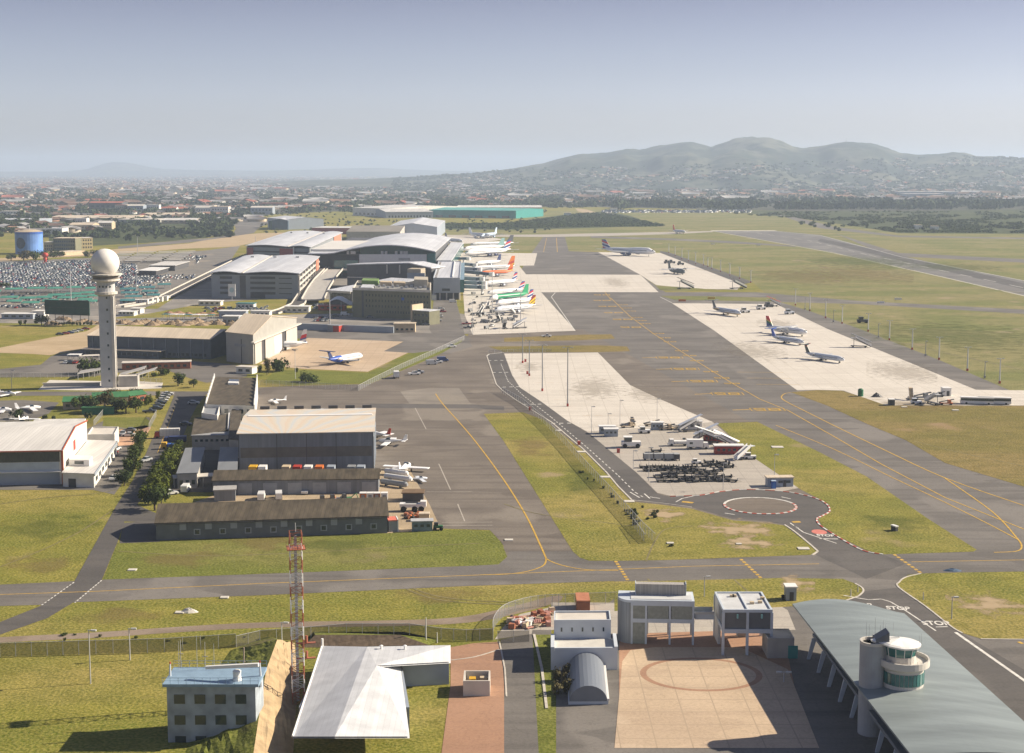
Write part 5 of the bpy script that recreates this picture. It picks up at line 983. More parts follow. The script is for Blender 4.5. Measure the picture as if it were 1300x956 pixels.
mb = MB(); mb.prism([(p.x, p.y) for p in [fr.at(u, v-0.15) for u, v in pts_] + [fr.at(W, -0.15), fr.at(W, D), fr.at(0.2, D)]], H1-0.5, H1); b.part('roof', mb, FRM)
b.box('roof_deck', mat('flat_roof_white', (0.52,0.53,0.53),0.7,0.1,0.5), k, W-0.5, 0.5, D-0.6, H1+.003, H1+0.1)
lv = b.box('roof_louvre', mat('louvre_tan', (0.36,0.34,0.31),0.6,0.25,1.0, streak=(4,4,0.1)), W*0.23, W*0.90, D-3.0, D-1.2, H1+0.1, H1+2.3)
for x in (0.23, 0.895): b.box('louvre_end', FRM, W*x, W*x+0.12, D-3.2, D-1.1, H1+0.1, H1+2.5, parent=lv)
b.box('beam', FRM, k, W, -0.15, 0.25, 4.5, 5.3); b.box('beam', FRM, k, W, -0.15, 0.25, H1-1.1, H1-0.5)
for u in (0.185, 0.37, 0.68, 0.985): b.box('column', FRM, W*u-0.2, W*u+0.2, -0.2, 0.3, 0, H1-0.5)
for u in (0.40, 0.68, 0.985): b.box('column', FRM, W*u-0.2, W*u+0.2, D-0.4, D, 0, 4.6)
b.box('panel', PAN, W*0.20, W*0.36, -0.08, 0.06, 0.1, H1-1.1); b.box('panel', PAN, W*0.39, W*0.66, -0.08, 0.06, 5.3, H1-1.1); b.box('panel', PAN, W*0.70, W*0.97, -0.08, 0.06, 5.3, H1-1.1)
b.box('floor_slab', FRM, W*0.37, W, 0.3, D-0.1, 4.6, 5.0); b.box('rear_wall', DPAN, W*0.37, W-0.1, D-0.3, D-0.1, 5.0, H1-0.5); b.box('side_wall', PAN, W-0.12, W-0.02, 0.3, D-0.3, 5.0, H1-0.5); b.box('stair_wall', CONW, W*0.17, W*0.37, D*0.5, D-0.2, 0, 4.6)
fr = Frame((917.5,832), (979,832), depth=12.0); b = Bld('framed_pavilion', 'grey panelled square building raised on white columns right of the rounded one', 'pavilion', fr); W, D = fr.W, fr.D
b.box('body', DPAN, 0.25, W-0.25, 0.25, D-0.25, 5.3, 8.9); b.box('roof', mat('flat_roof_white', (0,0,0)), 0.3, W-0.3, 0.3, D-0.3, 8.91, 9.05)
mb = MB()
for u0, u1, v0, v1 in ((-.1,W+.1,-.1,.3),(-.1,W+.1,D-.3,D+.1),(-.1,.3,.301,D-.301),(W-.3,W+.1,.301,D-.301),(W/2-.12,W/2+.12,.301,D-.301)): fr.box(mb, u0, u1, v0, v1, 8.7, 9.3)
b.part('roof_frame', mb, FRM)
b.box('beam', FRM, -.1, W+.1, -.1, .3, 4.5, 5.3); b.box('beam', FRM, -.1, .3, .302, D-.3, 4.5, 5.3); b.box('beam', FRM, W-.3, W+.1, .302, D-.3, 4.5, 5.3)
for u in (0.02, W/2, W-0.02):
    for v in (0.1, D-0.1): b.box('column', FRM, u-.25, u+.25, v-.25, v+.25, 0, 8.69)
b.box('side_panel', mat('grey_clad_wall', (0,0,0)), 0.1, 0.24, 0.6, D*0.5, 5.4, 8.6); b.box('end_wall', WHITE2, -0.05, 0.5, D*0.55, D, 0, 8.7)
for u in (0.27, 0.77): b.box('floodlight', mat('lamp_teal', (0.25,0.5,0.48),0.3,0.1), W*u, W*u+0.3, -0.5, -0.1, 7.6, 8.4)
for u, v in ((0.28,0.75),(0.33,0.75),(0.8,0.4),(0.62,0.35),(0.9,0.62)): b.box('roof_hatch', BEIGE, W*u, W*u+0.8, D*v, D*v+0.7, 9.05, 9.5)
b.box('inner_wall', CONW, W*0.5, W*0.72, D-1.0, D-0.5, 0, 4.5)
a, c_ = P(881,815,0), P(905,815,0); t0 = thing('footbridge', 'small white enclosed footbridge linking the two framed buildings', 'footbridge', (a+c_)/2); L = (c_-a).length
mb = MB(); mb.box(-L/2, L/2, -1, 1, 5.0, 6.1); mb.build('deck', FRM, parent=t0); mb = MB(); mb.box(-L/2, L/2, 1.0, 1.12, 6.1, 7.0); mb.box(-L/2, L/2, -1.12, -1.0, 6.1, 6.6); mb.build('railing', STEEL, parent=t0)
b = simple('service_annex', 'low grey annex with a teal door between the square framed building and the terminal', 'annex', (974,836), (1008,836), 3.6, depth=6, wall=CONW, roof=CONW, parapet=0.5); b.door(5.0, 1.9, 2.6, m=TEAL)
b = simple('meter_kiosk', 'small grey-blue kiosk alone on the grass by the taxiway', 'kiosk', (998,763), (1011,763), 3.0, depth=2.6, wall=BLUEW, roof=WHITE, over=0.2); b.door(1.2, 0.9, 2.0)
p = P(994,762); t0 = thing('waste_bin', 'small black bin beside the grey kiosk on the grass', 'bin', p); mb = MB(); mb.tube((0,0,0), (0,0,1.1), 0.35, 0.4, 10); mb.build('body', BLACK, parent=t0); mb = MB(); mb.tube((0,0,1.1), (0,0,1.2), 0.45, 0.3, 10); mb.build('lid', BLACK, parent=t0)
# white-blue building with barrel vault
fr = Frame((703.4,790), (775.7,789.5), (774.5,780), z=6.9); LB = mat('pale_blue_wall', (0.52,0.56,0.60),0.6,0.05,0.3)
fr.D = 6.0; b = Bld('vaulted_building', 'pale blue stepped building with a grey barrel vault roof in front', 'building', fr); W, D = fr.W, fr.D
b.box('wall', LB, 0, W, 0, D, -0.2, 6.9); b.box('roof', CONL, 0.3, W-0.3, 0.3, D-0.3, 6.91, 7.0); b.parapet(LB, 6.9, 0.45, 0.25)
b.box('lower_hall', LB, -0.6, W+1.0, -8.0, -0.05, -0.2, 3.5); b.box('lower_roof', mat('pale_flat_roof', (0.55,0.53,0.48),0.7,0.08), 0.1, W+0.3, -7.4, -0.4, 3.51, 3.6)
mb = MB(); fr.box(mb, -0.62, 0.1, -8.02, -0.06, 3.51, 4.6); fr.box(mb, W+0.35, W+1.02, -8.02, -0.06, 3.51, 4.6); fr.box(mb, 0.11, W+0.34, -8.02, -7.6, 3.51, 4.4); b.part('parapet', mb, LB)
vm = MB(); n = 14; rings = []
for v in (-8.05, -26): rings.append([tuple(fr.at(W*0.55+3.4*math.cos(math.pi*i/n), v, 0.6+2.9*math.sin(math.pi*i/n))) for i in range(n+1)])
vm.add(rings[0]+rings[1], [(i+1, i, n+1+i, n+2+i) for i in range(n)]); vm.add([(x, y, z-0.0) for x, y, z in rings[1]], [tuple(range(n+1))]); b.part('barrel_roof', vm, mat('vault_grey', (0.17,0.19,0.22),0.4,0.1,0.3, streak=(1,0.1,1)))
b.box('vault_base', LB, W*0.55-3.6, W*0.55+3.6, -26, -8.05, -0.2, 0.7); b.box('vault_edge', WHITE, W*0.55+3.35, W*0.55+3.75, -26.1, -8.06, 0.7, 1.1)
b.windows(5, 5.0, 5.8, w=0.15)
# white hip-roofed building at the bottom
ZR = 4.5; c0 = P(470, 870); t0 = thing('white_roof_building', 'building with a wide white metal hip roof beside the lattice mast', 'building', c0)
pp = {k_: P(x, y, z) for k_, (x, y, z) in dict(A=(372,935,ZR), B=(409,820,ZR), G=(466,821,ZR+2.0), C=(572,819,ZR+1.6), D=(572,840,ZR), E=(508,843,ZR), H=(520,935,ZR), K=(478,845,ZR+2.3), M=(425,935,ZR+2.3)).items()}
mb = MB()
for tri in (('A','B','G'),('A','G','M'),('G','C','K'),('C','D','K'),('D','E','K'),('G','K','M'),('K','E','H'),('K','H','M')):
    q = [pp[i] for i in tri]; n_ = (q[1]-q[0]).cross(q[2]-q[0])
    if n_.z < 0: q = [q[0], q[2], q[1]]
    mb.add([tuple(v) for v in q], [(0,1,2)]); mb.add([(v.x, v.y, v.z-0.3) for v in q], [(2,1,0)])
mb.build('roof', mat('bright_white_roof', (0.58,0.59,0.60),0.5,0.12,0.3, seam=((1,0,0), 0.9, 0.12)), parent=t0, org=c0)
mb = MB(); ins = [P(380,930,0), P(414,822,ZR), P(570,821,ZR), P(570,839,ZR), P(510,842,ZR), P(520,930,0)]; mb.prism([(v.x, v.y) for v in ins], -0.2, ZR-0.02); mb.build('wall', BLUEW, parent=t0, org=c0)
mb = MB(); q = P(545,839,ZR); mb.box(q.x-1.8, q.x-0.2, q.y-0.12, q.y+0.02, 0.8, 3.4); mb.build('window', GLASS, parent=t0, org=c0)
mb = MB(); mb.box(q.x-1.95, q.x-0.05, q.y-0.15, q.y-0.05, 3.41, 3.6); mb.build('window_frame', WHITE, parent=t0, org=c0)
for x in (484, 514): v = P(x, 823, ZR+2.1); mb = MB(); mb.tube((v.x, v.y, v.z-0.6), (v.x, v.y, v.z+0.5), 0.2, n=8); mb.tube((v.x, v.y, v.z+0.5), (v.x, v.y, v.z+0.65), 0.4, 0.1, n=8); mb.build('roof_vent', WHITE, parent=t0, org=c0)
v0, v1 = P(409,821,ZR), P(372,935,ZR); mb = MB(); mb.tube((v0.x-.1, v0.y, ZR+.05), (v1.x-.1, v1.y, ZR+.05), 0.16, n=6); mb.tube((v0.x, v0.y+.3, 0), (v0.x, v0.y+.3, 6.0), 0.25, n=6); mb.build('gutter', WHITE, parent=t0, org=c0)
# earth bank and netted slope (terrain)
mb = MB(); L_, Rg, Rt = [P(292,826), P(262,870), P(215,1020)], [P(352,812,3.6), P(338,850,3.8), P(312,1020,3.8)], [P(374,816), P(378,870), P(368,1020)]
def rough_patch(mb, a, b_, c_, d, m, n=14, amp=0.45):
    vs = []
    for j in range(n+1):
        for i in range(n+1):
            p = a.lerp(b_, i/n).lerp(d.lerp(c_, i/n), j/n); e = 4*min(j/n, 1-j/n); p = p + Vector((0, 0, amp*min(1, e)*noise.fractal(p*0.35, 1.0, 2.0, 4))); vs.append(tuple(p))
    mb.add(vs, [(j*(n+1)+i, j*(n+1)+i+1, (j+1)*(n+1)+i+1, (j+1)*(n+1)+i) for j in range(n) for i in range(n)], m)
for j in range(2): rough_patch(mb, L_[j], L_[j+1], Rg[j+1], Rg[j], 0); rough_patch(mb, Rg[j], Rg[j+1], Rt[j+1], Rt[j], 1, amp=0.8)
mb.add([tuple(L_[0]), tuple(Rg[0]), tuple(P(340,808)), ], [(0,1,2)], 0); mb.add([tuple(P(340,808)), tuple(Rg[0]), tuple(Rt[0])], [(0,1,2)], 0)
struct(mb.build('earth_bank', [GR_LUSH, mat('sand_face', (0.37,0.27,0.155),0.95,0.2,0.5)]))
mb = MB(); a = [P(384,822), P(400,806,1.8), P(508,806,1.8), P(545,819,0.6), P(552,823)]; bk_ = [P(380,806), P(398,802,0), P(512,802,0), P(560,812,0)]
mb.add([tuple(v) for v in a], [(0,4,3,2),(0,2,1)]); struct(mb.build('netted_slope', mat('netting_brown', (0.13,0.095,0.065),0.95,0.3,1.2, bump=0.5)))
mb = MB(); mb.add([tuple(v) for v in (a[1], a[2], a[3], bk_[3], bk_[2], bk_[1])], [(0,1,2,3,4,5)]); struct(mb.build('slope_top', GR_LUSH))
# lattice mast
mp_ = P(379, 893); MH = HT(379, 893, 675); t0 = thing('lattice_mast', 'tall red and white lattice mast in front of the sand bank', 'mast', mp_, R(12)); w = 1.05
RW = mat('mast_red', (0.36,0.12,0.07),0.6,0.2); secs = 13
for s_ in range(secs):
    mb = MB(); z0, z1 = MH*s_/secs, MH*(s_+1)/secs; zm = (z0+z1)/2; cs = [(-w,-w),(w,-w),(w,w),(-w,w)]
    for i in range(4):
        (x0, y0), (x1, y1) = cs[i], cs[(i+1) % 4]; mb.tube((x0,y0,z0), (x0,y0,z1), 0.085, n=5)
        mb.tube((x0,y0,z0), (x1,y1,zm), 0.05, n=4); mb.tube((x1,y1,zm), (x0,y0,z1), 0.05, n=4); mb.tube((x0,y0,z1), (x1,y1,z1), 0.05, n=4); mb.tube((x0,y0,zm), (x1,y1,zm), 0.04, n=4)
    mb.build('lattice_section', RW if s_ % 2 == 0 else WHITE, parent=t0)
mb = MB(); mb.box(-1.6,1.6,-1.6,1.6,MH-3.0,MH-2.85); 
for i in range(8): x = -1.6+3.2*i/7; mb.tube((x,-1.6,MH-3), (x,-1.6,MH-2), 0.035, n=4); mb.tube((x,1.6,MH-3), (x,1.6,MH-2), 0.035, n=4)
mb.build('top_platform', RW, parent=t0)
for z in (8.2, 11.0): mb = MB(); mb.box(-0.2, 3.2, -0.3, 0.3, z, z+0.15); mb.tube((1.6,0,z), (1.6,0,z+1.4), 0.25, n=8); mb.build('antenna_bracket', RW, parent=t0)
mb = MB(); mb.box(-0.25,0.25,w,w+0.2,0,MH-1); mb.build('ladder', STEEL, parent=t0); mb = MB(); mb.tube((0,0,MH), (0,0,MH+1.6), 0.05, n=5); mb.build('lightning_rod', STEEL, parent=t0)
# radar platform at the lower left
D0 = 232.0; q = lambda x, y: PD(x, y, D0); a, c_ = q(206, 868), q(328, 868); zz = a.z; c0 = Vector(((a.x+c_.x)/2, D0+4, 0)); L = (c_.x-a.x)
t0 = thing('radar_platform', 'blue-white steel roof platform with railings at the bottom left edge', 'platform', c0)
mb = MB(); mb.box(-L/2+.6, L/2-.6, -3.6, 4, -0.2, zz-0.6); mb.build('building_block', mat('weathered_blue_wall', (0.30,0.34,0.37),0.8,0.25,0.5), parent=t0); mb = MB(); mb.box(-L/2, L/2, -4, 4.4, zz-0.6, zz-0.1); mb.build('deck', mat('deck_blue', (0.22,0.32,0.42),0.5,0.1), parent=t0)
for y in (-4, 4.4):
    mb = MB(); mb.tube((-L/2,y,zz+1.0), (L/2,y,zz+1.0), 0.04, n=5); mb.tube((-L/2,y,zz+.5), (L/2,y,zz+.5), 0.03, n=5)
    for i in range(13): x = -L/2+L*i/12; mb.tube((x,y,zz-.1), (x,y,zz+1.0), 0.035, n=5)
    mb.build('railing', mat('rail_blue', (0.2,0.3,0.4),0.5,0.1), parent=t0)
for x, h_ in ((-L/2+0.3, 2.0), (L/2-0.3, 2.2)): mb = MB(); mb.tube((x,0,zz-2), (x*0.985,0,zz+h_), 0.3, 0.12, n=8); mb.build('strut', LB, parent=t0); mb = MB(); mb.tube((x*0.985,0,zz+h_), (x*0.985,0,zz+h_+.35), 0.12, n=8); mb.build('warning_lamp', REDM, parent=t0)
for x, h_ in ((-L/2+4.3, 6), (-L/2+7.2, 4.5), (-L/2+1.2, 5)): mb = MB(); mb.tube((x,3,zz), (x,3,zz+h_), 0.05, 0.03, n=5); mb.build('whip_antenna', STEEL, parent=t0)
for r_ in range(3):
    for i in range(4): mb = MB(); mb.box(-L/2+1.8+i*3.4, -L/2+3.6+i*3.4, -3.68, -3.58, zz-3.6-3.6*r_, zz-2.0-3.6*r_); mb.build('window', GLASS, parent=t0)
rp_ = q(298, 862); t1 = thing('bar_radar', 'white rotating bar radar antenna on the steel roof platform', 'radar', (rp_.x, D0+2, zz-0.1), R(-8), scale=1.45)
mb = MB(); mb.lathe((0,0,0), [(0.55,0),(0.45,0.5),(0.5,1.1),(0.25,1.25)], 12); mb.build('pedestal', WHITE, parent=t1); mb = MB(); mb.hexa([(-3.7,-.2,1.15),(2.6,-.2,1.75),(2.6,.2,1.75),(-3.7,.2,1.15),(-3.7,-.2,1.5),(2.6,-.2,2.15),(2.6,.2,2.15),(-3.7,.2,1.5)]); mb.build('antenna_bar', WHITE, parent=t1)
# wooden pole and small antennas on the grass
for x, y, y1, lb, r_, m in ((309,868,822,'leaning wooden pole behind the radar platform', 0.16, mat('old_wood', (0.42,0.34,0.27),0.9,0.2)),(261,862,815,'thin grey pole between the wooden pole and the radar platform',0.07,STEEL),(230,858,812,'thin grey pole left of the bar radar',0.08,STEEL)):
    p = P(x, y); h_ = HT(x, y, y1); t0 = thing('pole', lb, 'pole', p); mb = MB(); mb.tube((0,0,0), (0.25 if 'lean' in lb else 0,0,h_), r_, r_*.7, n=7); mb.build('shaft', m, parent=t0); mb = MB(); mb.box(-.5,.5,-.05,.05,h_*.6,h_*.6+.1); mb.build('crossarm', m, parent=t0)
# small yard building and gate at bottom centre
fr = Frame((588,884), (622,884), depth=5.5); b = Bld('yard_enclosure', 'small open topped walled enclosure with yellow and white boxes inside', 'enclosure', fr); W, D = fr.W, fr.D
mb = MB(); fr.box(mb, 0, W, 0, .3, 0, 2.9); fr.box(mb, 0, W, D-.3, D, 0, 2.9); fr.box(mb, 0, .3, .301, D-.301, 0, 2.9); fr.box(mb, W-.3, W, .301, D-.301, 0, 2.9); b.part('wall', mb, CONL)
b.box('inner_box', YELLOW, 1.0, 2.2, 3, 4.3, 0, 2.2); b.box('inner_box', BEIGE, 3.0, 4.4, 3, 4.0, 0, 2.4)
# general aviation terminal with big sweeping roof
c0 = P(1100, 880); t0 = thing('aviation_terminal', 'big grey sweeping roof terminal beside the round control tower', 'terminal', c0); ZT = 8.0
BLc, BRc, FRc, FLc = P(1006,768,ZT), P(1148,778,ZT), P(1352,962,ZT), P(1158,962,ZT)
n, m_ = 12, 10; top, bot = [], []
for j in range(m_+1):
    for i in range(n+1):
        s_, t = i/n, j/m_; p = BLc.lerp(BRc, s_).lerp(FLc.lerp(FRc, s_), t); p = p + Vector((0, 3.5*math.sin(math.pi*min(1, s_/0.9))*(1-t)**2, 0)); z = ZT + 1.1*math.sin(math.pi*(0.15+0.8*s_)) - 0.6
        top.append((p.x, p.y, z+0.35)); bot.append((p.x, p.y, z))
fs = [(j*(n+1)+i+1, j*(n+1)+i, (j+1)*(n+1)+i, (j+1)*(n+1)+i+1) for j in range(m_) for i in range(n)]
mb = MB(); mb.add(top, fs); mb.add(bot, [tuple(reversed(f)) for f in fs])
edge = [i for i in range(n+1)] + [(j+1)*(n+1)-1+(n+1)*0 for j in range(1, m_+1)] + [m_*(n+1)+i for i in range(n-1, -1, -1)] + [j*(n+1) for j in range(m_-1, 0, -1)]
for e0, e1 in zip(edge, edge[1:]+edge[:1]): mb.add([top[e0], top[e1], bot[e1], bot[e0]], [(0,1,2,3)])
mb.build('roof', mat('terminal_roof_grey', (0.23,0.265,0.265),0.5,0.16,0.22, streak=(0.15,1.2,1), seam=((0.35,0.94,0), 1.3, 0.09)), parent=t0, org=c0)
def lp(s_, t): return BLc.lerp(BRc, s_).lerp(FLc.lerp(FRc, s_), t)
mb = MB(); q = [lp(0.34,0.06), lp(0.96,0.05), lp(0.97,0.98), lp(0.30,0.98)]; mb.prism([(v.x, v.y) for v in q], -0.2, ZT-0.6); mb.build('wall', DGREYW, parent=t0, org=c0)
mb = MB(); q = [lp(0.10,0.10), lp(0.34,0.10), lp(0.30,0.97), lp(0.05,0.97)]; mb.prism([(v.x, v.y) for v in q], 4.2, 4.8); mb.build('lower_roof', mat('lower_roof_grey', (0.16,0.18,0.20),0.6,0.1), parent=t0, org=c0)
for k in range(9):
    v = lp(0.08, 0.12+0.1*k); mb = MB(); mb.hexa([(v.x-.9,v.y-.2,0),(v.x-.3,v.y-.2,0),(v.x-.3,v.y+.2,0),(v.x-.9,v.y+.2,0),(v.x,v.y-.2,4.2),(v.x+.9,v.y-.2,4.2),(v.x+.9,v.y+.2,4.2),(v.x,v.y+.2,4.2)]); mb.build('buttress', FRM, parent=t0, org=c0)
for k in range(12):
    v, u_ = lp(0.328, 0.08+0.072*k), lp(0.326, 0.13+0.072*k); mb = MB(); mb.add([(v.x-.1,v.y,5.0),(u_.x-.1,u_.y,5.0),(u_.x-.1,u_.y,6.9),(v.x-.1,v.y,6.9)], [(3,2,1,0)]); mb.build('window', mat('pale_window', (0.35,0.42,0.47),0.3,0.1), parent=t0, org=c0)
v, u_ = lp(0.0,0.0), lp(0.0,1.0)
# round control tower
XT, YT = (1166-650)/F*235.0, 236.0; zt = lambda y: 95-(y-215)*235/F
t0 = thing('control_tower', 'round control tower with white disc roof and green glass cab', 'control tower', (XT, YT, 0))
TWM = mat('tower_warm_white', (0.55,0.52,0.47),0.7,0.08,0.4); zb = zt(857)
mb = MB(); mb.lathe((0,0,0), [(3.4,-.3),(3.4,zb-1.2)], 28); mb.build('core', TWM, parent=t0)
for k in range(14):
    a0 = math.pi+0.2+k*(math.pi-0.4)/13; mb = MB(); mb.cbox((3.45*math.cos(a0), 3.45*math.sin(a0), zb-2.6), (0.12, 0.62, 2.0), a0); mb.build('window', GGLASS, parent=t0)
mb = MB(); mb.lathe((0,0,0), [(3.4,zb-1.2),(4.3,zb-0.6),(4.3,zb+0.5),(4.0,zb+0.5),(4.0,zb-0.1),(0.1,zb-0.1)], 36); mb.build('balcony', TWM, parent=t0)
mb = MB()
for i in range(20):
    a0 = 2*math.pi*i/20; mb.tube((4.15*math.cos(a0),4.15*math.sin(a0),zb+.5), (4.15*math.cos(a0),4.15*math.sin(a0),zb+1.0), 0.03, n=4)
mb.build('railing', STEEL, parent=t0)
mb = MB(); mb.lathe((-0.6,0,0), [(2.6,zb-.1),(2.6,zb+1.1)], 24); mb.build('cab_base', TWM, parent=t0)
mb = MB(); mb.lathe((-0.6,0,0), [(2.55,zb+1.1),(2.8,zb+2.6)], 12); cg = mb.build('cab_glass', GGLASS, parent=t0)
for i in range(12): mb = MB(); a0 = 2*math.pi*i/12; mb.tube((-0.6+2.58*math.cos(a0),2.58*math.sin(a0),zb+1.1), (-0.6+2.85*math.cos(a0),2.85*math.sin(a0),zb+2.6), 0.07, n=4); mb.build('mullion', WHITE, parent=cg)
mb = MB(); nn = 28; rg = []
for z, k in ((zb+2.6, 1.0), (zb+2.9, 1.03), (zb+3.1, 0.9), (zb+3.5, 0.05)):
    ring_ = []
    for i in range(nn):
        a0 = 2*math.pi*i/nn; x, y = 3.3*math.cos(a0), 3.1*math.sin(a0); x = x-0.6 if x > -1.5 else -1.5-0.6+(x+1.5)*1.9; tl = 0.12*(-x-0.6) if x < -0.6 else 0
        ring_.append((-0.6+(x+0.6)*k, y*k*(0.5 if x < -3.4 else 1), z+tl))
    rg.append(ring_)
mb.loft(rg); mb.build('cab_roof', WHITE, parent=t0)
xs_ = (1126-650)/F*235.0-XT
mb = MB(); mb.lathe((xs_,0.6,0), [(2.1,-.3),(2.1,zt(836))], 24); mb.build('stair_shaft', mat('shaft_grey', (0.33,0.34,0.35),0.8,0.1,0.4), parent=t0)
mb = MB(); mb.lathe((xs_,0.6,0), [(2.1,zt(836)),(2.15,zt(832)),(1.85,zt(832)),(1.8,zt(838))], 24); mb.build('shaft_rim', TWM, parent=t0)
mb = MB(); mb.box(xs_+0.4, -2.4, -0.6, 2.4, zb-0.5, zt(828)); mb.build('link_block', mat('shaft_grey', (0,0,0)), parent=t0)
mb = MB(); mb.hexa([(xs_+.2,-.8,zt(832)),(-2.8,-1.4,zt(836)),(-2.8,1.6,zt(836)),(xs_+.2,1.8,zt(832)),(xs_+.2,-.6,zt(828)),(-2.8,-1.2,zt(817)),(-2.8,1.4,zt(817)),(xs_+.2,1.6,zt(828))]); mb.build('link_roof', DPAN, parent=t0)
for i, (dx, dy, h_) in enumerate([(-1,0.5,4.5),(-.3,1.4,3.6),(.6,1.0,5.2),(1.3,0.3,3.8),(1.9,.8,4.6),(2.6,1.8,3.5),(7.6,-1,2.2),(8.3,0.4,2.0),(4.0,2.2,3.6)]):
    mb = MB(); mb.tube((xs_+dx,0.6+dy,zt(838)), (xs_+dx,0.6+dy,zt(836)+h_*.8), 0.035, 0.02, n=4); mb.build('whip_antenna', STEEL, parent=t0)
# container and truck by the scrap yard, scrap pieces
b = simple('shipping_container', 'rusty brown shipping container standing behind the scrap yard', 'container', (732,779), (749,779), 2.6, depth=6.0, wall=mat('rust_container', (0.28,0.11,0.06),0.7,0.15), roof=mat('rust_top', (0.42,0.17,0.09),0.7,0.15), over=0.02); b.box('door', mat('rust_container', (0,0,0)), 0.1, b.f.W-0.1, -0.08, 0, 0.15, 2.45)
rnd.seed(11); SCC = [WHITE, STEEL, WHITE, BRICK, BEIGE, mat('pallet_pink', (0.5,0.25,0.2),0.8,0.2), BEIGE, DARKM, mat('pallet_pink', (0,0,0))]
for i in range(64):
    u, v = rnd.random(), rnd.random(); x = 646+54*u; y = 799-19*v*(0.55+0.45*u)-2*u; p = P(x, y); t = rnd.random()
    mb = MB()
    if t < 0.5:
        for s_ in range(4): mb.cbox((0, -0.45+0.3*s_, 0.16+rnd.uniform(0,.1)), (1.3, 0.2, 0.1), rnd.uniform(-.2,.2))
        mb.cbox((0.4,0,0.06), (0.12,1.1,0.12)); mb.cbox((-0.4,0,0.06), (0.12,1.1,0.12)); nm, lb = 'pallet', 'broken wooden pallet in the scrap heap'
    elif t < 0.8: mb.hexa([(-.6,-.4,0),(.6,-.4,0),(.5,.4,0),(-.5,.4,0),(-.5,-.3,.8),(.4,-.4,.9),(.5,.4,.7),(-.5,.3,.8)]); nm, lb = 'crate', 'dented scrap crate in the scrap heap'
    else: mb.tube((0,0,0), (0,0.9,0.2), 0.35, n=9); nm, lb = 'drum', 'old drum lying in the scrap heap'
    m = SCC[rnd.randrange(len(SCC))] if x < 680 else rnd.choice([SCC[5], BRICK, SCC[5], BEIGE])
    o = mb.build(nm, m, loc=(p.x, p.y, 0.04+rnd.uniform(0,0.5))); o.rotation_euler = (rnd.uniform(-.15,.15), rnd.uniform(-.15,.15), rnd.uniform(0,3)); o.scale = (1.3,)*3; tag(o, lb, nm, nm + 's in the scrap heap by the curved fence')
# ================================================================ AIRCRAFT (nose towards +X, origin on the ground below the middle)
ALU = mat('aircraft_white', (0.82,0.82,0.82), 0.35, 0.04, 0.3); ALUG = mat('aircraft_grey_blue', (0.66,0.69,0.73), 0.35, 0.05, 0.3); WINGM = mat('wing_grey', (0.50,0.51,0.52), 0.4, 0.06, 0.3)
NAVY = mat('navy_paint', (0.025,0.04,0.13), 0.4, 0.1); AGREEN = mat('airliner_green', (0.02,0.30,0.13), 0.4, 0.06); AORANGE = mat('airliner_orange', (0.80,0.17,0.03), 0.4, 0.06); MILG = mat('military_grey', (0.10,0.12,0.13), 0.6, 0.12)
def fin_mat(name, stops, sc=0.55, skew=0.5):
    m, nt, b = nodes_mat(name, 0.4, 0.4)
    tc = N(nt, 'ShaderNodeTexCoord'); sx = N(nt, 'ShaderNodeSeparateXYZ'); nt.links.new(tc.outputs['Generated'], sx.inputs[0])
    ma = N(nt, 'ShaderNodeMath', operation='MULTIPLY_ADD'); ma.inputs[1].default_value = skew; nt.links.new(sx.outputs['X'], ma.inputs[0]); nt.links.new(sx.outputs['Z'], ma.inputs[2])
    rp = N(nt, 'ShaderNodeValToRGB'); rp.color_ramp.interpolation = 'CONSTANT'; nt.links.new(ma.outputs[0], rp.inputs[0])
    e = rp.color_ramp.elements; e[0].position = 0; e[0].color = (*stops[0][1], 1); e[1].position = stops[1][0]; e[1].color = (*stops[1][1], 1)
    for p_, c_ in stops[2:]: x = e.new(p_); x.color = (*c_, 1)
    nt.links.new(rp.outputs[0], b.inputs['Base Color']); return m
Wc, Rc, Bc = (0.7,0.7,0.7), (0.55,0.03,0.04), (0.03,0.07,0.25)
FIN_BA = fin_mat('striped_fin', [(0,Wc),(0.10,Rc),(0.30,Wc),(0.42,Bc),(0.62,Wc),(0.74,Rc),(0.92,Bc)], skew=0.35)
FIN_SA = fin_mat('six_colour_fin', [(0,Bc),(0.3,Bc),(0.45,(0.03,0.14,0.07)),(0.62,(0.55,0.35,0.05)),(0.72,Rc)], skew=0.3)
FIN_YB = fin_mat('yellow_black_fin', [(0,(0.25,0.02,0.02)),(0.25,(0.03,0.02,0.02)),(0.35,(0.75,0.45,0.02)),(0.55,(0.03,0.02,0.02)),(0.65,(0.75,0.45,0.02)),(0.85,(0.2,0.02,0.02))], skew=0.6)
FIN_OR = fin_mat('orange_patterned_fin', [(0,(0.02,0.2,0.08)),(0.2,(0.65,0.45,0.05)),(0.35,(0.5,0.06,0.03)),(0.6,(0.75,0.2,0.04))], skew=0.3)
FIN_RED = mat('red_fin', (0.62,0.10,0.05), 0.4, 0.1); FIN_TEAL = mat('teal_fin', (0.25,0.42,0.42), 0.4, 0.1)
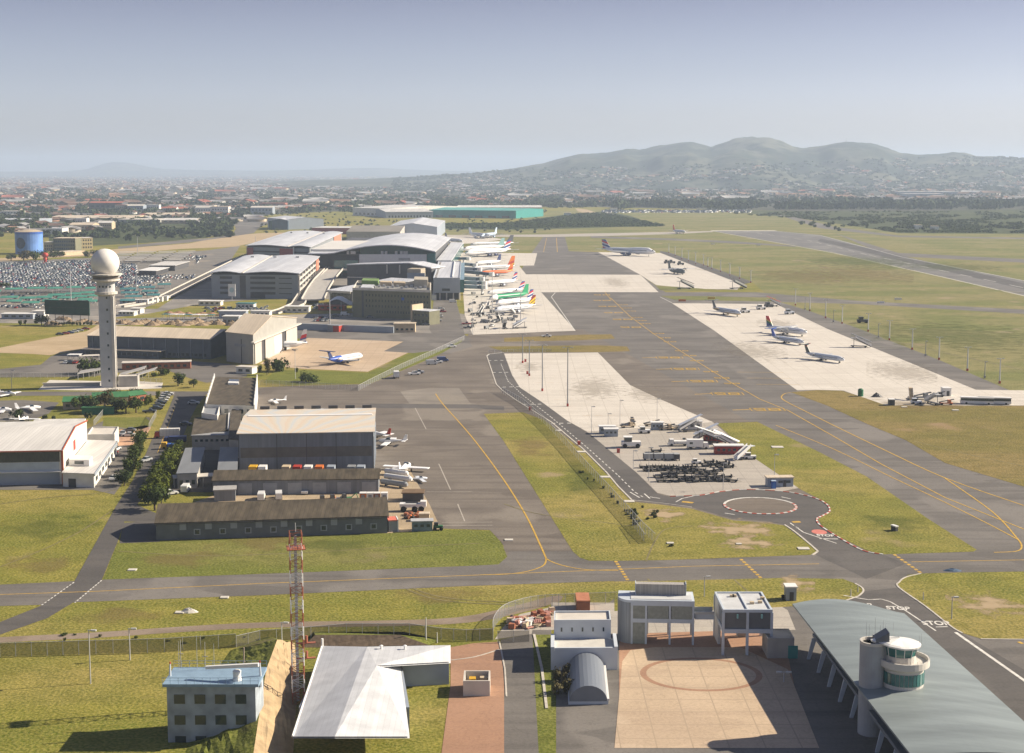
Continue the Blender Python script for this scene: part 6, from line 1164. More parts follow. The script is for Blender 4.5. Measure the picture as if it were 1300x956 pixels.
def airliner(name, label, nose, tail, L, R_=1.95, span=34, body=ALU, belly=None, fin=ALU, eng='u2', ttail=False, high=False, zc=None, finh=None, hump=False, cat='airliner', group=None, length_fix=True, wz=None, root=None):
    zc = zc or R_+1.5; a, c_ = P(*nose, zc), P(*tail, zc); d = (a-c_); d.z = 0; rz = math.atan2(d.y, d.x); mid = (a+c_)/2
    t = thing(name, label, cat, (mid.x, mid.y, 0), rz, group)
    finh = finh or L*0.16; n = 14
    st = [(-.5,0.06,.42),(-.44,.28,.34),(-.36,.62,.18),(-.26,.92,.04),(-.15,1,0),(0,1,0),(.15,1,0),(.30,1,0),(.38,.96,-.02),(.43,.78,-.08),(.47,.5,-.16),(.495,.18,-.24),(.5,.03,-.26)]
    rings = []
    for x, r, dz in st:
        hp = 0.28 if hump and 0.12 <= x <= 0.40 else 0
        rings.append([(x*L, R_*r*math.cos(2*math.pi*i/n), zc+dz*R_+R_*r*math.sin(2*math.pi*i/n)*(1+(hp if math.sin(2*math.pi*i/n) > 0.3 else 0))) for i in range(n)])
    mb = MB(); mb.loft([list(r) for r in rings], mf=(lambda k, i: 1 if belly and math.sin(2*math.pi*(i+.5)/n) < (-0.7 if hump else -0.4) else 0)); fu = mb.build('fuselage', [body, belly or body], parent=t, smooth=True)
    for s_ in (-1, 1):
        mb = MB(); yy = R_*0.985*s_; mb.box(-.26*L, .37*L, min(yy, yy+.03*s_), max(yy, yy+.03*s_), zc+R_*.12, zc+R_*.28); mb.build('window_row', GLASS, parent=t)
    mb = MB(); mb.box(L*.452, L*.468, -R_*.5, R_*.5, zc+R_*.22, zc+R_*.5); mb.build('cockpit_window', GLASS, parent=t)
    if True:
        wzz = zc+R_*.85 if high else zc-R_*.55; hs = span/2; sw = L*.17 if not high or eng != 'p2' else L*.02; c0_, c1_ = L*.17, L*.045; dih = -.02 if high else .09; x0 = L*.10
        if eng[0] == 'r': x0 = L*.02
        for s_ in (-1, 1):
            mb = MB(); y0 = R_*.5*s_; q = [(x0,y0,wzz),(x0-c0_,y0,wzz),(x0-sw-c1_,hs*s_,wzz+hs*dih),(x0-sw,hs*s_,wzz+hs*dih)]
            if s_ < 0: q = q[::-1]
            th = R_*.18; mb.hexa([(x,y,z-th*(1 if abs(y) < hs*.9 else .2)) for x,y,z in q[::-1]]+[(x,y,z+th*(1 if abs(y) < hs*.9 else .2)) for x,y,z in q[::-1]]); mb.build('wing', WINGM, parent=t)
            zt_ = zc+R_*.25+(finh*.98 if ttail else 0); xt = -L*.40-(L*.03 if ttail else 0); hs2 = span*.19; mb = MB(); q = [(xt,R_*.05*s_,zt_),(xt-L*.085,R_*.05*s_,zt_),(xt-L*.115,hs2*s_,zt_+.3),(xt-L*.07,hs2*s_,zt_+.3)]
            if s_ < 0: q = q[::-1]
            mb.hexa([(x,y,z-.12) for x,y,z in q[::-1]]+[(x,y,z+.12) for x,y,z in q[::-1]]); mb.build('tailplane', WINGM if not ttail else fin, parent=t)
            es = {'u2': [.34], 'u4': [.26,.48], 'h4': [.28,.52], 'p2': [.30], 'r2': [None], 'n': []}[eng]
            for e in es:
                er = R_*.52 if eng != 'h4' else R_*.4
                if e is None: ex, ey, ez, el = -L*.26, (R_+er*1.1)*s_, zc+R_*.35, L*.13; er = R_*.48
                else: ex, ey, ez, el = x0-sw*e*1.1+L*.04, hs*e*s_+R_*.3*s_, wzz+hs*e*dih-er*1.25, L*.10 if eng != 'p2' else L*.13
                if eng == 'u4': el = L*.075; er = R_*.42
                if eng == 'p2': ez = wzz; er = R_*.3
                mb = MB(); k = 12; mb.loft([[(ex+dx*el, ey+er*r*math.cos(2*math.pi*i/k), ez+er*r*math.sin(2*math.pi*i/k)) for i in range(k)] for dx, r in ((-.6,.45),(-.2,.85),(.3,1),(.5,.9))]); en = mb.build('engine', body if (eng[0] in 'u' and belly is None) else (belly or WINGM), parent=t, smooth=True)
                mb = MB(); mb.tube((ex+.5*el,ey,ez), (ex+.5*el+.05,ey,ez), er*.72, n=12); mb.build('intake', DARKM, parent=en)
                if eng == 'p2':
                    mb = MB()
                    for a_ in range(4): dy, dz = math.cos(a_*math.pi/2+.6)*2.6, math.sin(a_*math.pi/2+.6)*2.6; mb.tube((ex+.55*el,ey,ez), (ex+.55*el,ey+dy,ez+dz), .18, .1, 4)
                    mb.build('propeller', DARKM, parent=t)
            mb = MB(); mb.tube((-L*.02,R_*.9*s_ if R_ > 2 else 1.8*s_,wzz if not high else zc-R_*.7), (-L*.02,R_*.9*s_ if R_ > 2 else 1.8*s_,.5), .18, n=6); mb.tube((-L*.02,R_*.9*s_-.45 if R_ > 2 else 1.8*s_-.45,.55), (-L*.02,R_*.9*s_+.45 if R_ > 2 else 1.8*s_+.45,.55), .55, n=10); mb.build('main_gear', BLACK, parent=t)
        mb = MB(); z0 = zc+R_*.25; xr = -L*.31; xt = -L*.47
        if ttail: q = [(xr-L*.03,z0),(xt+L*.02,z0),(xt-L*.05,z0+finh),(xt+L*.015,z0+finh)]
        else: q = [(xr,z0),(xt,z0),(xt-L*.03,z0+finh),(xt+L*.045,z0+finh)]
        mb.hexa([(q[1][0],-.2,q[1][1]),(q[0][0],-.2,q[0][1]),(q[0][0],.2,q[0][1]),(q[1][0],.2,q[1][1]),(q[2][0],-.1,q[2][1]),(q[3][0],-.1,q[3][1]),(q[3][0],.1,q[3][1]),(q[2][0],.1,q[2][1])]); mb.build('fin', fin, parent=t)
        mb = MB(); mb.tube((L*.38,0,zc-R_*.6), (L*.38,0,.4), .14, n=6); mb.tube((L*.38,-.3,.42), (L*.38,.3,.42), .42, n=10); mb.build('nose_gear', BLACK, parent=t)
    return t
AL = airliner
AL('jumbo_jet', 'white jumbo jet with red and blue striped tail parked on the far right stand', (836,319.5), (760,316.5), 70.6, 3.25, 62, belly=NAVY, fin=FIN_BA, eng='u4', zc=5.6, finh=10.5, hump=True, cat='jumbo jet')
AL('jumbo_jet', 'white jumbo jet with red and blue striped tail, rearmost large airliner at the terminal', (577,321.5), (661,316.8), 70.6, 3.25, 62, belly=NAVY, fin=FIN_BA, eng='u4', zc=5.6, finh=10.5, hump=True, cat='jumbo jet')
AL('airliner', 'white wide airliner with a pale tail just behind the terminal jumbo jet', (577,316.2), (651,312.8), 63, 2.9, 60, fin=FIN_TEAL, zc=5, finh=9.5)
AL('airliner', 'white airliner with a dark tail tip standing behind both large jets at the terminal', (594,310.5), (655,308.8), 60, 2.8, 58, fin=DPAN, zc=5, finh=9.5)
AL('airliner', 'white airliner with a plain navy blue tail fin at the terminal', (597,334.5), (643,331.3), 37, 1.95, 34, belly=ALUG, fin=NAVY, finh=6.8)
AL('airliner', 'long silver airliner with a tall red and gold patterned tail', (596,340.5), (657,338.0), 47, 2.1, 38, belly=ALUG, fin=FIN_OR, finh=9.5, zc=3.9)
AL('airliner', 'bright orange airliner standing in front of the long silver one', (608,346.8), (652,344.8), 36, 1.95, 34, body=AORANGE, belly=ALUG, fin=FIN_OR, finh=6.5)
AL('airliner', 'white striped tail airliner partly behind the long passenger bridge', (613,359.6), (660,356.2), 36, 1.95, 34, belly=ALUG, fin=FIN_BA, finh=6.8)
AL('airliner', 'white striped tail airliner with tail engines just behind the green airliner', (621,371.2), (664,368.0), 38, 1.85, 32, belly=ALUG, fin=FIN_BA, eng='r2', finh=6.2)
g_ = AL('airliner', 'green airliner with a white nose and green tail', (614,378.8), (678,372.6), 43, 2.0, 35, body=AGREEN, belly=mat('dark_airliner_green', (0.02,0.19,0.10),0.4,0.08), fin=AGREEN, finh=7.0)
mb = MB(); mb.loft([[(x*43, 2.05*r*math.cos(2*math.pi*i/14), 3.5+dz*2+2.05*r*math.sin(2*math.pi*i/14)) for i in range(14)] for x, r, dz in ((.33,1.0,0),(.38,.97,-.02),(.43,.8,-.08),(.47,.52,-.16),(.497,.2,-.24))]); mb.build('nose_section', ALU, parent=g_, smooth=True)
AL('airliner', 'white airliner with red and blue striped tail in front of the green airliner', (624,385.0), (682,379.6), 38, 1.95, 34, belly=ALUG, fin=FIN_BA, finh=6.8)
AL('airliner', 'silver airliner with a black and yellow tail, nearest of the row at the terminal', (618,394.0), (689,387.0), 40, 1.95, 35, body=ALUG, fin=FIN_YB, finh=6.8)
AL('airliner', 'pale grey airliner facing right on the far stand behind the terminal', (625,299.2), (592,296.6), 60, 2.6, 50, body=ALUG, fin=ALUG, finh=8.5, zc=4.5)
AL('airliner', 'pale blue airliner facing left on the far stand, tail to the right', (600,300.2), (641,295.6), 60, 2.6, 50, body=mat('pale_blue_body', (0.45,0.55,0.68),0.4,0.05), fin=MATS['pale_blue_body'], finh=8.5, zc=4.5)
AL('airliner', 'white airliner with small blue tail on the far stand close to the terminal roof', (590,306.2), (562,303.6), 50, 2.4, 45, fin=NAVY, finh=8, zc=4.3)
AL('airliner', 'small looking white airliner with a red tail taxiing beside the runway', (872,294.2), (852,292.6), 38, 2.1, 34, fin=FIN_RED, finh=8.5)
AL('military_transport', 'dark grey high winged military propeller plane on the right stand', (880,346.2), (838,341.0), 30, 2.1, 38, body=MILG, fin=MILG, eng='p2', high=True, zc=3.0, finh=8.0, cat='military plane')
AL('airliner', 'grey-blue jet with a dark T-shaped tail at the top end of the long apron', (942,397.5), (903,391.5), 33, 1.7, 28, body=ALUG, belly=mat('tan_belly', (0.45,0.33,0.15),0.4,0.1), fin=DPAN, eng='r2', ttail=True, finh=5.2, zc=2.8)
AL('airliner', 'white high winged four engined jet with a bright six coloured tail', (1027,421.8), (970,415.5), 31, 1.8, 26, fin=FIN_SA, eng='h4', high=True, zc=2.9, finh=6.5)
AL('regional_jet', 'slim regional jet with a blue tail beside the four engined jet', (1022,434.2), (978,427.6), 27, 1.35, 21, body=ALUG, fin=mat('royal_blue_fin', (0.03,0.09,0.42),0.4,0.1), eng='r2', ttail=True, finh=4.4, zc=2.2, cat='regional jet')
AL('regional_jet', 'slim silver regional jet with a dark tail, nearest jet on the long apron', (1075,456.6), (1019,448.5), 27, 1.35, 21, body=ALUG, fin=fin_mat('dark_red_fin', [(0,(0.05,0.06,0.06)),(0.5,(0.06,0.08,0.06)),(0.9,(0.35,0.05,0.04))], skew=0.2), eng='r2', ttail=True, finh=4.4, zc=2.2, cat='regional jet')
t_ = AL('airliner', 'blue and white jet seen from behind on the tan concrete beside the gable hangar', (453,455.5), (427,459.5), 27, 1.65, 25, body=ALU, belly=ALU, fin=NAVY, eng='r2', ttail=True, finh=4.2, zc=2.6); t_.rotation_euler[2] = R(58); p = P(437,463); t_.location = (p.x, p.y+6, 0)
mb = MB(); mb.loft([[(x*27, 1.68*r*math.cos(2*math.pi*i/14), 2.6+dz*1.65+1.68*r*math.sin(2*math.pi*i/14)) for i in range(14)] for x, r, dz in ((-.5,.08,.42),(-.44,.30,.34),(-.36,.65,.18),(-.26,.95,.04),(-.15,1.02,0))]); mb.build('rear_fuselage', mat('royal_blue_fin', (0,0,0)), parent=t_, smooth=True)
t_ = AL('airliner', 'airliner nosed into the gable hangar, blue tail with a red cross outside', (340,437.5), (382,436.5), 24, 1.7, 22, fin=fin_mat('swoosh_fin', [(0,Bc),(0.2,Wc),(0.35,Bc),(0.45,Rc),(0.7,Wc),(0.95,Wc)], skew=0.2), finh=7.2)
def light_plane(x, y, rz, label, m=ALU, fin=None, s_=1.0, low=True):
    p = P(x, y); t = thing('light_aircraft', label, 'light aircraft', p, rz, 'light aircraft', s_); del t['group']
    mb = MB(); k = 10; mb.loft([[(dx, r*.55*math.cos(2*math.pi*i/k), 1.1+dz+r*.62*math.sin(2*math.pi*i/k)) for i in range(k)] for dx, r, dz in ((-4.2,.12,.25),(-2,.5,.15),(-.3,1.05,.08),(1.2,1.05,0),(2.4,.85,-.1),(3.0,.45,-.1))]); mb.build('fuselage', m, parent=t, smooth=True)
    mb = MB(); mb.hexa([(-.3,-.5,1.45),(1.1,-.5,1.45),(1.1,.5,1.45),(-.3,.5,1.45),(0,-.4,1.95),(.7,-.4,1.95),(.7,.4,1.95),(0,.4,1.95)]); mb.build('canopy_glass', GLASS, parent=t)
    z = .8 if low else 2.0
    for sg in (-1, 1): mb = MB(); mb.box(-.4, 1.1, min(.3*sg, 5.4*sg), max(.3*sg, 5.4*sg), z, z+.16); mb.build('wing', m, parent=t); mb = MB(); mb.tube((.2,1.3*sg,.9), (.2,1.3*sg,.3), .06, n=5); mb.tube((.2,1.2*sg,.25), (.2,1.4*sg,.25), .25, n=8); mb.build('wheel', BLACK, parent=t)
    mb = MB(); mb.box(-4.3, -3.4, -1.8, 1.8, 1.3, 1.4); mb.build('tailplane', m, parent=t); mb = MB(); mb.hexa([(-4.4,-.06,1.3),(-3.2,-.06,1.3),(-3.2,.06,1.3),(-4.4,.06,1.3),(-4.7,-.05,2.9),(-4.1,-.05,2.9),(-4.1,.05,2.9),(-4.7,.05,2.9)]); mb.build('fin', fin or m, parent=t)
    mb = MB(); mb.box(3.02, 3.08, -.9, .9, 1.0, 1.12); mb.build('propeller', DARKM, parent=t); return t
light_plane(11, 503, R(-20), 'white light aircraft behind the left edge apron, tail fin up', s_=1.2); light_plane(39, 522, R(30), 'white and black twin light aircraft in the middle of the small apron', s_=1.3); light_plane(3, 524, R(10), 'white light aircraft cut by the left edge beside the round bush', s_=1.2)
light_plane(31, 535, R(85), 'white light aircraft half hidden behind the white hangar roof', s_=1.1); light_plane(350, 512, R(200), 'small white aircraft alone on the asphalt beside the sawtooth office', s_=1.0); light_plane(495, 565, R(170), 'white light aircraft parked just right of the big painted hangar', s_=1.35)
light_plane(476, 557, R(150), 'light aircraft with a red tail sticking out of the hangar door', fin=REDM, s_=1.5); light_plane(515, 598, R(75), 'dismantled white light aircraft in the yard behind the sheds', s_=1.4); light_plane(533, 611, R(20), 'small blue and white light aircraft beyond the yard fence', m=ALUG, s_=0.8)

# ================================================================ VEHICLES
def wheels(t, xs, w, r, parent=None):
    for x in xs:
        for s_ in (-1, 1): mb = MB(); y = (w/2-0.08)*s_; mb.tube((x, y-.1*s_, r), (x, y+.12*s_, r), r, n=10); mb.build('wheel', BLACK, parent=t)
CARC = {'white': (0.72,0.72,0.70), 'silver': (0.42,0.43,0.44), 'dark': (0.035,0.04,0.05), 'red': (0.35,0.03,0.025), 'blue': (0.03,0.07,0.22), 'grey': (0.16,0.165,0.17)}
def car_body(kind='car'):
    mb = MB(); w = .86
    prof = {'car': [(-2.15,.32),(-2.2,.62),(-2.1,.9),(-1.35,.98),(.85,.95),(2.0,.78),(2.2,.55),(2.15,.3)], 'van': [(-2.4,.35),(-2.45,1.9),(-2.3,2.1),(1.2,2.1),(1.75,1.25),(2.4,1.0),(2.5,.6),(2.45,.35)], 'pickup': [(-2.5,.4),(-2.5,.95),(-.5,.95),(-.4,1.0),(1.3,1.0),(2.4,.9),(2.5,.45),(2.5,.4)]}[kind]
    n = len(prof); a = [(x, -w, z) for x, z in prof]; b_ = [(x, w, z) for x, z in prof]
    mb.add(a+b_, [tuple(range(n)), tuple(range(2*n-1, n-1, -1))]+[(i, n+i, n+(i+1) % n, (i+1) % n) for i in range(n)]); mb.f[-n-2:] = [f[::-1] for f in mb.f[-n-2:]] if False else mb.f[-n-2:]
    return mb
def cabin(kind='car'):
    mb = MB()
    if kind == 'car': mb.hexa([(-1.6,-.78,.97),(1.0,-.78,.94),(1.0,.78,.94),(-1.6,.78,.97),(-1.1,-.62,1.40),(.25,-.62,1.42),(.25,.62,1.42),(-1.1,.62,1.40)])
    elif kind == 'van': mb.hexa([(1.15,-.87,1.3),(1.78,-.87,1.27),(1.78,.87,1.27),(1.15,.87,1.3),(.9,-.87,1.95),(1.28,-.87,1.97),(1.28,.87,1.97),(.9,.87,1.95)])
    else: mb.hexa([(-.4,-.78,1.0),(1.2,-.78,1.0),(1.2,.78,1.0),(-.4,.78,1.0),(-.2,-.65,1.6),(.6,-.65,1.6),(.6,.65,1.6),(-.2,.65,1.6)])
    return mb
def make_car(key):
    kind, colr = key.split(':'); t = thing('parked_'+kind if kind != 'car' else 'parked_car', 'x', {'car': 'car', 'van': 'van', 'pickup': 'pickup'}[kind]); m = mat('car_paint_'+colr, CARC[colr], 0.3, 0.03, 1.0, spec=0.6)
    car_body(kind).build('body', m, parent=t); cabin(kind).build('window_glass', GLASS, parent=t)
    if kind == 'car': mb = MB(); mb.box(-1.08, .22, -.6, .6, 1.425, 1.46); mb.build('roof', m, parent=t)
    if kind == 'pickup': mb = MB(); mb.box(-.18, .58, -.63, .63, 1.605, 1.64); mb.build('roof', m, parent=t)
    wheels(t, (-1.35, 1.4), 1.72, .32); return t
CARS = Pool(make_car)
def car(x, y, rz, colr, label, kind='car', s_=1.1, group=None):
    p = P(x, y); return CARS.put(kind+':'+colr, p, R(rz), label, group, s_)
for i, (x, y, c_) in enumerate([(199,520,'dark'),(201.5,516.5,'grey'),(204,513,'dark'),(206,510,'white'),(208,507,'white'),(210,504,'silver'),(213,501.5,'white')]):
    car(x, y, 12, c_, ['dark', 'grey', 'black', 'white', 'white', 'silver', 'white'][i] + ' car, ' + ['nearest', 'second nearest', 'third', 'fourth', 'fifth', 'sixth', 'farthest'][i] + ' in the row beside the left road')
for x, y, rz, c_, lb, k in [(76,425.5,15,'dark','dark car at the near end of the short row by the sandy track','car'),(83,424.5,15,'red','red car second in the short row by the sandy track','car'),(89,423.5,15,'blue','dark blue car third in the short row by the sandy track','car'),(95,422,15,'white','white car fourth in the short row by the sandy track','car'),(101,420.6,15,'silver','silver car fifth in the short row by the sandy track','car'),(109,418.5,10,'red','dark red car at the far end of the short row by the sandy track','car'),
        (84,461.5,90,'white','white car under the white carport left of the tower','car'),(90,461.5,90,'dark','dark car under the white carport left of the tower','car'),(96,461.5,90,'red','red car under the white carport left of the tower','car'),
        (185,586,245,'silver','silver car driving down the left road past the trees','car'),(164,548,180,'grey','grey car at the top of the brick yard','car'),(163,554,180,'white','white car on the brick yard beside the white hangar annex','car'),(156,552,100,'silver','silver car close to the white annex wall','car'),
        (190,524,10,'dark','dark green car parked at the lower gate by the left road','pickup'),(236,540,0,'dark','black car in the shade behind the red and white truck','car'),(246,513,0,'silver','silver car in the shade of the sawtooth office','car'),(236,624,90,'white','white van under the thin carport by the courtyard','van'),(216,628,30,'white','white car half hidden by the tree at the long shed','car'),
        (332,634,95,'white','left one of two white vans parked between the sheds','van'),(354,633,100,'white','right one of two white vans parked between the sheds','van'),(388,626,90,'white','small white pickup cab against the middle shed wall','pickup'),
        (146,609,80,'white','white car nearest under the annex eaves on the dark lane','car'),(139,586,80,'dark','dark car beside the long white annex','car'),(143,577,80,'red','red car beside the long white annex','car'),(147,572,80,'white','white car at the far end of the white annex','car'),
        (1252,741,10,'blue','x','car')][:-1]: car(x, y, rz, c_, lb, k)
for x, y, rz, c_, lb, k in [(573,441,20,'white','white pickup parked alone on the pale ground by the fence','pickup'),(548,463,15,'silver','silver van second in the line along the apron fence','van'),(562,459,10,'blue','blue van at the far end of the line along the apron fence','van'),(555,461,15,'white','white pickup between the silver and blue vans','pickup'),(526,476,15,'white','white pickup in front of the white box truck by the fence','pickup'),(531,474,10,'silver','silver pickup beside the white box truck by the fence','pickup'),
        (694,428,0,'white','white car with a raised bonnet crossing the grass strip road','pickup'),(560,393,5,'white','white car in the pier parking lot, first row','car'),(556,399,5,'silver','silver car in the pier parking lot, second row','car'),(557,403,5,'white','white van in the pier parking lot, third row','van'),(556,408,5,'silver','silver car in the pier parking lot, front row','car'),(562,396.5,5,'red','red car in the pier parking lot','car'),(541,413,0,'grey','grey car at the foot of the beige annex','car'),(575,384,5,'white','white bus-like van below the pier building','van'),
        (438,400.5,0,'white','white truck below the tent canopy','van'),(426,402,5,'dark','dark car left of the white truck at the olive block','car'),(461,402.5,0,'dark','dark car at the foot of the olive block','car'),(470,403.5,0,'grey','grey car at the foot of the olive block, more to the right','car'),(592,412,0,'red','red tug at the corner of the terminal stands','pickup'),(594,417,0,'dark','dark loader parked below the red tug','pickup'),
        (792,269,0,'white','white car on the far perimeter road','car')]: car(x, y, rz, c_, lb, k, s_=1.15)
for j, y in enumerate((388.5, 392, 404, 408)):
    for i in range(5): car(400+i*3.4+j*.4, y, 70, ['dark','white','grey','silver','red'][(i+j) % 5], ['dark','white','grey','silver','red'][(i+j) % 5]+' car on the roadway between garage ramp and olive block', group='cars between the ramp and the olive block')
# box trucks, buses
def box_truck(x, y, rz, label, box=WHITE, cab=WHITE, L=7.0, H=3.4, name='box_truck'):
    t = thing(name, label, 'truck', P(x, y), R(rz)); mb = MB(); mb.box(-L/2, L/2-2.1, -1.2, 1.2, .95, H); bx = mb.build('cargo_box', box, parent=t)
    mb = MB(); mb.hexa([(L/2-1.9,-1.1,.5),(L/2,-1.1,.5),(L/2,1.1,.5),(L/2-1.9,1.1,.5),(L/2-1.9,-1.1,2.4),(L/2-.5,-1.1,2.4),(L/2-.5,1.1,2.4),(L/2-1.9,1.1,2.4)]); mb.build('cab', cab, parent=t)
    mb = MB(); mb.hexa([(L/2-.18,-1.0,1.4),(L/2-.1,-1.0,1.4),(L/2-.1,1.0,1.4),(L/2-.18,1.0,1.4),(L/2-.48,-1.0,2.25),(L/2-.4,-1.0,2.25),(L/2-.4,1.0,2.25),(L/2-.48,1.0,2.25)]); mb.build('windscreen', GLASS, parent=t)
    mb = MB(); mb.box(-L/2, L/2-.2, -.5, .5, .6, .94); mb.build('chassis', DARKM, parent=t); mb = MB(); mb.box(-L/2+.8, -L/2+1.9, -1.23, -1.2, 1.9, 2.6); mb.build('side_hatch', GLASS, parent=bx); wheels(t, (-L/2+1.3, L/2-1.1), 2.2, .48); return t
box_truck(886, 570, 0, 'white catering box truck facing right behind the red cabins', L=7.6); box_truck(861, 566, 180, 'long low white service truck left of the white box truck', L=7, H=1.8)
box_truck(503, 480, 100, 'white box truck standing by the apron fence gate', L=6); box_truck(212, 556, 190, 'red and white lorry parked in the shade by the left road', box=ROOFW, cab=REDM, L=9); box_truck(222, 563, 190, 'dark blue lorry parked next to the red and white one', box=NAVY, cab=NAVY, L=8, H=2.6); box_truck(216, 570, 185, 'blue and yellow low truck nearest the hedge trees', box=BLUE, cab=YELLOW, L=6, H=1.9)
for x, c_, lb in ((321,YELLOW,'bright yellow truck at the left end of the row before the painted hangar'),(333,WHITE,'white truck cab second in the row before the painted hangar'),(363,BEIGE,'pale dusty truck cab in the row before the painted hangar'),(377,REDM,'red and grey truck cab in the row before the painted hangar'),(391,WHITE,'white truck cab right of the red one'),(405,ORANGE,'orange truck cab in the right half of the row'),(420,BLUEW,'blue-grey truck cab near the right end of the row'),(446,GREYP,'grey van-like truck under the right hangar corner'),(458,BLUEW,'blue trailer at the right end of the hangar row')):
    box_truck(x, 609.5, -90, lb, box=c_, cab=c_, L=5.5, H=4.3)
for x, y, c_, lb in ((412,640,ORANGE,'orange digger like machine between the two brown sheds'),(425,639,STEEL,'grey machine right of the orange one between the sheds'),(440,638,GREENR,'small green machine between the two brown sheds')):
    t = thing('work_machine', lb, 'machine', P(x, y), R(20)); mb = MB(); mb.box(-1.6,1.4,-.9,.9,.6,1.5); mb.build('body', c_, parent=t); mb = MB(); mb.box(-1.2,-.1,-.7,.7,1.5,2.6); mb.build('cab', DARKM, parent=t); mb = MB(); mb.tube((1.2,0,1.3), (2.8,0,2.6), .15, n=6); mb.tube((2.8,0,2.6), (3.6,0,.6), .12, n=6); mb.build('boom', c_, parent=t); wheels(t, (-1.1,1.1), 2.0, .5)
for x, c_, lb in ((461,ORANGE,'orange box container at the left of the row behind the long shed'),(470,WHITE,'white cube container second in the row behind the long shed'),(478.5,mat('rust_container',(0,0,0)),'white topped rust brown container third in the row behind the long shed'),(488,WHITE,'white cube container at the right end, by the ladder')):
    p = P(x, 635); t = thing('box_container', lb, 'container', p, R(3)); mb = MB(); mb.box(-.95,.95,-1,1,.1,2.1); mb.build('body', c_, parent=t); mb = MB(); mb.box(-.99,.99,-1.04,1.04,2.11,2.3); mb.build('lid', WHITE, parent=t); mb = MB(); mb.box(-.5,.5,-1.06,-1.0,.3,1.8); mb.build('door', GREYP, parent=t)
# yard things right of the sheds
for dx, dy, L_, m_, lb in ((503,604,8,WHITE,'upper white rounded tank tube lying diagonally in the shed yard'),(505,611,9.5,WHITE,'middle white rounded tank tube lying diagonally in the shed yard'),(500,618,9,GREYP,'lower grey tank tube lying diagonally in the shed yard')):
    p = P(dx, dy); t = thing('tank_tube', lb, 'tank', p, R(-32)); mb = MB(); mb.tube((-L_/2,0,1.2), (L_/2,0,1.2), .85, n=14); mb.tube((L_/2,0,1.2), (L_/2+.6,0,1.2), .85, .4, n=14); mb.build('shell', m_, parent=t)
    for x in (-L_*.3, L_*.3): mb = MB(); mb.box(x-.15,x+.15,-.8,.8,0,.6); mb.build('cradle', DARKM, parent=t)
b = simple('brown_shelter', 'open brown roofed shelter in the yard right of the sheds', 'shelter', (511,637), (537,637), 2.4, depth=4.5, wall=DARKM, roof=mat('brown_sheet', (0.17,0.11,0.06),0.8,0.2,0.5), over=0.3)
t = thing('crash_tender', 'white heavy vehicle with big black tyres in the shed yard', 'truck', P(524,649), R(0)); mb = MB(); mb.box(-3.6,3.4,-1.2,1.2,1.3,2.3); mb.build('body', WHITE, parent=t); mb = MB(); mb.box(2.2,3.8,-1.1,1.1,1.4,3.0); mb.build('cab', WHITE, parent=t); mb = MB(); mb.box(-2,1.5,-.3,.3,2.31,2.6); mb.build('deck_pipe', DARKM, parent=t); wheels(t, (-2.5,.6,2.4), 2.4, .85)
rnd.seed(5)
for i in range(22):
    x, y = 513+rnd.random()*24, 652+rnd.random()*7; p = P(x, y); mb = MB(); mb.tube((0,-.5,.45), (0,.5,.45), .45, n=9) if i % 3 else mb.box(-.6,.6,-.4,.4,0,.7); o = mb.build('scrap_part', rnd.choice([BLACK, BRICK, mat('rust_container',(0,0,0)), DARKM, ORANGE]), loc=p); o.rotation_euler = (0,0,rnd.uniform(0,3)); tag(o, 'dark and rusty machine scrap piece piled behind the grey yard cabin', 'scrap', 'machine scrap pieces in the shed yard')
b = simple('yard_cabin', 'grey-blue weathered cabin with pale roof edge at the yard corner', 'cabin', (523,675), (549,674.5), 2.6, depth=2.6, wall=mat('weathered_blue', (0.17,0.22,0.24),0.8,0.25,0.8), roof=STEEL, win=3, wz=(1.2,1.9))
b = simple('red_roof_hut', 'narrow hut with a bright red roof beside the long shed end', 'hut', (493.5,675.5), (504.5,675), 2.9, depth=4.0, wall=GREYP, roof=mat('salmon_roof', (0.62,0.17,0.12),0.7,0.08), over=0.1); b.box('side_panel', WHITE, b.f.W+0.02, b.f.W+0.3, -.1, 4.1, 0, 3.3)
t = thing('tractor', 'small green tractor at the corner of the yard cabin', 'tractor', P(556,673), R(0)); mb = MB(); mb.box(-1.2,1.3,-.5,.5,.6,1.3); mb.build('body', GREENR, parent=t); mb = MB(); mb.box(-1.0,.1,-.55,.55,1.3,2.1); mb.build('cab', DARKM, parent=t); wheels(t, (-.8,.9), 1.6, .5)
b = simple('white_cabin', 'small white trailer cabin in the yard above the grey cabin', 'cabin', (532,662), (545,662), 1.9, depth=2.2, wall=BEIGE, roof=ROOFC, over=0.1)
# buses on the long apron
for x, y, lb in ((1240,513,'left one of two white roofed apron buses on the long apron'),(1262,513,'right one of two white roofed apron buses on the long apron')):
    t = thing('apron_bus', lb, 'bus', P(x, y), R(168)); mb = MB(); mb.box(-6.5,6.5,-1.4,1.4,.4,1.5); mb.build('body', WHITE, parent=t); mb = MB(); mb.box(-6.4,6.4,-1.38,1.38,1.51,2.5); mb.build('window_glass', GLASS, parent=t); mb = MB(); mb.box(-6.55,6.55,-1.45,1.45,2.51,2.95); mb.build('roof', WHITE, parent=t); wheels(t, (-4.5,4.2), 2.8, .45)
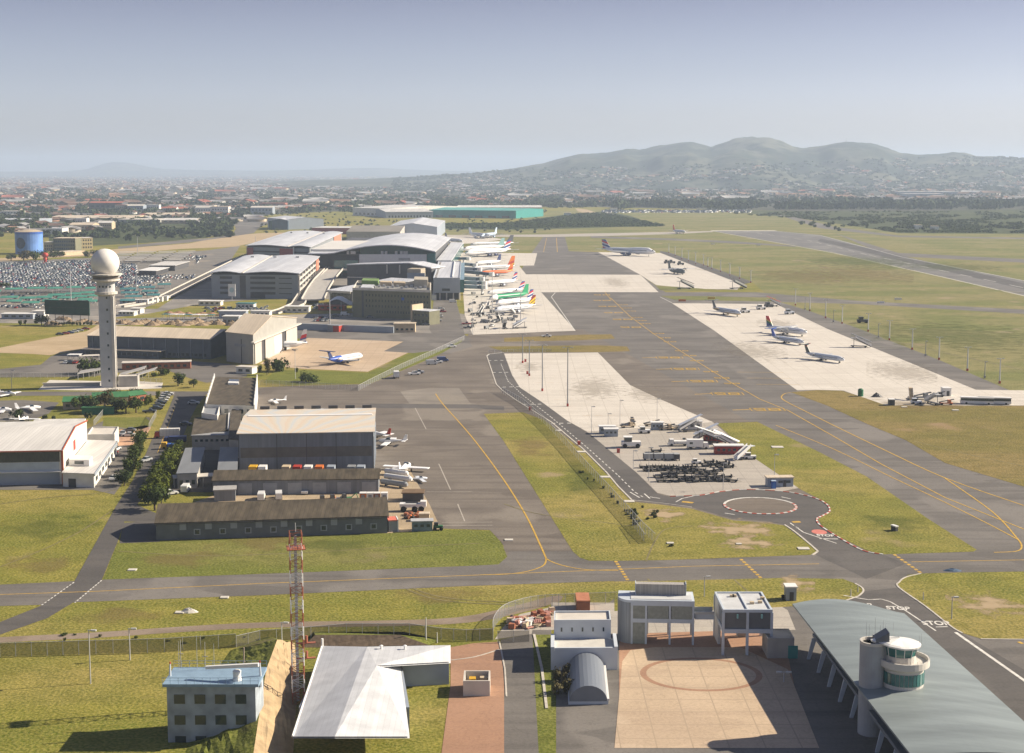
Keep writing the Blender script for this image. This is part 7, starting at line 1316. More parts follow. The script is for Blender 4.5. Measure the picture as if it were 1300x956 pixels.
# passenger stairs, cabins, dollies
def stairs(x, y, rz, label, L=6.5, H=3.6, m=STEEL, cover=None, s_=1.0):
    t = thing('passenger_stairs', label, 'passenger stairs', P(x, y), R(rz), scale=s_)
    mb = MB(); n = 14
    for i in range(n): u = -L/2+L*.75*i/n; mb.box(u, u+L*.75/n+.02, -.8, .8, .7+(H-.7)*i/n-.25, .7+(H-.7)*(i+1)/n)
    mb.build('steps', DARKM if cover else m, parent=t); mb = MB(); mb.box(L*.25, L/2, -.9, .9, H-.1, H+.02); mb.build('platform', m, parent=t)
    for s2 in (-1, 1):
        mb = MB(); y_ = .85*s2; mb.hexa([(-L/2,min(y_,y_+.07*s2),.9),(L/4,min(y_,y_+.07*s2),H),(L/4,max(y_,y_+.07*s2),H),(-L/2,max(y_,y_+.07*s2),.9),(-L/2,min(y_,y_+.07*s2),1.7),(L/4,min(y_,y_+.07*s2),H+.9),(L/4,max(y_,y_+.07*s2),H+.9),(-L/2,max(y_,y_+.07*s2),1.7)]); mb.build('side_rail', WHITE, parent=t)
    if cover: mb = MB(); mb.hexa([(-L/2,-.95,2.6),(L/2,-.95,H+1.9),(L/2,.95,H+1.9),(-L/2,.95,2.6),(-L/2,-.95,2.75),(L/2,-.95,H+2.05),(L/2,.95,H+2.05),(-L/2,.95,2.75)]); mb.build('cover', cover, parent=t)
    mb = MB(); mb.box(-L*.3,L/2,-.7,.7,.45,.75); mb.tube((L*.35,0,.7), (L*.35,0,H), .12, n=6); mb.build('chassis', DARKM, parent=t); wheels(t, (-L*.22,L*.38), 1.9, .35); return t
stairs(876,548,18,'upper covered passenger stairs at the tip of the equipment stand',9,4.2,cover=ALUG); stairs(896,560,15,'second covered passenger stairs from the top of the equipment stand',9,4.2,cover=ALUG)
stairs(902,563,168,'long white covered stairs sloping down to the right',11,4,cover=WHITE); stairs(922,569,155,'white covered stairs in front of the rear red cabin',9,4,cover=ALU); stairs(945,583,35,'open blue-grey passenger stairs leaning over the front red cabin',8,4.2,m=ALUG)
for x0, x1, y, lb, m_ in ((894,918,562,'red cabin with white roof, rear one behind the covered stairs',mat('dark_red_cabin',(0.32,0.035,0.03),0.6,0.1)),(907.5,944,577,'long dark red cabin with white roof, front one at the stand edge',MATS['dark_red_cabin'])):
    b = simple('site_cabin', lb, 'cabin', (x0,y), (x1,y), 2.8, depth=3.0, wall=m_, roof=WHITE, win=5, wz=(1.1,2.0))
b = simple('site_cabin', 'white cabin with two dark windows between the covered stairs', 'cabin', (874,546), (891,546), 3.0, depth=3, wall=WHITE, roof=WHITE, win=2, wz=(1.2,2.1))
for x0, x1, y, lb in ((761,781,551,'rear one of two white and blue cabins at the left of the equipment stand'),(767.5,784.5,554.5,'front one of two white and blue cabins at the left of the equipment stand'),(827,842,546,'low white cabin in the middle of the baggage loaders')):
    b = simple('equipment_cabin', lb, 'cabin', (x0,y), (x1,y), 2.6, depth=2.6, wall=BLUEW, roof=WHITE, win=3, wz=(1.2,1.9))
b = simple('office_cabin', 'white office cabin with a beige roof at the right corner of the equipment stand', 'cabin', (974.5,618.5), (1007,618), 2.7, depth=3, wall=BLUEW, roof=ROOFC, win=3, wz=(1.2,2.0)); b.door(5.2, .9, 2.1)
t = thing('portable_toilet', 'bright blue portable toilet in front of the office cabin', 'toilet', P(982,620)); mb = MB(); mb.box(-.65,.65,-.65,.65,0,2.2); mb.build('body', BLUE, parent=t); mb = MB(); mb.box(-.7,.7,-.7,.7,2.21,2.4); mb.build('roof', mat('pale_blue_body',(0,0,0)), parent=t); mb = MB(); mb.box(-.4,.4,-.69,-.65,.2,1.9); mb.build('door', mat('toilet_blue',(0.05,0.18,0.5),0.4,0.05), parent=t)
def make_dolly(k):
    t = thing('baggage_dolly', 'x', 'baggage dolly'); mb = MB(); mb.box(-1.5,1.5,-.8,.8,.45,.6); mb.build('deck', BLACK if k == 'dark' else GREYP, parent=t)
    mb = MB()
    for x in (-1.45, 1.35): mb.box(x, x+.1, -.8, .8, .6, 1.15 if k == 'dark' else 1.9)
    mb.build('end_rack', DARKM, parent=t); mb = MB(); mb.tube((1.5,0,.45), (2.5,0,.35), .05, n=4); mb.build('tow_bar', DARKM, parent=t)
    if k == 'curtain': mb = MB(); mb.box(-1.35,1.3,-.75,.75,.61,1.95); mb.build('cover', mat('canvas_grey',(0.33,0.34,0.34),0.8,0.1), parent=t)
    wheels(t, (-1.0,1.0), 1.6, .28); return t
DOL = Pool(make_dolly); rnd.seed(9)
rows = [(594.5,818,880,9),(598.5,822,890,9),(602,845,905,7),(607,835,922,10),(611.5,840,930,11)]
for y, xa, xb, n in rows:
    for i in range(n): DOL.put('dark', P(xa+(xb-xa)*i/(n-1)+rnd.uniform(-1.2,1.2), y+rnd.uniform(-.7,.7)), rnd.uniform(-.35,.35), 'low black baggage dolly in the packed rows on the equipment stand', 'black baggage dollies on the equipment stand', 1.05)
for x, y in ((900,588),(904,591),(897,592.5),(916,589),(920,590.5),(914,593),(925,594),(912,598.5),(900,600)): DOL.put('dark', P(x, y), .2, 'low black baggage dolly in the loose group right of the small tractor', 'loose black dollies right of the small tractor', 1.1)
DOL.put('dark', P(833,574), .1, 'single black dolly standing alone in the middle of the equipment stand', None, 1.2)
for i, x in enumerate((823,836,849,858.5)): DOL.put('curtain', P(x,584), 0.05+R(90)*(i > 2), ['leftmost','second','third','rightmost'][i] + ' of the four covered baggage carts in a line', None, 1.15)
def tug(x, y, rz, label, m=WHITE, s_=1.0):
    t = thing('baggage_tug', label, 'tug', P(x, y), R(rz), scale=s_); mb = MB(); mb.box(-1.5,1.5,-.75,.75,.35,1.0); mb.build('body', m, parent=t); mb = MB(); mb.box(-1.1,.1,-.65,.65,1.0,1.65); mb.build('cab', GLASS, parent=t); mb = MB(); mb.box(-1.2,.2,-.7,.7,1.66,1.75); mb.build('roof', m, parent=t); wheels(t, (-1.0,1.0), 1.6, .36); return t
tug(884,589,10,'small white tractor beside the loose black dollies'); tug(818,550,5,'low white tug left of the low white cabin',s_=1.4); tug(801,568,0,'big white pushback tug alone left on the equipment stand',s_=2.2); tug(952,583,0,'white tug at the foot of the blue-grey stairs',s_=1.3)
def loader(x, y, rz, label, m=BEIGE, s_=1.0):
    t = thing('baggage_loader', label, 'loader', P(x, y), R(rz), scale=s_); mb = MB(); mb.box(-2.4,2.4,-.7,.7,.5,.8); mb.build('chassis', m, parent=t); mb = MB(); mb.hexa([(-2.8,-.5,.9),(2.8,-.5,2.0),(2.8,.5,2.0),(-2.8,.5,.9),(-2.8,-.5,1.1),(2.8,-.5,2.2),(2.8,.5,2.2),(-2.8,.5,1.1)]); mb.build('conveyor', DARKM, parent=t); mb = MB(); mb.box(.6,1.7,-.7,.7,.8,1.9); mb.build('cab', m, parent=t); wheels(t, (-1.7,1.7), 1.5, .36); return t
for x, y, rz, lb in ((797,543,20,'left one of two tan loaders behind the white cabins'),(803,539,90,'dark tan loader farthest back behind the white cabins'),(827,541,10,'tan loader just behind the low white cabin'),(846,546,0,'yellow loader right of the low white cabin'),(854,545,200,'tan loader close to the upper covered stairs')): loader(x, y, rz, lb, s_=1.1)
# long apron equipment
stairs(1093,441,160,'dark covered passenger stairs at the upper edge of the long apron',9,4.2,cover=DPAN,s_=1.2); stairs(1184,513,290,'grey stairs truck beside the white box on the long apron',8,4,s_=1.1); stairs(1156,507,80,'upright tan loader stairs at the bottom of the long apron',7,4.5,m=BEIGE); loader(1170,507,5,'grey loader between the tan stairs and the stairs truck',GREYP,1.4); tug(1163,513,0,'blue-grey tug at the bottom edge of the long apron',ALUG,1.4); loader(1201,514,0,'orange conveyor loader on the edge of the long apron',ORANGE,1.1); loader(1190,504,0,'low dark loader between the stairs truck and the white box',DARKM,1.1)
b = simple('equipment_box', 'white cube equipment box on the long apron left of the buses', 'box', (1197.5,503), (1207.5,503), 3.2, depth=4, wall=WHITE, roof=WHITE, over=0.1); b.door(2, 1.2, 2.2)
t = thing('fuel_tank', 'green upright tank at the lower left of the long apron', 'tank', P(1092.5,503)); mb = MB(); mb.tube((0,0,0), (0,0,2.8), 1.15, n=14); mb.build('shell', mat('tank_green',(0.02,0.14,0.06),0.5,0.1), parent=t); mb = MB(); mb.tube((0,0,2.8), (0,0,3.3), 1.15, .5, n=14); mb.build('top', MATS['tank_green'], parent=t)
heap(1113,504,5,1.8,'small dark covered heap on the lower edge of the long apron',m=DARKM); b = simple('equipment_box', 'small white and dark box at the grass edge of the long apron', 'box', (1129,515), (1136,515), 2.3, depth=2.5, wall=DARKM, roof=WHITE, over=0.15); b.door(1, .8, 1.6)
for x, y, m_, lb in ((976,390,DARKM,'dark loader train at the top right corner of the long apron'),(966,393,WHITE,'white tug pulling the dark loaders at the top of the long apron'),(946,397,WHITE,'white tug at the nose of the grey-blue T-tail jet'),(1002,399,ALUG,'silver van like tug behind the four engined jet')): tug(x, y, 15, lb, m_, 2.0)
stairs(982,389,170,'red and white covered stairs at the top right of the long apron',8,4,cover=REDM,s_=1.2); stairs(870,367,200,'dark covered stairs lying on the grass edge below the military plane',9,4,cover=DARKM,s_=1.6); stairs(937,367,200,'grey stairs at the bottom right corner of the right stand',9,4,cover=GREYP,s_=1.6)
for x, y, lb in ((864,336.5,'dark apron vehicle behind the military plane'),(847,334.5,'left one of two dark vans behind the military plane'),(853,334.5,'right one of two dark vans behind the military plane'),(1095,410,'dark weather station box on the grass by the lamp row')): tug(x, y, 0, lb, DARKM, 2.2)
# jet bridges
def bridge(name, label, x0, y0, x1, y1, z=4.6, w=3.2, m=BLUEW, cat='passenger bridge', group=None):
    a, c_ = P(x0, y0), P(x1, y1); L = (c_-a).length; t = thing(name, label, cat, (a+c_)/2, seg_rz(a, c_), group)
    mb = MB(); mb.box(-L/2, L*.1, -w/2, w/2, z, z+2.7); mb.build('tunnel', m, parent=t); mb = MB(); mb.box(L*.1+.01, L/2-3, -w/2+.25, w/2-.25, z+.2, z+2.5); mb.build('inner_tunnel', mat('bridge_window',(0.07,0.10,0.15),0.25,0.2), parent=t)
    mb = MB(); mb.tube((L/2-2,0,z-.2), (L/2-2,0,z+2.9), 2.3, n=12); mb.build('cab', WHITE, parent=t); mb = MB(); mb.box(L*.3-.3,L*.3+.3,-1.6,1.6,.9,z); mb.build('leg', STEEL, parent=t); mb = MB(); mb.tube((L*.3,-1.7,.6), (L*.3,1.7,.6), .6, n=10); mb.build('wheel_set', BLACK, parent=t); return t
GB = mat('dark_green_bridge',(0.04,0.13,0.10),0.4,0.1)
for x0, y0, x1, y1, m_, lb in ((553,323.5,582,324.5,GB,'upper green passenger bridge reaching the jumbo jet'),(553,327.5,583,328.5,GB,'lower green passenger bridge below the jumbo jet'),(556,335,597,336,BLUEW,'blue-grey passenger bridge to the navy tailed airliner'),(588,343,605,344.5,BLUEW,'short passenger bridge to the long silver airliner'),(588,349,611,350.5,BLUEW,'passenger bridge to the orange airliner'),(587,353,626,357,mat('slate_bridge',(0.14,0.18,0.22),0.5,0.1),'long slate passenger bridge ending at the white mast'),
        (590,362.5,615,363.5,BLUEW,'upper of three parallel passenger bridges beside the pier building'),(590,368,618,369,BLUEW,'middle of three parallel passenger bridges beside the pier building'),(590,373.6,618,374.6,BLUEW,'lower of three parallel passenger bridges beside the pier building')): bridge('passenger_bridge', lb, x0, y0, x1, y1, m=m_)
stairs(620,391,80,'grey stairs at the nose of the striped tail airliner by the terminal',8,4,s_=1.05); stairs(612,398,70,'dark grey stairs at the nose of the nearest silver airliner',8,4,m=GREYP,s_=1.05); stairs(632,409,260,'tall grey covered stairs standing free on the terminal stands',9,4.5,cover=GREYP,s_=1.05); stairs(650,400,250,'white striped stairs at the rear door of the nearest airliner',8,4,s_=1.05); stairs(660,417,30,'blue-white stairs at the bottom of the terminal stands',9,4,cover=ALUG,s_=1.05); stairs(641,417,280,'silver stairs left of the blue-white ones',8,4,cover=ALUG,s_=1.05)
rnd.seed(21)
EQ = [(596+rnd.random()*30, 384+rnd.random()*34) for _ in range(34)] + [(628+rnd.random()*34, 399+rnd.random()*12) for _ in range(10)] + [(600+rnd.random()*14, 356+rnd.random()*22) for _ in range(10)]
for i, (x, y) in enumerate(EQ):
    if i % 3 == 0: o = tug(x, y, rnd.uniform(0,180), 'small service tug among the ground equipment at the terminal stands', [WHITE, WHITE, GREYP][i % 9//3], 1.0); o['group'] = 'service tugs at the terminal stands'
    else: DOL.put('curtain' if i % 6 != 2 else 'dark', P(x, y), rnd.uniform(0,3), 'baggage cart among the ground equipment at the terminal stands' if i % 6 != 2 else 'flat baggage dolly among the ground equipment at the terminal stands', 'baggage carts at the terminal stands' if i % 6 != 2 else 'flat dollies at the terminal stands', 1.0)
# ================================================================ TREES AND BUSHES
LEAF = []
for i, (c1, c2) in enumerate([((0.030,0.048,0.012),(0.075,0.10,0.022)),((0.022,0.036,0.014),(0.055,0.075,0.025)),((0.055,0.075,0.010),(0.12,0.14,0.02)),((0.06,0.055,0.025),(0.12,0.10,0.045))]):
    LEAF.append(mat(['olive_leaves','dark_leaves','bright_leaves','dusty_leaves'][i], c1, 0.8, 0.2, 0.5, col2=c2, spec=0.1))
def crown_mesh(seed, lobes, n, leaf, flat=0.8, tall=1.0):
    r = random.Random(seed); mb = MB(); L = []
    for _ in range(lobes): a = r.uniform(0, 6.283); d = r.uniform(.15, .62); L.append((d*math.cos(a), d*math.sin(a), r.uniform(.45, 1.0)*tall, r.uniform(.30, .48)))
    for i in range(n):
        cx, cy, cz, cr = L[i % lobes]; u = Vector((r.gauss(0,1), r.gauss(0,1), r.gauss(0,1)*flat)).normalized()*cr*r.uniform(.55, 1.08)
        p = Vector((cx, cy, cz))+u; s = leaf*r.uniform(.6, 1.4); a = Vector((r.gauss(0,1), r.gauss(0,1), r.gauss(0,1))).normalized(); b_ = a.cross(u.normalized()+Vector((.1,.2,.3))).normalized(); a = b_.cross(u.normalized()*.7+Vector((r.gauss(0,.4), r.gauss(0,.4), .4))).normalized()
        mb.quad(p-a*s-b_*s*.8, p+a*s-b_*s*.6, p+a*s*.8+b_*s, p-a*s*.7+b_*s)
    return mb
def make_tree(key):
    kind, lf, sd = key; t = thing({'tree':'tree','bush':'bush','column':'tall_tree'}[kind], 'x', 'bush' if kind == 'bush' else 'tree')
    if kind != 'bush':
        mb = MB(); mb.tube((0,0,-.1), (.03,.02,.55), .075, .045, 8)
        for k in range(4): a = k*1.6+sd; mb.tube((.02,.01,.35+.05*k), (.35*math.cos(a),.35*math.sin(a),.72+.05*k), .035, .012, 5)
        mb.build('trunk', WOODY, parent=t); crown_mesh(sd, 9, 620, .055, tall=1.0 if kind == 'tree' else 1.5).build('crown', LEAF[lf], parent=t)
    else:
        mb = MB(); mb.tube((0,0,-.1), (0,0,.4), .06, .03, 6); mb.build('stem', WOODY, parent=t); m = crown_mesh(sd, 7, 420, .07, tall=.55); m.build('crown', LEAF[lf], parent=t)
    return t
TREES = Pool(make_tree)
def tree(x, y, w, h, label, kind='tree', lf=0, group=None):
    if w > 15: w, h = w*1.18, h*1.1
    p = P(x, y); sc = w/2*95/(y-215)/0.85; hh = h*95/(y-215)/(1.35 if kind == 'tree' else 1.75 if kind == 'column' else .95)
    return TREES.put((kind, lf, rnd.randrange(3)), p, rnd.uniform(0,6.28), label, group, (sc, sc, hh))
rnd.seed(31)
for x, y, w, h, lb, k, lf in [(178,577,22,30,'tall bushy tree at the top of the row left of the left road','column',0),(170,592,19,26,'second dark tree in the row left of the left road','tree',0),(167,604,20,24,'third tree in the row left of the left road','tree',0),(158,617,20,20,'lowest small tree in the row left of the left road','tree',1),
    (221,585,19,20,'top tree of the bright hedge trees beside the courtyard','tree',2),(215,597,22,24,'second of the bright hedge trees beside the courtyard','tree',2),(209,611,24,25,'third and widest of the bright hedge trees beside the courtyard','tree',2),(202,628,24,26,'fourth of the hedge trees beside the courtyard, above the long shed','tree',2),(197,648,34,36,'big dusty tree at the left end of the long shed','tree',0),(205,640,20,26,'small round tree behind the big dusty tree','tree',2),
    (115,474,28,22,'wide dark bush close to the left of the tower foot','bush',0),(103,520,22,18,'left bush of the thicket below the tower yard','tree',0),(118,524,22,20,'second bush of the thicket below the tower yard','tree',1),(134,521,26,24,'reddish brown tree in the middle of the thicket','tree',3),(148,524,24,20,'low bush right of the brown tree in the thicket','tree',1),(160,525,22,20,'dense bush in the right half of the thicket','tree',0),(173,524,22,20,'right bush of the thicket, near the parked cars','tree',0),(170,508,18,16,'dark tree behind the right end of the thicket','tree',1),(188,514,14,14,'yellow green bush between thicket and parked cars','bush',2),(201,508,9,13,'slim yellow green tree above the parked cars','tree',2),(140,508,24,14,'tree right in front of the tower foot','tree',3),
    (21,532,17,13,'round dark bush above the white hangar roof','bush',1),(57,532,8,7,'small round bush on the lawn, left one','bush',1),(68,533,7,6,'small round bush on the lawn, right one','bush',1),(112,531,11,9,'small bush in front of the green container','bush',1),
    (226,490,18,17,'dark round tree left of the sawtooth office, nearer the tower','tree',0),(246,492,14,12,'small round tree close left of the sawtooth office','tree',0),(208,476,16,9,'low bush by the tilted carports','bush',0),(197,478,10,6,'small yellow green bush by the tilted carports','bush',2),(355,471,25,17,'round bush right of the gable hangar door','bush',0),(339,476,12,24,'slender pale tree at the gable hangar corner','tree',3),(329,472,8,10,'small dark bush touching the gable hangar corner','bush',1),(392,485,24,13,'low wide bush alone on the grass by the apron fence','bush',0),(376,474,6,8,'thin small tree by the lamp post near the gable hangar','tree',0),
    (53,413,16,14,'dark round tree at the left end of the billboard','tree',1),(26,414,7,9,'small bare tree on the grass left of the billboard','tree',1),(32,412.5,6,7,'tiny tree on the grass left of the billboard','tree',1),
    (711,866,18,18,'greenish brown bush left of the barrel vault','bush',3),(720,856,16,15,'greenish brown bush touching the barrel vault wall','bush',3),(716,880,26,18,'brown bush below the other two at the barrel vault','bush',3),
    (30,331,18,13,'dusty tree in front of the blue water tank','tree',3),(45,332,16,15,'dark tree at the right foot of the blue water tank','tree',0),(60,330,18,12,'dark tree between the tank and the red balloon','tree',1),(14,331,14,9,'small dark tree left of the blue water tank','tree',1),(111,327,12,9,'left of two round trees by the cream shed','tree',1),(122,326,13,10,'right of two round trees by the cream shed','tree',1),(6,364,14,6,'low bush at the left edge of the car park','bush',0),(76,326,14,9,'dark tree behind the red balloon','tree',0),(210,331,9,5,'small bush on the car park verge','bush',0),
    (852,694,7,4,'tiny dark shrub in the dry turf near the fence end','bush',1)]: tree(x, y, w, h, lb, k, lf)
for i in range(15): t_ = i/14; tree(224-34*t_+rnd.uniform(-2,2), 574+62*t_, 17+8*t_, 15+8*t_, 'bright green hedge tree in the unbroken line between the left road and the courtyard', 'tree', 2 if i % 3 else 0, 'hedge trees between the left road and the courtyard')
for i in range(10): t_ = i/9; tree(181-24*t_+rnd.uniform(-1.5,1.5), 560+56*t_, 14+4*t_, 16-3*t_, 'dark green hedge tree in the line between the white hangar lane and the left road', 'tree', i % 2, 'hedge trees between the white hangar lane and the left road')
for i in range(14): tree(805+rnd.uniform(-6,30), 645+rnd.uniform(0,22), rnd.uniform(4,10), rnd.uniform(3,6), 'low shrub on the sandy slope left of the roundabout', 'bush', 1, 'shrubs on the sandy slope by the roundabout')
for i in range(9): tree(742+i*7+rnd.uniform(-4,6), 600+i*7+rnd.uniform(-4,3), rnd.uniform(3,8), rnd.uniform(2,5), 'low shrub in the ditch beside the long fence', 'bush', 1, 'shrubs along the long fence')
for i in range(16): tree(40+rnd.uniform(0,560), 805+rnd.uniform(0,14), rnd.uniform(4,9), rnd.uniform(2,5), 'low tuft of shrub in the grass below the dirt track', 'bush', 0, 'shrubs below the dirt track')
for i in range(12): tree(66+i*4.5, 413.5+rnd.uniform(-.6,.6), 5, 5.5, 'young street tree in the row under the billboard', 'tree', 1, 'street trees under the billboard')
# distant trees: copies of small single-mesh trees, then the rest as one mass
FT = []
for i in range(4):
    m = crown_mesh(60+i, 5, 60, .2, tall=.9); me = m; me.tube((0,0,-.1), (0,0,.5), .06, .04, 5, m=1); o = me.build('tree', [LEAF[i % 2], WOODY], loc=(0,0,-50)); FT.append(o)
def fartree(x, y, w, h, label, group):
    p = P(x, y); o = FT[rnd.randrange(4)]; c = o.copy(); COL.objects.link(c); c.location = p; c.rotation_euler = (0,0,rnd.uniform(0,6.28)); k = 95/(y-215); c.scale = (w*k/2/.85, w*k/2/.85, h*k/1.25); tag(c, label, 'tree', group)
for i in range(85): x = rnd.uniform(240,300); fartree(x, rnd.uniform(276,291)-(300-x)*.02, rnd.uniform(7,11), rnd.uniform(5,8), 'dark tree in the dense wood beside the highway bend', 'trees of the wood at the highway bend')
for i in range(60): fartree(rnd.uniform(96,240), rnd.uniform(283,308), rnd.uniform(6,10), rnd.uniform(4,7), 'dark tree in the loose wood behind the offices and the water tank', 'trees behind the offices and water tank')
for i in range(45): fartree(rnd.uniform(-20,66), rnd.uniform(276,297), rnd.uniform(9,15), rnd.uniform(6,11), 'dark tree in the grove behind the blue water tank', 'trees of the grove behind the blue tank')
for i in range(50): fartree(rnd.uniform(1010,1300), rnd.uniform(284,294), rnd.uniform(5,9), rnd.uniform(3,5), 'low dark tree at the near edge of the scrub beyond the airfield', 'trees at the scrub edge beyond the airfield')
for i in range(8): fartree(rnd.uniform(340,470), rnd.uniform(282,287), rnd.uniform(5,8), rnd.uniform(3,5), 'dark tree on the grass near the lone grey hall', 'trees near the lone grey hall')
for o in FT: bpy.data.objects.remove(o)
def ymax_city(x): return np.interp(x, [-600,0,130,250,345,420,640,760,900,1300,1900], [270,269,268,270,269,266,262,259,259,259,260])
def mass(name, label, pts, tmplV, tmplF, tmplM, mats, scales, rots, kind='stuff', mchoice=None):
    n = len(pts); V = np.array(tmplV); nv, nf = len(V), len(tmplF); c, s = np.cos(rots), np.sin(rots)
    X = V[None,:,0]*scales[:,0:1]; Y = V[None,:,1]*scales[:,1:2]; Z = V[None,:,2]*scales[:,2:3]
    allv = np.stack([X*c[:,None]-Y*s[:,None]+pts[:,0:1], X*s[:,None]+Y*c[:,None]+pts[:,1:2], Z+pts[:,2:3]], -1).reshape(-1,3)
    me = bpy.data.meshes.new(name); lens = np.array([len(f) for f in tmplF]); flat = np.concatenate([np.array(f) for f in tmplF])
    me.vertices.add(n*nv); me.vertices.foreach_set('co', allv.ravel().astype(np.float32))
    li = (flat[None,:]+np.arange(n)[:,None]*nv).ravel(); L = np.tile(lens, n); st = np.concatenate([[0], np.cumsum(L)[:-1]])
    me.loops.add(len(li)); me.loops.foreach_set('vertex_index', li.astype(np.int32)); me.polygons.add(len(L)); me.polygons.foreach_set('loop_start', st.astype(np.int32))
    for m in mats: me.materials.append(m)
    mi = np.tile(np.array(tmplM), n) if mchoice is None else mchoice; me.polygons.foreach_set('material_index', mi.astype(np.int32)); me.update(calc_edges=True); me.validate()
    o = bpy.data.objects.new(name, me); COL.objects.link(o); o['kind'] = kind; o['label'] = label; return o
rg = np.random.default_rng(4)
def img_pts(n, x0, x1, y0, y1, pw=1.0, f=None):
    out = []
    while len(out) < n:
        x = rg.uniform(x0, x1); y = y0+(y1-y0)*rg.uniform()**pw
        if f and not f(x, y): continue
        p = P(x, y); out.append((p.x, p.y, 0))
    return np.array(out)
def crown_t(seed, n, leaf):
    m = crown_mesh(seed, 4, n, leaf, tall=.85); return m.v, m.f, [0]*len(m.f)
def trees_mass(name, label, pts, wlo, whi, hlo, hhi, lf, n=16, sd=1, leaf=.34):
    v, f, m = crown_t(sd, n, leaf); k = len(pts); w = rg.uniform(wlo, whi, k)/1.7; h = rg.uniform(hlo, hhi, k)/1.25
    return mass(name, label, pts, v, f, m, [LEAF[lf]], np.stack([w, w, h], 1), rg.uniform(0, 6.28, k))
incity = lambda x, y: y < ymax_city(x) + 4
clump = lambda sc, th: (lambda x, y: incity(x, y) and noise.noise(Vector((x*.03*sc, y*.16*sc, 1))) > th)
trees_mass('suburb_trees', 'dark green trees scattered between the houses of the suburbs', img_pts(15000, -500, 1800, 223.5, 272, .8, clump(1, -.12)), 8, 17, 5, 11, 1, 14, 2)
trees_mass('suburb_trees', 'olive green trees scattered between the houses of the suburbs', img_pts(3500, -500, 1800, 226, 273, .7, incity), 6, 12, 4, 9, 0, 14, 3)
trees_mass('tree_belt', 'long dark belt of trees beyond the airfield below the mountain', img_pts(3600, 780, 1900, 257.5, 266, 1, lambda x, y: (x > 850 or y > 262 or rg.uniform() < .4) and noise.noise(Vector((x*.025, y*.25, 4))) > -.12), 13, 26, 10, 22, 1, 22, 4, .26)
trees_mass('tree_belt', 'dark belt of trees behind the teal warehouse and beside the suburb', img_pts(700, 100, 740, 252, 263, 1, clump(.6, .08)), 12, 22, 8, 14, 1, 18, 5)
trees_mass('scrub', 'low green scrub and bushes beyond the runway', img_pts(5200, 930, 1900, 269, 296, .9, lambda x, y: y < np.interp(x, [930,1020,1090,1140,1300], [272,278,288,295,296.5]) and noise.noise(Vector((x*.02, y*.3, 3))) > -.08), 4, 9, 2, 4.5, 0, 16, 6)
trees_mass('scrub', 'dense green bushes on the dune behind the end of the taxiway', img_pts(3200, 540, 842, 271, 291, 1, lambda x, y: y > np.interp(x, [540,640,700,740,770,842], [285,284,277,271,271,286]) and y < np.interp(x, [540,640,760,842], [289.5,290.5,288,287.5])), 5, 10, 2, 4.5, 0, 16, 7)
trees_mass('scrub', 'sparse bushes on the grass beyond the terminal', img_pts(260, 330, 700, 266, 296, 1, lambda x, y: not (440 < x < 660 and y < 279)), 4, 9, 2, 4, 1, 16, 8)
trees_mass('far_wood', 'dark woods around the water tank and highway', img_pts(1500, -500, 330, 270, 302, 1, lambda x, y: noise.noise(Vector((x*.02, y*.12, 9))) > -.02 and not (x > 300 and y > 280)), 9, 16, 6, 10, 1, 18, 9)
# houses
HV = [(-.5,-.5,0),(.5,-.5,0),(.5,.5,0),(-.5,.5,0),(-.5,-.5,.6),(.5,-.5,.6),(.5,.5,.6),(-.5,.5,.6),(-.56,0,1),(.56,0,1),(-.56,-.6,.55),(.56,-.6,.55),(.56,.6,.55),(-.56,.6,.55)]
HF = [(0,1,5,4),(1,2,6,5),(2,3,7,6),(3,0,4,7),(10,11,9,8),(12,13,8,9),(4,7,8),(6,5,9)]; HM = [0,0,0,0,1,1,0,0]
WALLS = [WHITE2, BEIGE, mat('house_brick', (0.28,0.15,0.10), 0.85, 0.15), mat('house_cream', (0.55,0.47,0.36), 0.8, 0.1)]; ROOFS = [mat('red_tile', (0,0,0)), mat('brown_tile', (0.17,0.10,0.07), 0.85, 0.15), mat('grey_tile', (0.19,0.18,0.175), 0.85, 0.12), mat('pale_sheet_roof', (0.40,0.39,0.37), 0.6, 0.1), mat('orange_tile', (0.28,0.15,0.09), 0.85, 0.12)]
def houses(label, pts, lo, hi, hlo, hhi, name='suburb_houses'):
    k = len(pts); a = rg.uniform(lo, hi, k); mm = np.tile(np.array(HM), (k,1)); w = rg.integers(0, 4, k); r = 4+rg.choice(5, k, p=[.06,.28,.38,.20,.08]); mm = np.where(mm == 0, w[:,None], r[:,None])
    return mass(name, label, pts, HV, HF, HM, WALLS+ROOFS, np.stack([a*rg.uniform(1,1.7,k), a*rg.uniform(.7,1,k), rg.uniform(hlo,hhi,k)], 1), rg.uniform(-.6,.6,k)+rg.integers(0,2,k)*1.57, mchoice=mm.ravel())
nearh = img_pts(4600, -500, 1800, 236, 268, .75, lambda x, y: y < ymax_city(x)-1 and noise.noise(Vector((x*.02, y*.1, 7))) < .28)
nearh = nearh[np.argsort(nearh[:,1])]; inview = np.array([abs(p[0]/p[1]) < .36 for p in nearh]); vis = nearh[inview][:240]; rest = np.concatenate([nearh[inview][240:], nearh[~inview]])
houses('closely packed small houses of the suburbs', rest, 9, 14, 4.5, 7)
houses('pale sheds and yards scattered behind the water tank and car park', img_pts(190, -300, 330, 271, 301, 1, lambda x, y: y < 296-(x > 120)*10), 12, 30, 5, 9, 'industrial_sheds')
houses('far small houses of the suburbs towards the horizon', img_pts(9000, -500, 1800, 222.5, 240, .9), 14, 30, 5, 9)
houses('scattered larger sheds and flats in the far suburbs', img_pts(520, -500, 1800, 224, 262, .8, lambda x, y: y < ymax_city(x)-2), 28, 60, 8, 16)
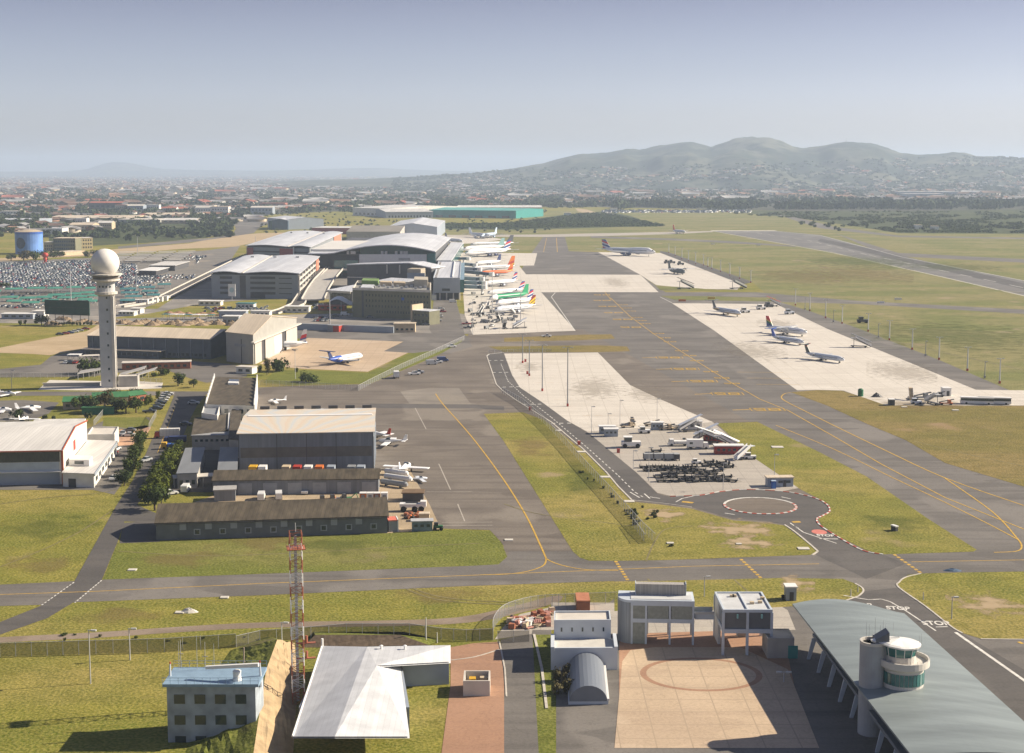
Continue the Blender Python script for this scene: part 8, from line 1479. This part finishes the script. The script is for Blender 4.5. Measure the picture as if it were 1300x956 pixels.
for i, p in enumerate(vis):
    wi, ri = rg.integers(0,4), rg.integers(0,5); key = (wi, ri)
    mb = MB(); mb.add(HV, HF[:4]+HF[6:]); mb.add(HV, HF[4:6], 1); o = None
    if key in KIDS: o = KIDS[key].copy(); COL.objects.link(o)
    else: o = mb.build('house', [WALLS[wi], ROOFS[ri]], loc=(0,0,0)); KIDS[key] = o
    o.location = (p[0], p[1], 0); o.rotation_euler = (0,0,float(rg.uniform(-.6,.6))); a = float(rg.uniform(10,16)); o.scale = (a*1.5, a, float(rg.uniform(5,8)))
    rn, wn_ = ['red','brown','grey','pale','orange'][ri], ['white','beige','brick','cream'][wi]; tag(o, f'small {wn_} walled house with a {rn} roof at the near edge of the suburb', 'house', f'{wn_} houses with {rn} roofs in the suburb')
# houses on the mountain slopes
from mathutils.bvhtree import BVHTree
ho_ = bpy.data.objects['hills']; bv = BVHTree.FromPolygons([v.co[:] for v in ho_.data.vertices], [p.vertices[:] for p in ho_.data.polygons])
def slope(n, dlo, dhi, x0, x1, th):
    out = []
    while len(out) < n:
        D = rg.uniform(dlo, dhi); x = rg.uniform(x0, x1); X = (x-650)/F*D
        if noise.noise(Vector((x*.02, D*.002, 2))) < th: continue
        h = bv.ray_cast(Vector((X, D, 2000)), Vector((0,0,-1)))
        if h[0] is not None and h[0].z < np.interp(x, [500,700,1000,1300], [60,100,130,190]): out.append((X, D, max(0, h[0].z-.5)))
    return np.array(out)
houses('pale houses climbing the lower slopes of the mountain', slope(1500, 6300, 8600, 560, 1700, .0), 12, 24, 6, 9, 'hillside_houses')
pt = slope(4200, 6300, 9300, 500, 1700, -.3); trees_mass('hillside_trees', 'dark trees on the lower slopes of the mountain', pt, 14, 30, 7, 13, 1, 12, 12)
for x, y in ((1243,214),(1261,213.5)):
    D = 8200.0; X = (x-650)/F*D; h = bv.ray_cast(Vector((X, D, 2000)), Vector((0,0,-1)))[0]; t = thing('tower_block', 'pale high-rise block on the mountain slope, ' + ('left' if x < 1250 else 'right') + ' one of two', 'tower block', (X, D, h.z-2)); mb = MB(); mb.box(-9,9,-9,9,0,44); mb.build('wall', BEIGE, parent=t); mb = MB(); mb.box(-9.5,9.5,-9.5,9.5,44,46); mb.build('roof', CONL, parent=t)
h = bv.ray_cast(Vector(((1071-650)/F*9480, 9480, 2000)), Vector((0,0,-1)))[0]; t = thing('hilltop_mast', 'thin radio mast on top of the mountain ridge', 'mast', h); mb = MB(); mb.tube((0,0,-2), (0,0,28), 1.6, .7, 6); mb.build('shaft', STEEL, parent=t); mb = MB(); mb.box(-9,-3,-3,3,-2,7); mb.build('hut', CONW, parent=t)

# ================================================================ CAR PARK
CV = [(-2.1,-.85,0.2),(2.1,-.85,.2),(2.1,.85,.2),(-2.1,.85,.2),(-2.1,-.85,.85),(2.1,-.85,.75),(2.1,.85,.75),(-2.1,.85,.85),(-1.7,-.8,.86),(1.0,-.8,.82),(1.0,.8,.82),(-1.7,.8,.86),(-1.2,-.62,1.42),(.3,-.62,1.42),(.3,.62,1.42),(-1.2,.62,1.42)]
CF = [(0,1,5,4),(1,2,6,5),(2,3,7,6),(3,0,4,7),(4,5,6,7),(8,9,13,12),(9,10,14,13),(10,11,15,14),(11,8,12,15),(12,13,14,15)]; CM = [0,0,0,0,0,1,1,1,1,0]
PARK = [(-60,336),(60,333),(150,329),(232,324),(258,324),(246,340),(196,356),(150,366),(-60,366)]
def inpoly(x, y, poly):
    c_ = False; j = len(poly)-1
    for i in range(len(poly)):
        if (poly[i][1] > y) != (poly[j][1] > y) and x < (poly[j][0]-poly[i][0])*(y-poly[i][1])/(poly[j][1]-poly[i][1])+poly[i][0]: c_ = not c_
        j = i
    return c_
cp = []; y = 1090.0
def to_px(X, Y): return (CX+F*X/(Y*math.cos(PITCH)+HC*math.sin(PITCH)), CY - F*(-HC*math.cos(PITCH)+Y*math.sin(PITCH))/(Y*math.cos(PITCH)+HC*math.sin(PITCH)))
Y = 1090.0; k = 0
while Y < 1620:
    X = -640.0
    while X < -200:
        px, py = to_px(X, Y+X*.12)
        if inpoly(px, py, PARK) and rg.uniform() < .80 and not (174 < px < 250 and 335 < py < 351) and not (140 < px < 250 and py < 336): cp.append((X+rg.uniform(-.25,.25), Y+X*.12+rg.uniform(-.4,.4), .04))
        X += 2.7
    Y += 5.3 if k % 2 else 10.5; k += 1
for (xa, xb, ya) in ((232,262,327),(205,250,352),(165,215,358),(150,190,364),(300,340,392),(260,300,394),(10,130,381),(10,130,376),(158,200,372),(-30,60,389)):
    for i in range(26): p = P(xa+(xb-xa)*i/25+rg.uniform(-1,1), ya+rg.uniform(-2.5,3)); cp.append((p.x, p.y, .04))
cp = np.array(sorted(cp, key=lambda q: q[1])); nv_ = 200
cols = ['white','silver','dark','red','blue','grey']; pr = [.34,.24,.18,.06,.08,.10]; CP = [mat('car_paint_'+c_, CARC[c_], 0.3) for c_ in cols]
inv = np.array([-645/F < q[0]/q[1] for q in cp]); ind, rest = cp[inv][:nv_], np.concatenate([cp[inv][nv_:], cp[~inv]]); PM = {}
for q in ind:
    i = int(rg.choice(6, p=pr)); c_ = cols[i]
    if i in PM: o = PM[i].copy(); COL.objects.link(o)
    else: mb = MB(); mb.v = list(CV); mb.f = [list(f) for f in CF]; mb.m = list(CM); o = mb.build('parked_car', [CP[i], GLASS]); PM[i] = o
    o.location = tuple(q); o.rotation_euler = (0,0,1.57+.12+float(rg.uniform(-.06,.06))); tag(o, c_+' car parked in the nearest rows of the crowded car park behind the radar tower', 'car', c_+' cars in the nearest car park rows')
n = len(rest); mm = np.tile(np.array(CM), (n,1)); mm = np.where(mm == 0, rg.choice(6, n, p=pr)[:,None], 6)
mass('parked_cars', 'densely parked cars filling the far rows of the big car park', rest, CV, CF, CM, CP+[GLASS], np.full((n,3), 1.05), 1.69+rg.uniform(-.06,.06,n), mchoice=mm.ravel())
fc = img_pts(340, 765, 955, 267.2, 270.4, 1); n = len(fc); mm = np.tile(np.array(CM), (n,1)); mm = np.where(mm == 0, rg.choice(6, n, p=pr)[:,None], 6)
mass('parked_cars', 'far line of parked cars in front of the dark tree belt', fc, CV, CF, CM, CP+[GLASS], np.full((n,3), 2.0), rg.uniform(0,3,n), mchoice=mm.ravel())
t = thing('balloon_figure', 'big red inflated advertising balloon at the edge of the car park', 'balloon', P(57.5,334)); mb = MB(); mb.lathe((0,0,0), [(1.2,0),(1.6,3),(2.2,5),(1.0,5.6)], 10); mb.build('body', REDM, parent=t, smooth=True); mb = MB(); mb.lathe((0,0,0), [(1.0,5.6),(2.8,6.8),(3.4,8.6),(2.6,10.2),(.1,10.9)], 12); mb.build('head', REDM, parent=t, smooth=True)

# ================================================================ POLES, FENCES AND SMALL THINGS
def pole(x, y, y1, label, r=.16, heads=1, group=None, name='lamp_post', m=STEEL, arm=1.6, box=True):
    p = P(x, y); h_ = HT(x, y, y1); t = thing(name, label, 'lamp post', p, rnd.uniform(-.2,.2), group); mb = MB(); mb.tube((0,0,0), (0,0,h_), r, r*.65, 7); mb.build('shaft', m, parent=t)
    if heads:
        mb = MB(); mb.box(-arm*(heads > 1)-.2, arm, -.06, .06, h_-.1, h_+.04); mb.build('arm', m, parent=t)
        for s2 in range(heads): mb = MB(); x_ = arm if s2 == 0 else -arm; mb.box(x_-.5,x_+.5,-.22,.22,h_-.18,h_+.1); mb.build('lamp_head', mat('lamp_grey',(0.5,0.5,0.48),0.4,0.1), parent=t)
    if box: mb = MB(); mb.box(-.4,.4,-.4,.4,0,1.2); mb.build('base_box', REDM if heads == 2 else CONW, parent=t)
    return t
SP = mat('pole_white', (0.60,0.60,0.58), 0.5, 0.05)
for i, (x, y, y1) in enumerate([(1009.7,387.7,366.7),(1028,395,372),(1048,404,380),(1069,411,388),(1102,421,398),(1129,432,407),(1158,444,417.5),(1192,457,428),(1228,471,440.6),(1269,487,455)]): pole(x, y, y1, 'pale apron light post beside the long apron service road', .34, 2, 'light posts beside the long apron', m=SP, arm=1.2)
for i, (x, y, y1) in enumerate([(849,321,309.5),(857,325,313),(865.6,329,315),(874,331.6,318),(883,335.6,320),(893,337,323),(898.5,339,327),(903.6,341.6,327),(914.7,345,330),(926.5,350,334),(939,353.8,339),(953,359,343)]): pole(x, y, y1, 'pale apron light post along the right stand by the jumbo jet', .42, 2, 'light posts along the right stand', m=SP, arm=1.2)
for x, y, y1 in ((1058,409,394),(1115,428.5,411),(1175,452,433),(1250,480,459),(1022,393,378)): pole(x, y, y1, 'short stand number post with a dark board beside the long apron', .2, 1, 'stand number posts beside the long apron', name='stand_post', m=GREYP, arm=.6)
for x, y, y1, lb in ((720.6,516,441,'nearest tall dark mast on the centre stand'),(688.5,496.6,438,'second tall dark mast on the centre stand'),(672,477.4,432,'third tall dark mast on the centre stand'),(663.5,461,424,'farthest tall dark mast on the centre stand')): pole(x, y, y1, lb, .28, 2, None, 'flood_mast', GREYP, 1.6)
for x, y, y1, lb in ((751,551,516,'thin lamp post left of the blue-white cabins'),(772,541,525,'short lamp post behind the blue-white cabins'),(787,541,508,'thin lamp post right behind the blue-white cabins'),(834,540,506,'thin lamp post near the low white cabin'),(804,596,572,'thin lamp post left of the covered carts'),(823.6,611,568,'thin lamp post at the left end of the black dollies'),(918,622,588,'thin lamp post in front of the dolly rows'),(983,606,577,'thin lamp post on the grass behind the office cabin')): pole(x, y, y1, lb, .10, 1, None, arm=.8, box=False)
for x, y, y1, lb, hd in ((115,868,800,'left tall thin lamp post in the lower left field',1),(165,838,798,'second thin lamp post in the lower left field',1),(375,481,443,'pale lamp post on the grass near the gable hangar',2),(90.5,385,343,'tall white flag pole above the billboard',0),(15,494,470,'lamp post on the grass left of the tower yard',1),(419,414,372,'tan lamp post by the red wall end',2),(600,425,380,'tall white mast at the corner of the terminal stands',1),(625,398,345,'tall thin mast between the airliners at the terminal',2),(661,412,372,'thin mast among the stairs of the terminal stands',1),(1208,786,758,'grey instrument post with box in the right corner turf',1),(1089,752,744,'small red marker post at the turf bay edge',0),(1080,757,748,'small dark marker post at the turf bay edge',0),(1172,762,752,'thin dark marker post in the right corner turf',0),(894,758,732,'thin lamp post behind the framed buildings',1),(541,816,784,'white post at the right end of the netted slope',0),(555,816,803,'short white post near the yard gate',0),(325,330,300,'dark sign post by the highway',0),(173.5,372,345,'dark short pillar at the teal canopies',0),(1179,880,856,'double headed lamp in front of the aviation terminal',2),(995,866,853,'double headed lamp on the dark part of the court',2),(175,326,300,'tall thin post behind the radome canopies',1),(358,822,790,'thin white lamp at the left of the netted slope',1)): pole(x, y, y1, lb, .13 if y > 420 else .3, hd, None, box=False, m=SP if 'white' in lb or 'pale' in lb else STEEL, arm=.9)
MESH = mat('fence_mesh', (0.30,0.30,0.29), 0.6, 0.1, alpha=0.30); MESHD = mat('dark_fence_mesh', (0.09,0.085,0.075), 0.8, 0.1, alpha=0.6)
def fence(label, px, h=2.4, step=3.2, m=MESH, name='mesh_fence', pm=STEEL):
    pts = [P(x, y) for x, y in px]; c0 = pts[0]; t = thing(name, label, 'fence', c0); pan = MB(); tot = sum((b_-a).length for a, b_ in zip(pts, pts[1:])); step = max(step, tot/95)
    for a, b_ in zip(pts, pts[1:]):
        pan.add([(a.x,a.y,.05),(b_.x,b_.y,.05),(b_.x,b_.y,h),(a.x,a.y,h)], [(0,1,2,3)]); L = (b_-a).length; n = max(1, round(L/step))
        for i in range(n): p = a.lerp(b_, i/n); mb = MB(); mb.tube((p.x,p.y,0), (p.x,p.y,h+.1), .06, n=5); mb.build('post', pm, parent=t, org=c0)
    pan.build('mesh_panel', m, parent=t, org=c0); mb = MB()
    for a, b_ in zip(pts, pts[1:]): mb.tube((a.x,a.y,h), (b_.x,b_.y,h), .05, n=4)
    mb.build('top_rail', pm, parent=t, org=c0); return t
fence('long mesh fence running down beside the service road to the turf', [(637,499),(664,514),(690,537),(720,568),(748,600),(775,629),(800,657),(816,675),(831.6,690)], 2.6)
fence('short second fence piece at the lower end of the long fence', [(803,668),(812,680),(819,690)], 2.4)
fence('dark mesh fence across the lower left field', [(-60,836),(0,834),(100,831),(209,828),(300,822)], 2.8, m=MESHD)
fence('mesh fence climbing over the earth bank to the scrap yard', [(300,822),(330,815),(372,812),(440,806),(520,806),(560,812),(592,814),(626,812.6)], 2.4, m=MESHD)
fence('curved mesh fence around the scrap yard', smooth_px([(626,812.6),(626.5,800),(634,788),(646,780),(674,772),(701,769.5),(729,768.3),(784,766)], 3), 2.6)
fence('perimeter mesh fence along the apron in front of the blue and white jet', [(330,489),(380,491.5),(455,496),(470,488),(510,468),(550,450),(590,431.5)], 2.4)
fence('mesh fence at the edge of the parking ground left of the tower', [(-60,481),(0,480),(60,480),(122,478)], 2.2)
fence('white mesh gate fence beside the top of the left road', [(189,546),(199,528)], 2.4, m=MESH); fence('white mesh fence piece on the lawn by the white hangar', [(119,541),(131,527)], 2.2); fence('fence right of the tower yard', [(176,486.5),(206,487.5)], 2.4); fence('fence above the service road start', [(620,448.5),(660,447),(700,446.8)], 1.6); fence('fence with dark gate between scrap yard and road', [(632,816),(672,815)], 2.4, m=MESHD)
b = simple('blue_grey_wall', 'long blue-grey wall between the olive office block and the apron', 'wall', (366,418), (499.5,423), 3.4, depth=1.0, wall=BLUEW, roof=BLUEW, over=0.05); b = simple('guard_house', 'cream guard house cluster at the right end of the blue-grey wall', 'guard house', (500,422), (527,422), 5.0, depth=7, wall=BEIGE, roof=ROOFC, win=4, wz=(1.2,2.4))
b = simple('red_box', 'grey and red box hut on the blue-grey wall near the lamp post', 'hut', (416,421), (430,421.6), 3.6, depth=5, wall=GREYP, roof=GREYP); b.box('red_end', REDM, b.f.W*.5, b.f.W+.2, -.12, 5, 0, 3.55)
SLAB = mat('slab_white', (0.55,0.52,0.46), 0.8, 0.1)
for x, y, s2, lb in ((738,574,1.6,'white concrete slab beside the service road, upper one'),(709,547,1.4,'small white slab beside the service road near the top'),(768,606,1.7,'white concrete slab between fence and service road'),(799,637,1.6,'white slab at the bend of the service road'),(987,568,2.2,'white slab on the turf triangle near the top'),(851,690,1.0,'small white slab in the turf below the sandy slope'),(1020,697,1.6,'white slab at the tip of the turf by the kerb'),(938,691,0.8,'small pale stone in the turf near the roundabout'),(228,778,1.0,'small white stone left of the rubble in the field'),(285,759,1.0,'pale flat stone in the field below the taxiway'),(168,724,1.1,'pale flat stone in the turf right of the left road'),(1125,514,1.0,'small pale slab at the grass edge of the long apron'),(1148,517,1.2,'pale slab in the turf under the long apron'),(1213,521,1.4,'pale slab in the turf below the apron buses'),(646,686,1.2,'white bright slab by the lead-in taxi line')):
    p = P(x, y); mb = MB(); mb.box(-s2*.9, s2*.9, -s2*.7, s2*.7, 0, .25); tag(mb.build('concrete_slab', SLAB, loc=p), lb, 'slab')
for x, y, w, m_, lb in ((240,777,1.6,SLAB,'pile of white rubble lying in the lower field'),(1209,724.5,1.8,mat('dark_blue_sheet',(0.05,0.09,0.15),0.6,0.1),'dark blue sheet lying on the right taxiway')): heap(x, y, w*2.6, .6 if 'sheet' in lb else 1.0, lb, m=m_, flat=.5)
b = simple('taxi_sign', 'black and white box sign on the turf triangle', 'sign', (1131,673), (1137,675), 1.2, depth=.8, wall=DARKM, roof=WHITE, over=.1)
for x, y, m_, lb in ((1118,385.5,WHITE,'white and orange sign board on the right taxiway edge, left one'),(1140,381,WHITE,'small white sign board above the right taxiway'),(903,380,YELLOW,'yellow sign panel above the long apron'),(963,312,WHITE,'pair of white lights near the runway threshold'),(905,310.5,WHITE,'white box on the edge of the diagonal taxiway'),(866,383,ORANGE,'orange sign panel at the top left of the long apron')):
    t = thing('taxiway_sign', lb, 'sign', P(x, y)); mb = MB(); mb.box(-2.6,2.6,-.2,.2,.3,1.7); mb.build('board', m_, parent=t); mb = MB(); mb.box(-2.2,-2,-.1,.1,0,.3); mb.build('leg', DARKM, parent=t); mb = MB(); mb.box(2,2.2,-.1,.1,0,.3); mb.build('leg', DARKM, parent=t)
for x, y in ((667,459.5),(669.5,475),(785,575),(735,565),(673,521)): 
    t = thing('red_marker', 'small red marker box beside the service road or centre stand', 'marker', P(x, y), group='red marker boxes by the service road'); mb = MB(); mb.box(-.5,.5,-.4,.4,0,1.3); mb.build('box', REDM, parent=t); mb = MB(); mb.box(-.55,.55,-.45,.45,1.31,1.4); mb.build('cap', RED_P, parent=t)
# ---------------------------------------------------------------- haze: one closed box of even air
hz = MB(); hz.box(-29000, 29000, -900, 29000, -4, 345)
ho = hz.build('haze', []); ho['kind'] = 'stuff'
hm = bpy.data.materials.new('haze_air'); hm.use_nodes = True; nt = hm.node_tree; nt.nodes.clear()
out = nt.nodes.new('ShaderNodeOutputMaterial'); pv = nt.nodes.new('ShaderNodeVolumePrincipled')
pv.inputs['Color'].default_value = (0.66, 0.80, 1.0, 1); pv.inputs['Density'].default_value = 0.000082; pv.inputs['Anisotropy'].default_value = 0.15
nt.links.new(pv.outputs[0], out.inputs['Volume']); ho.data.materials.append(hm)
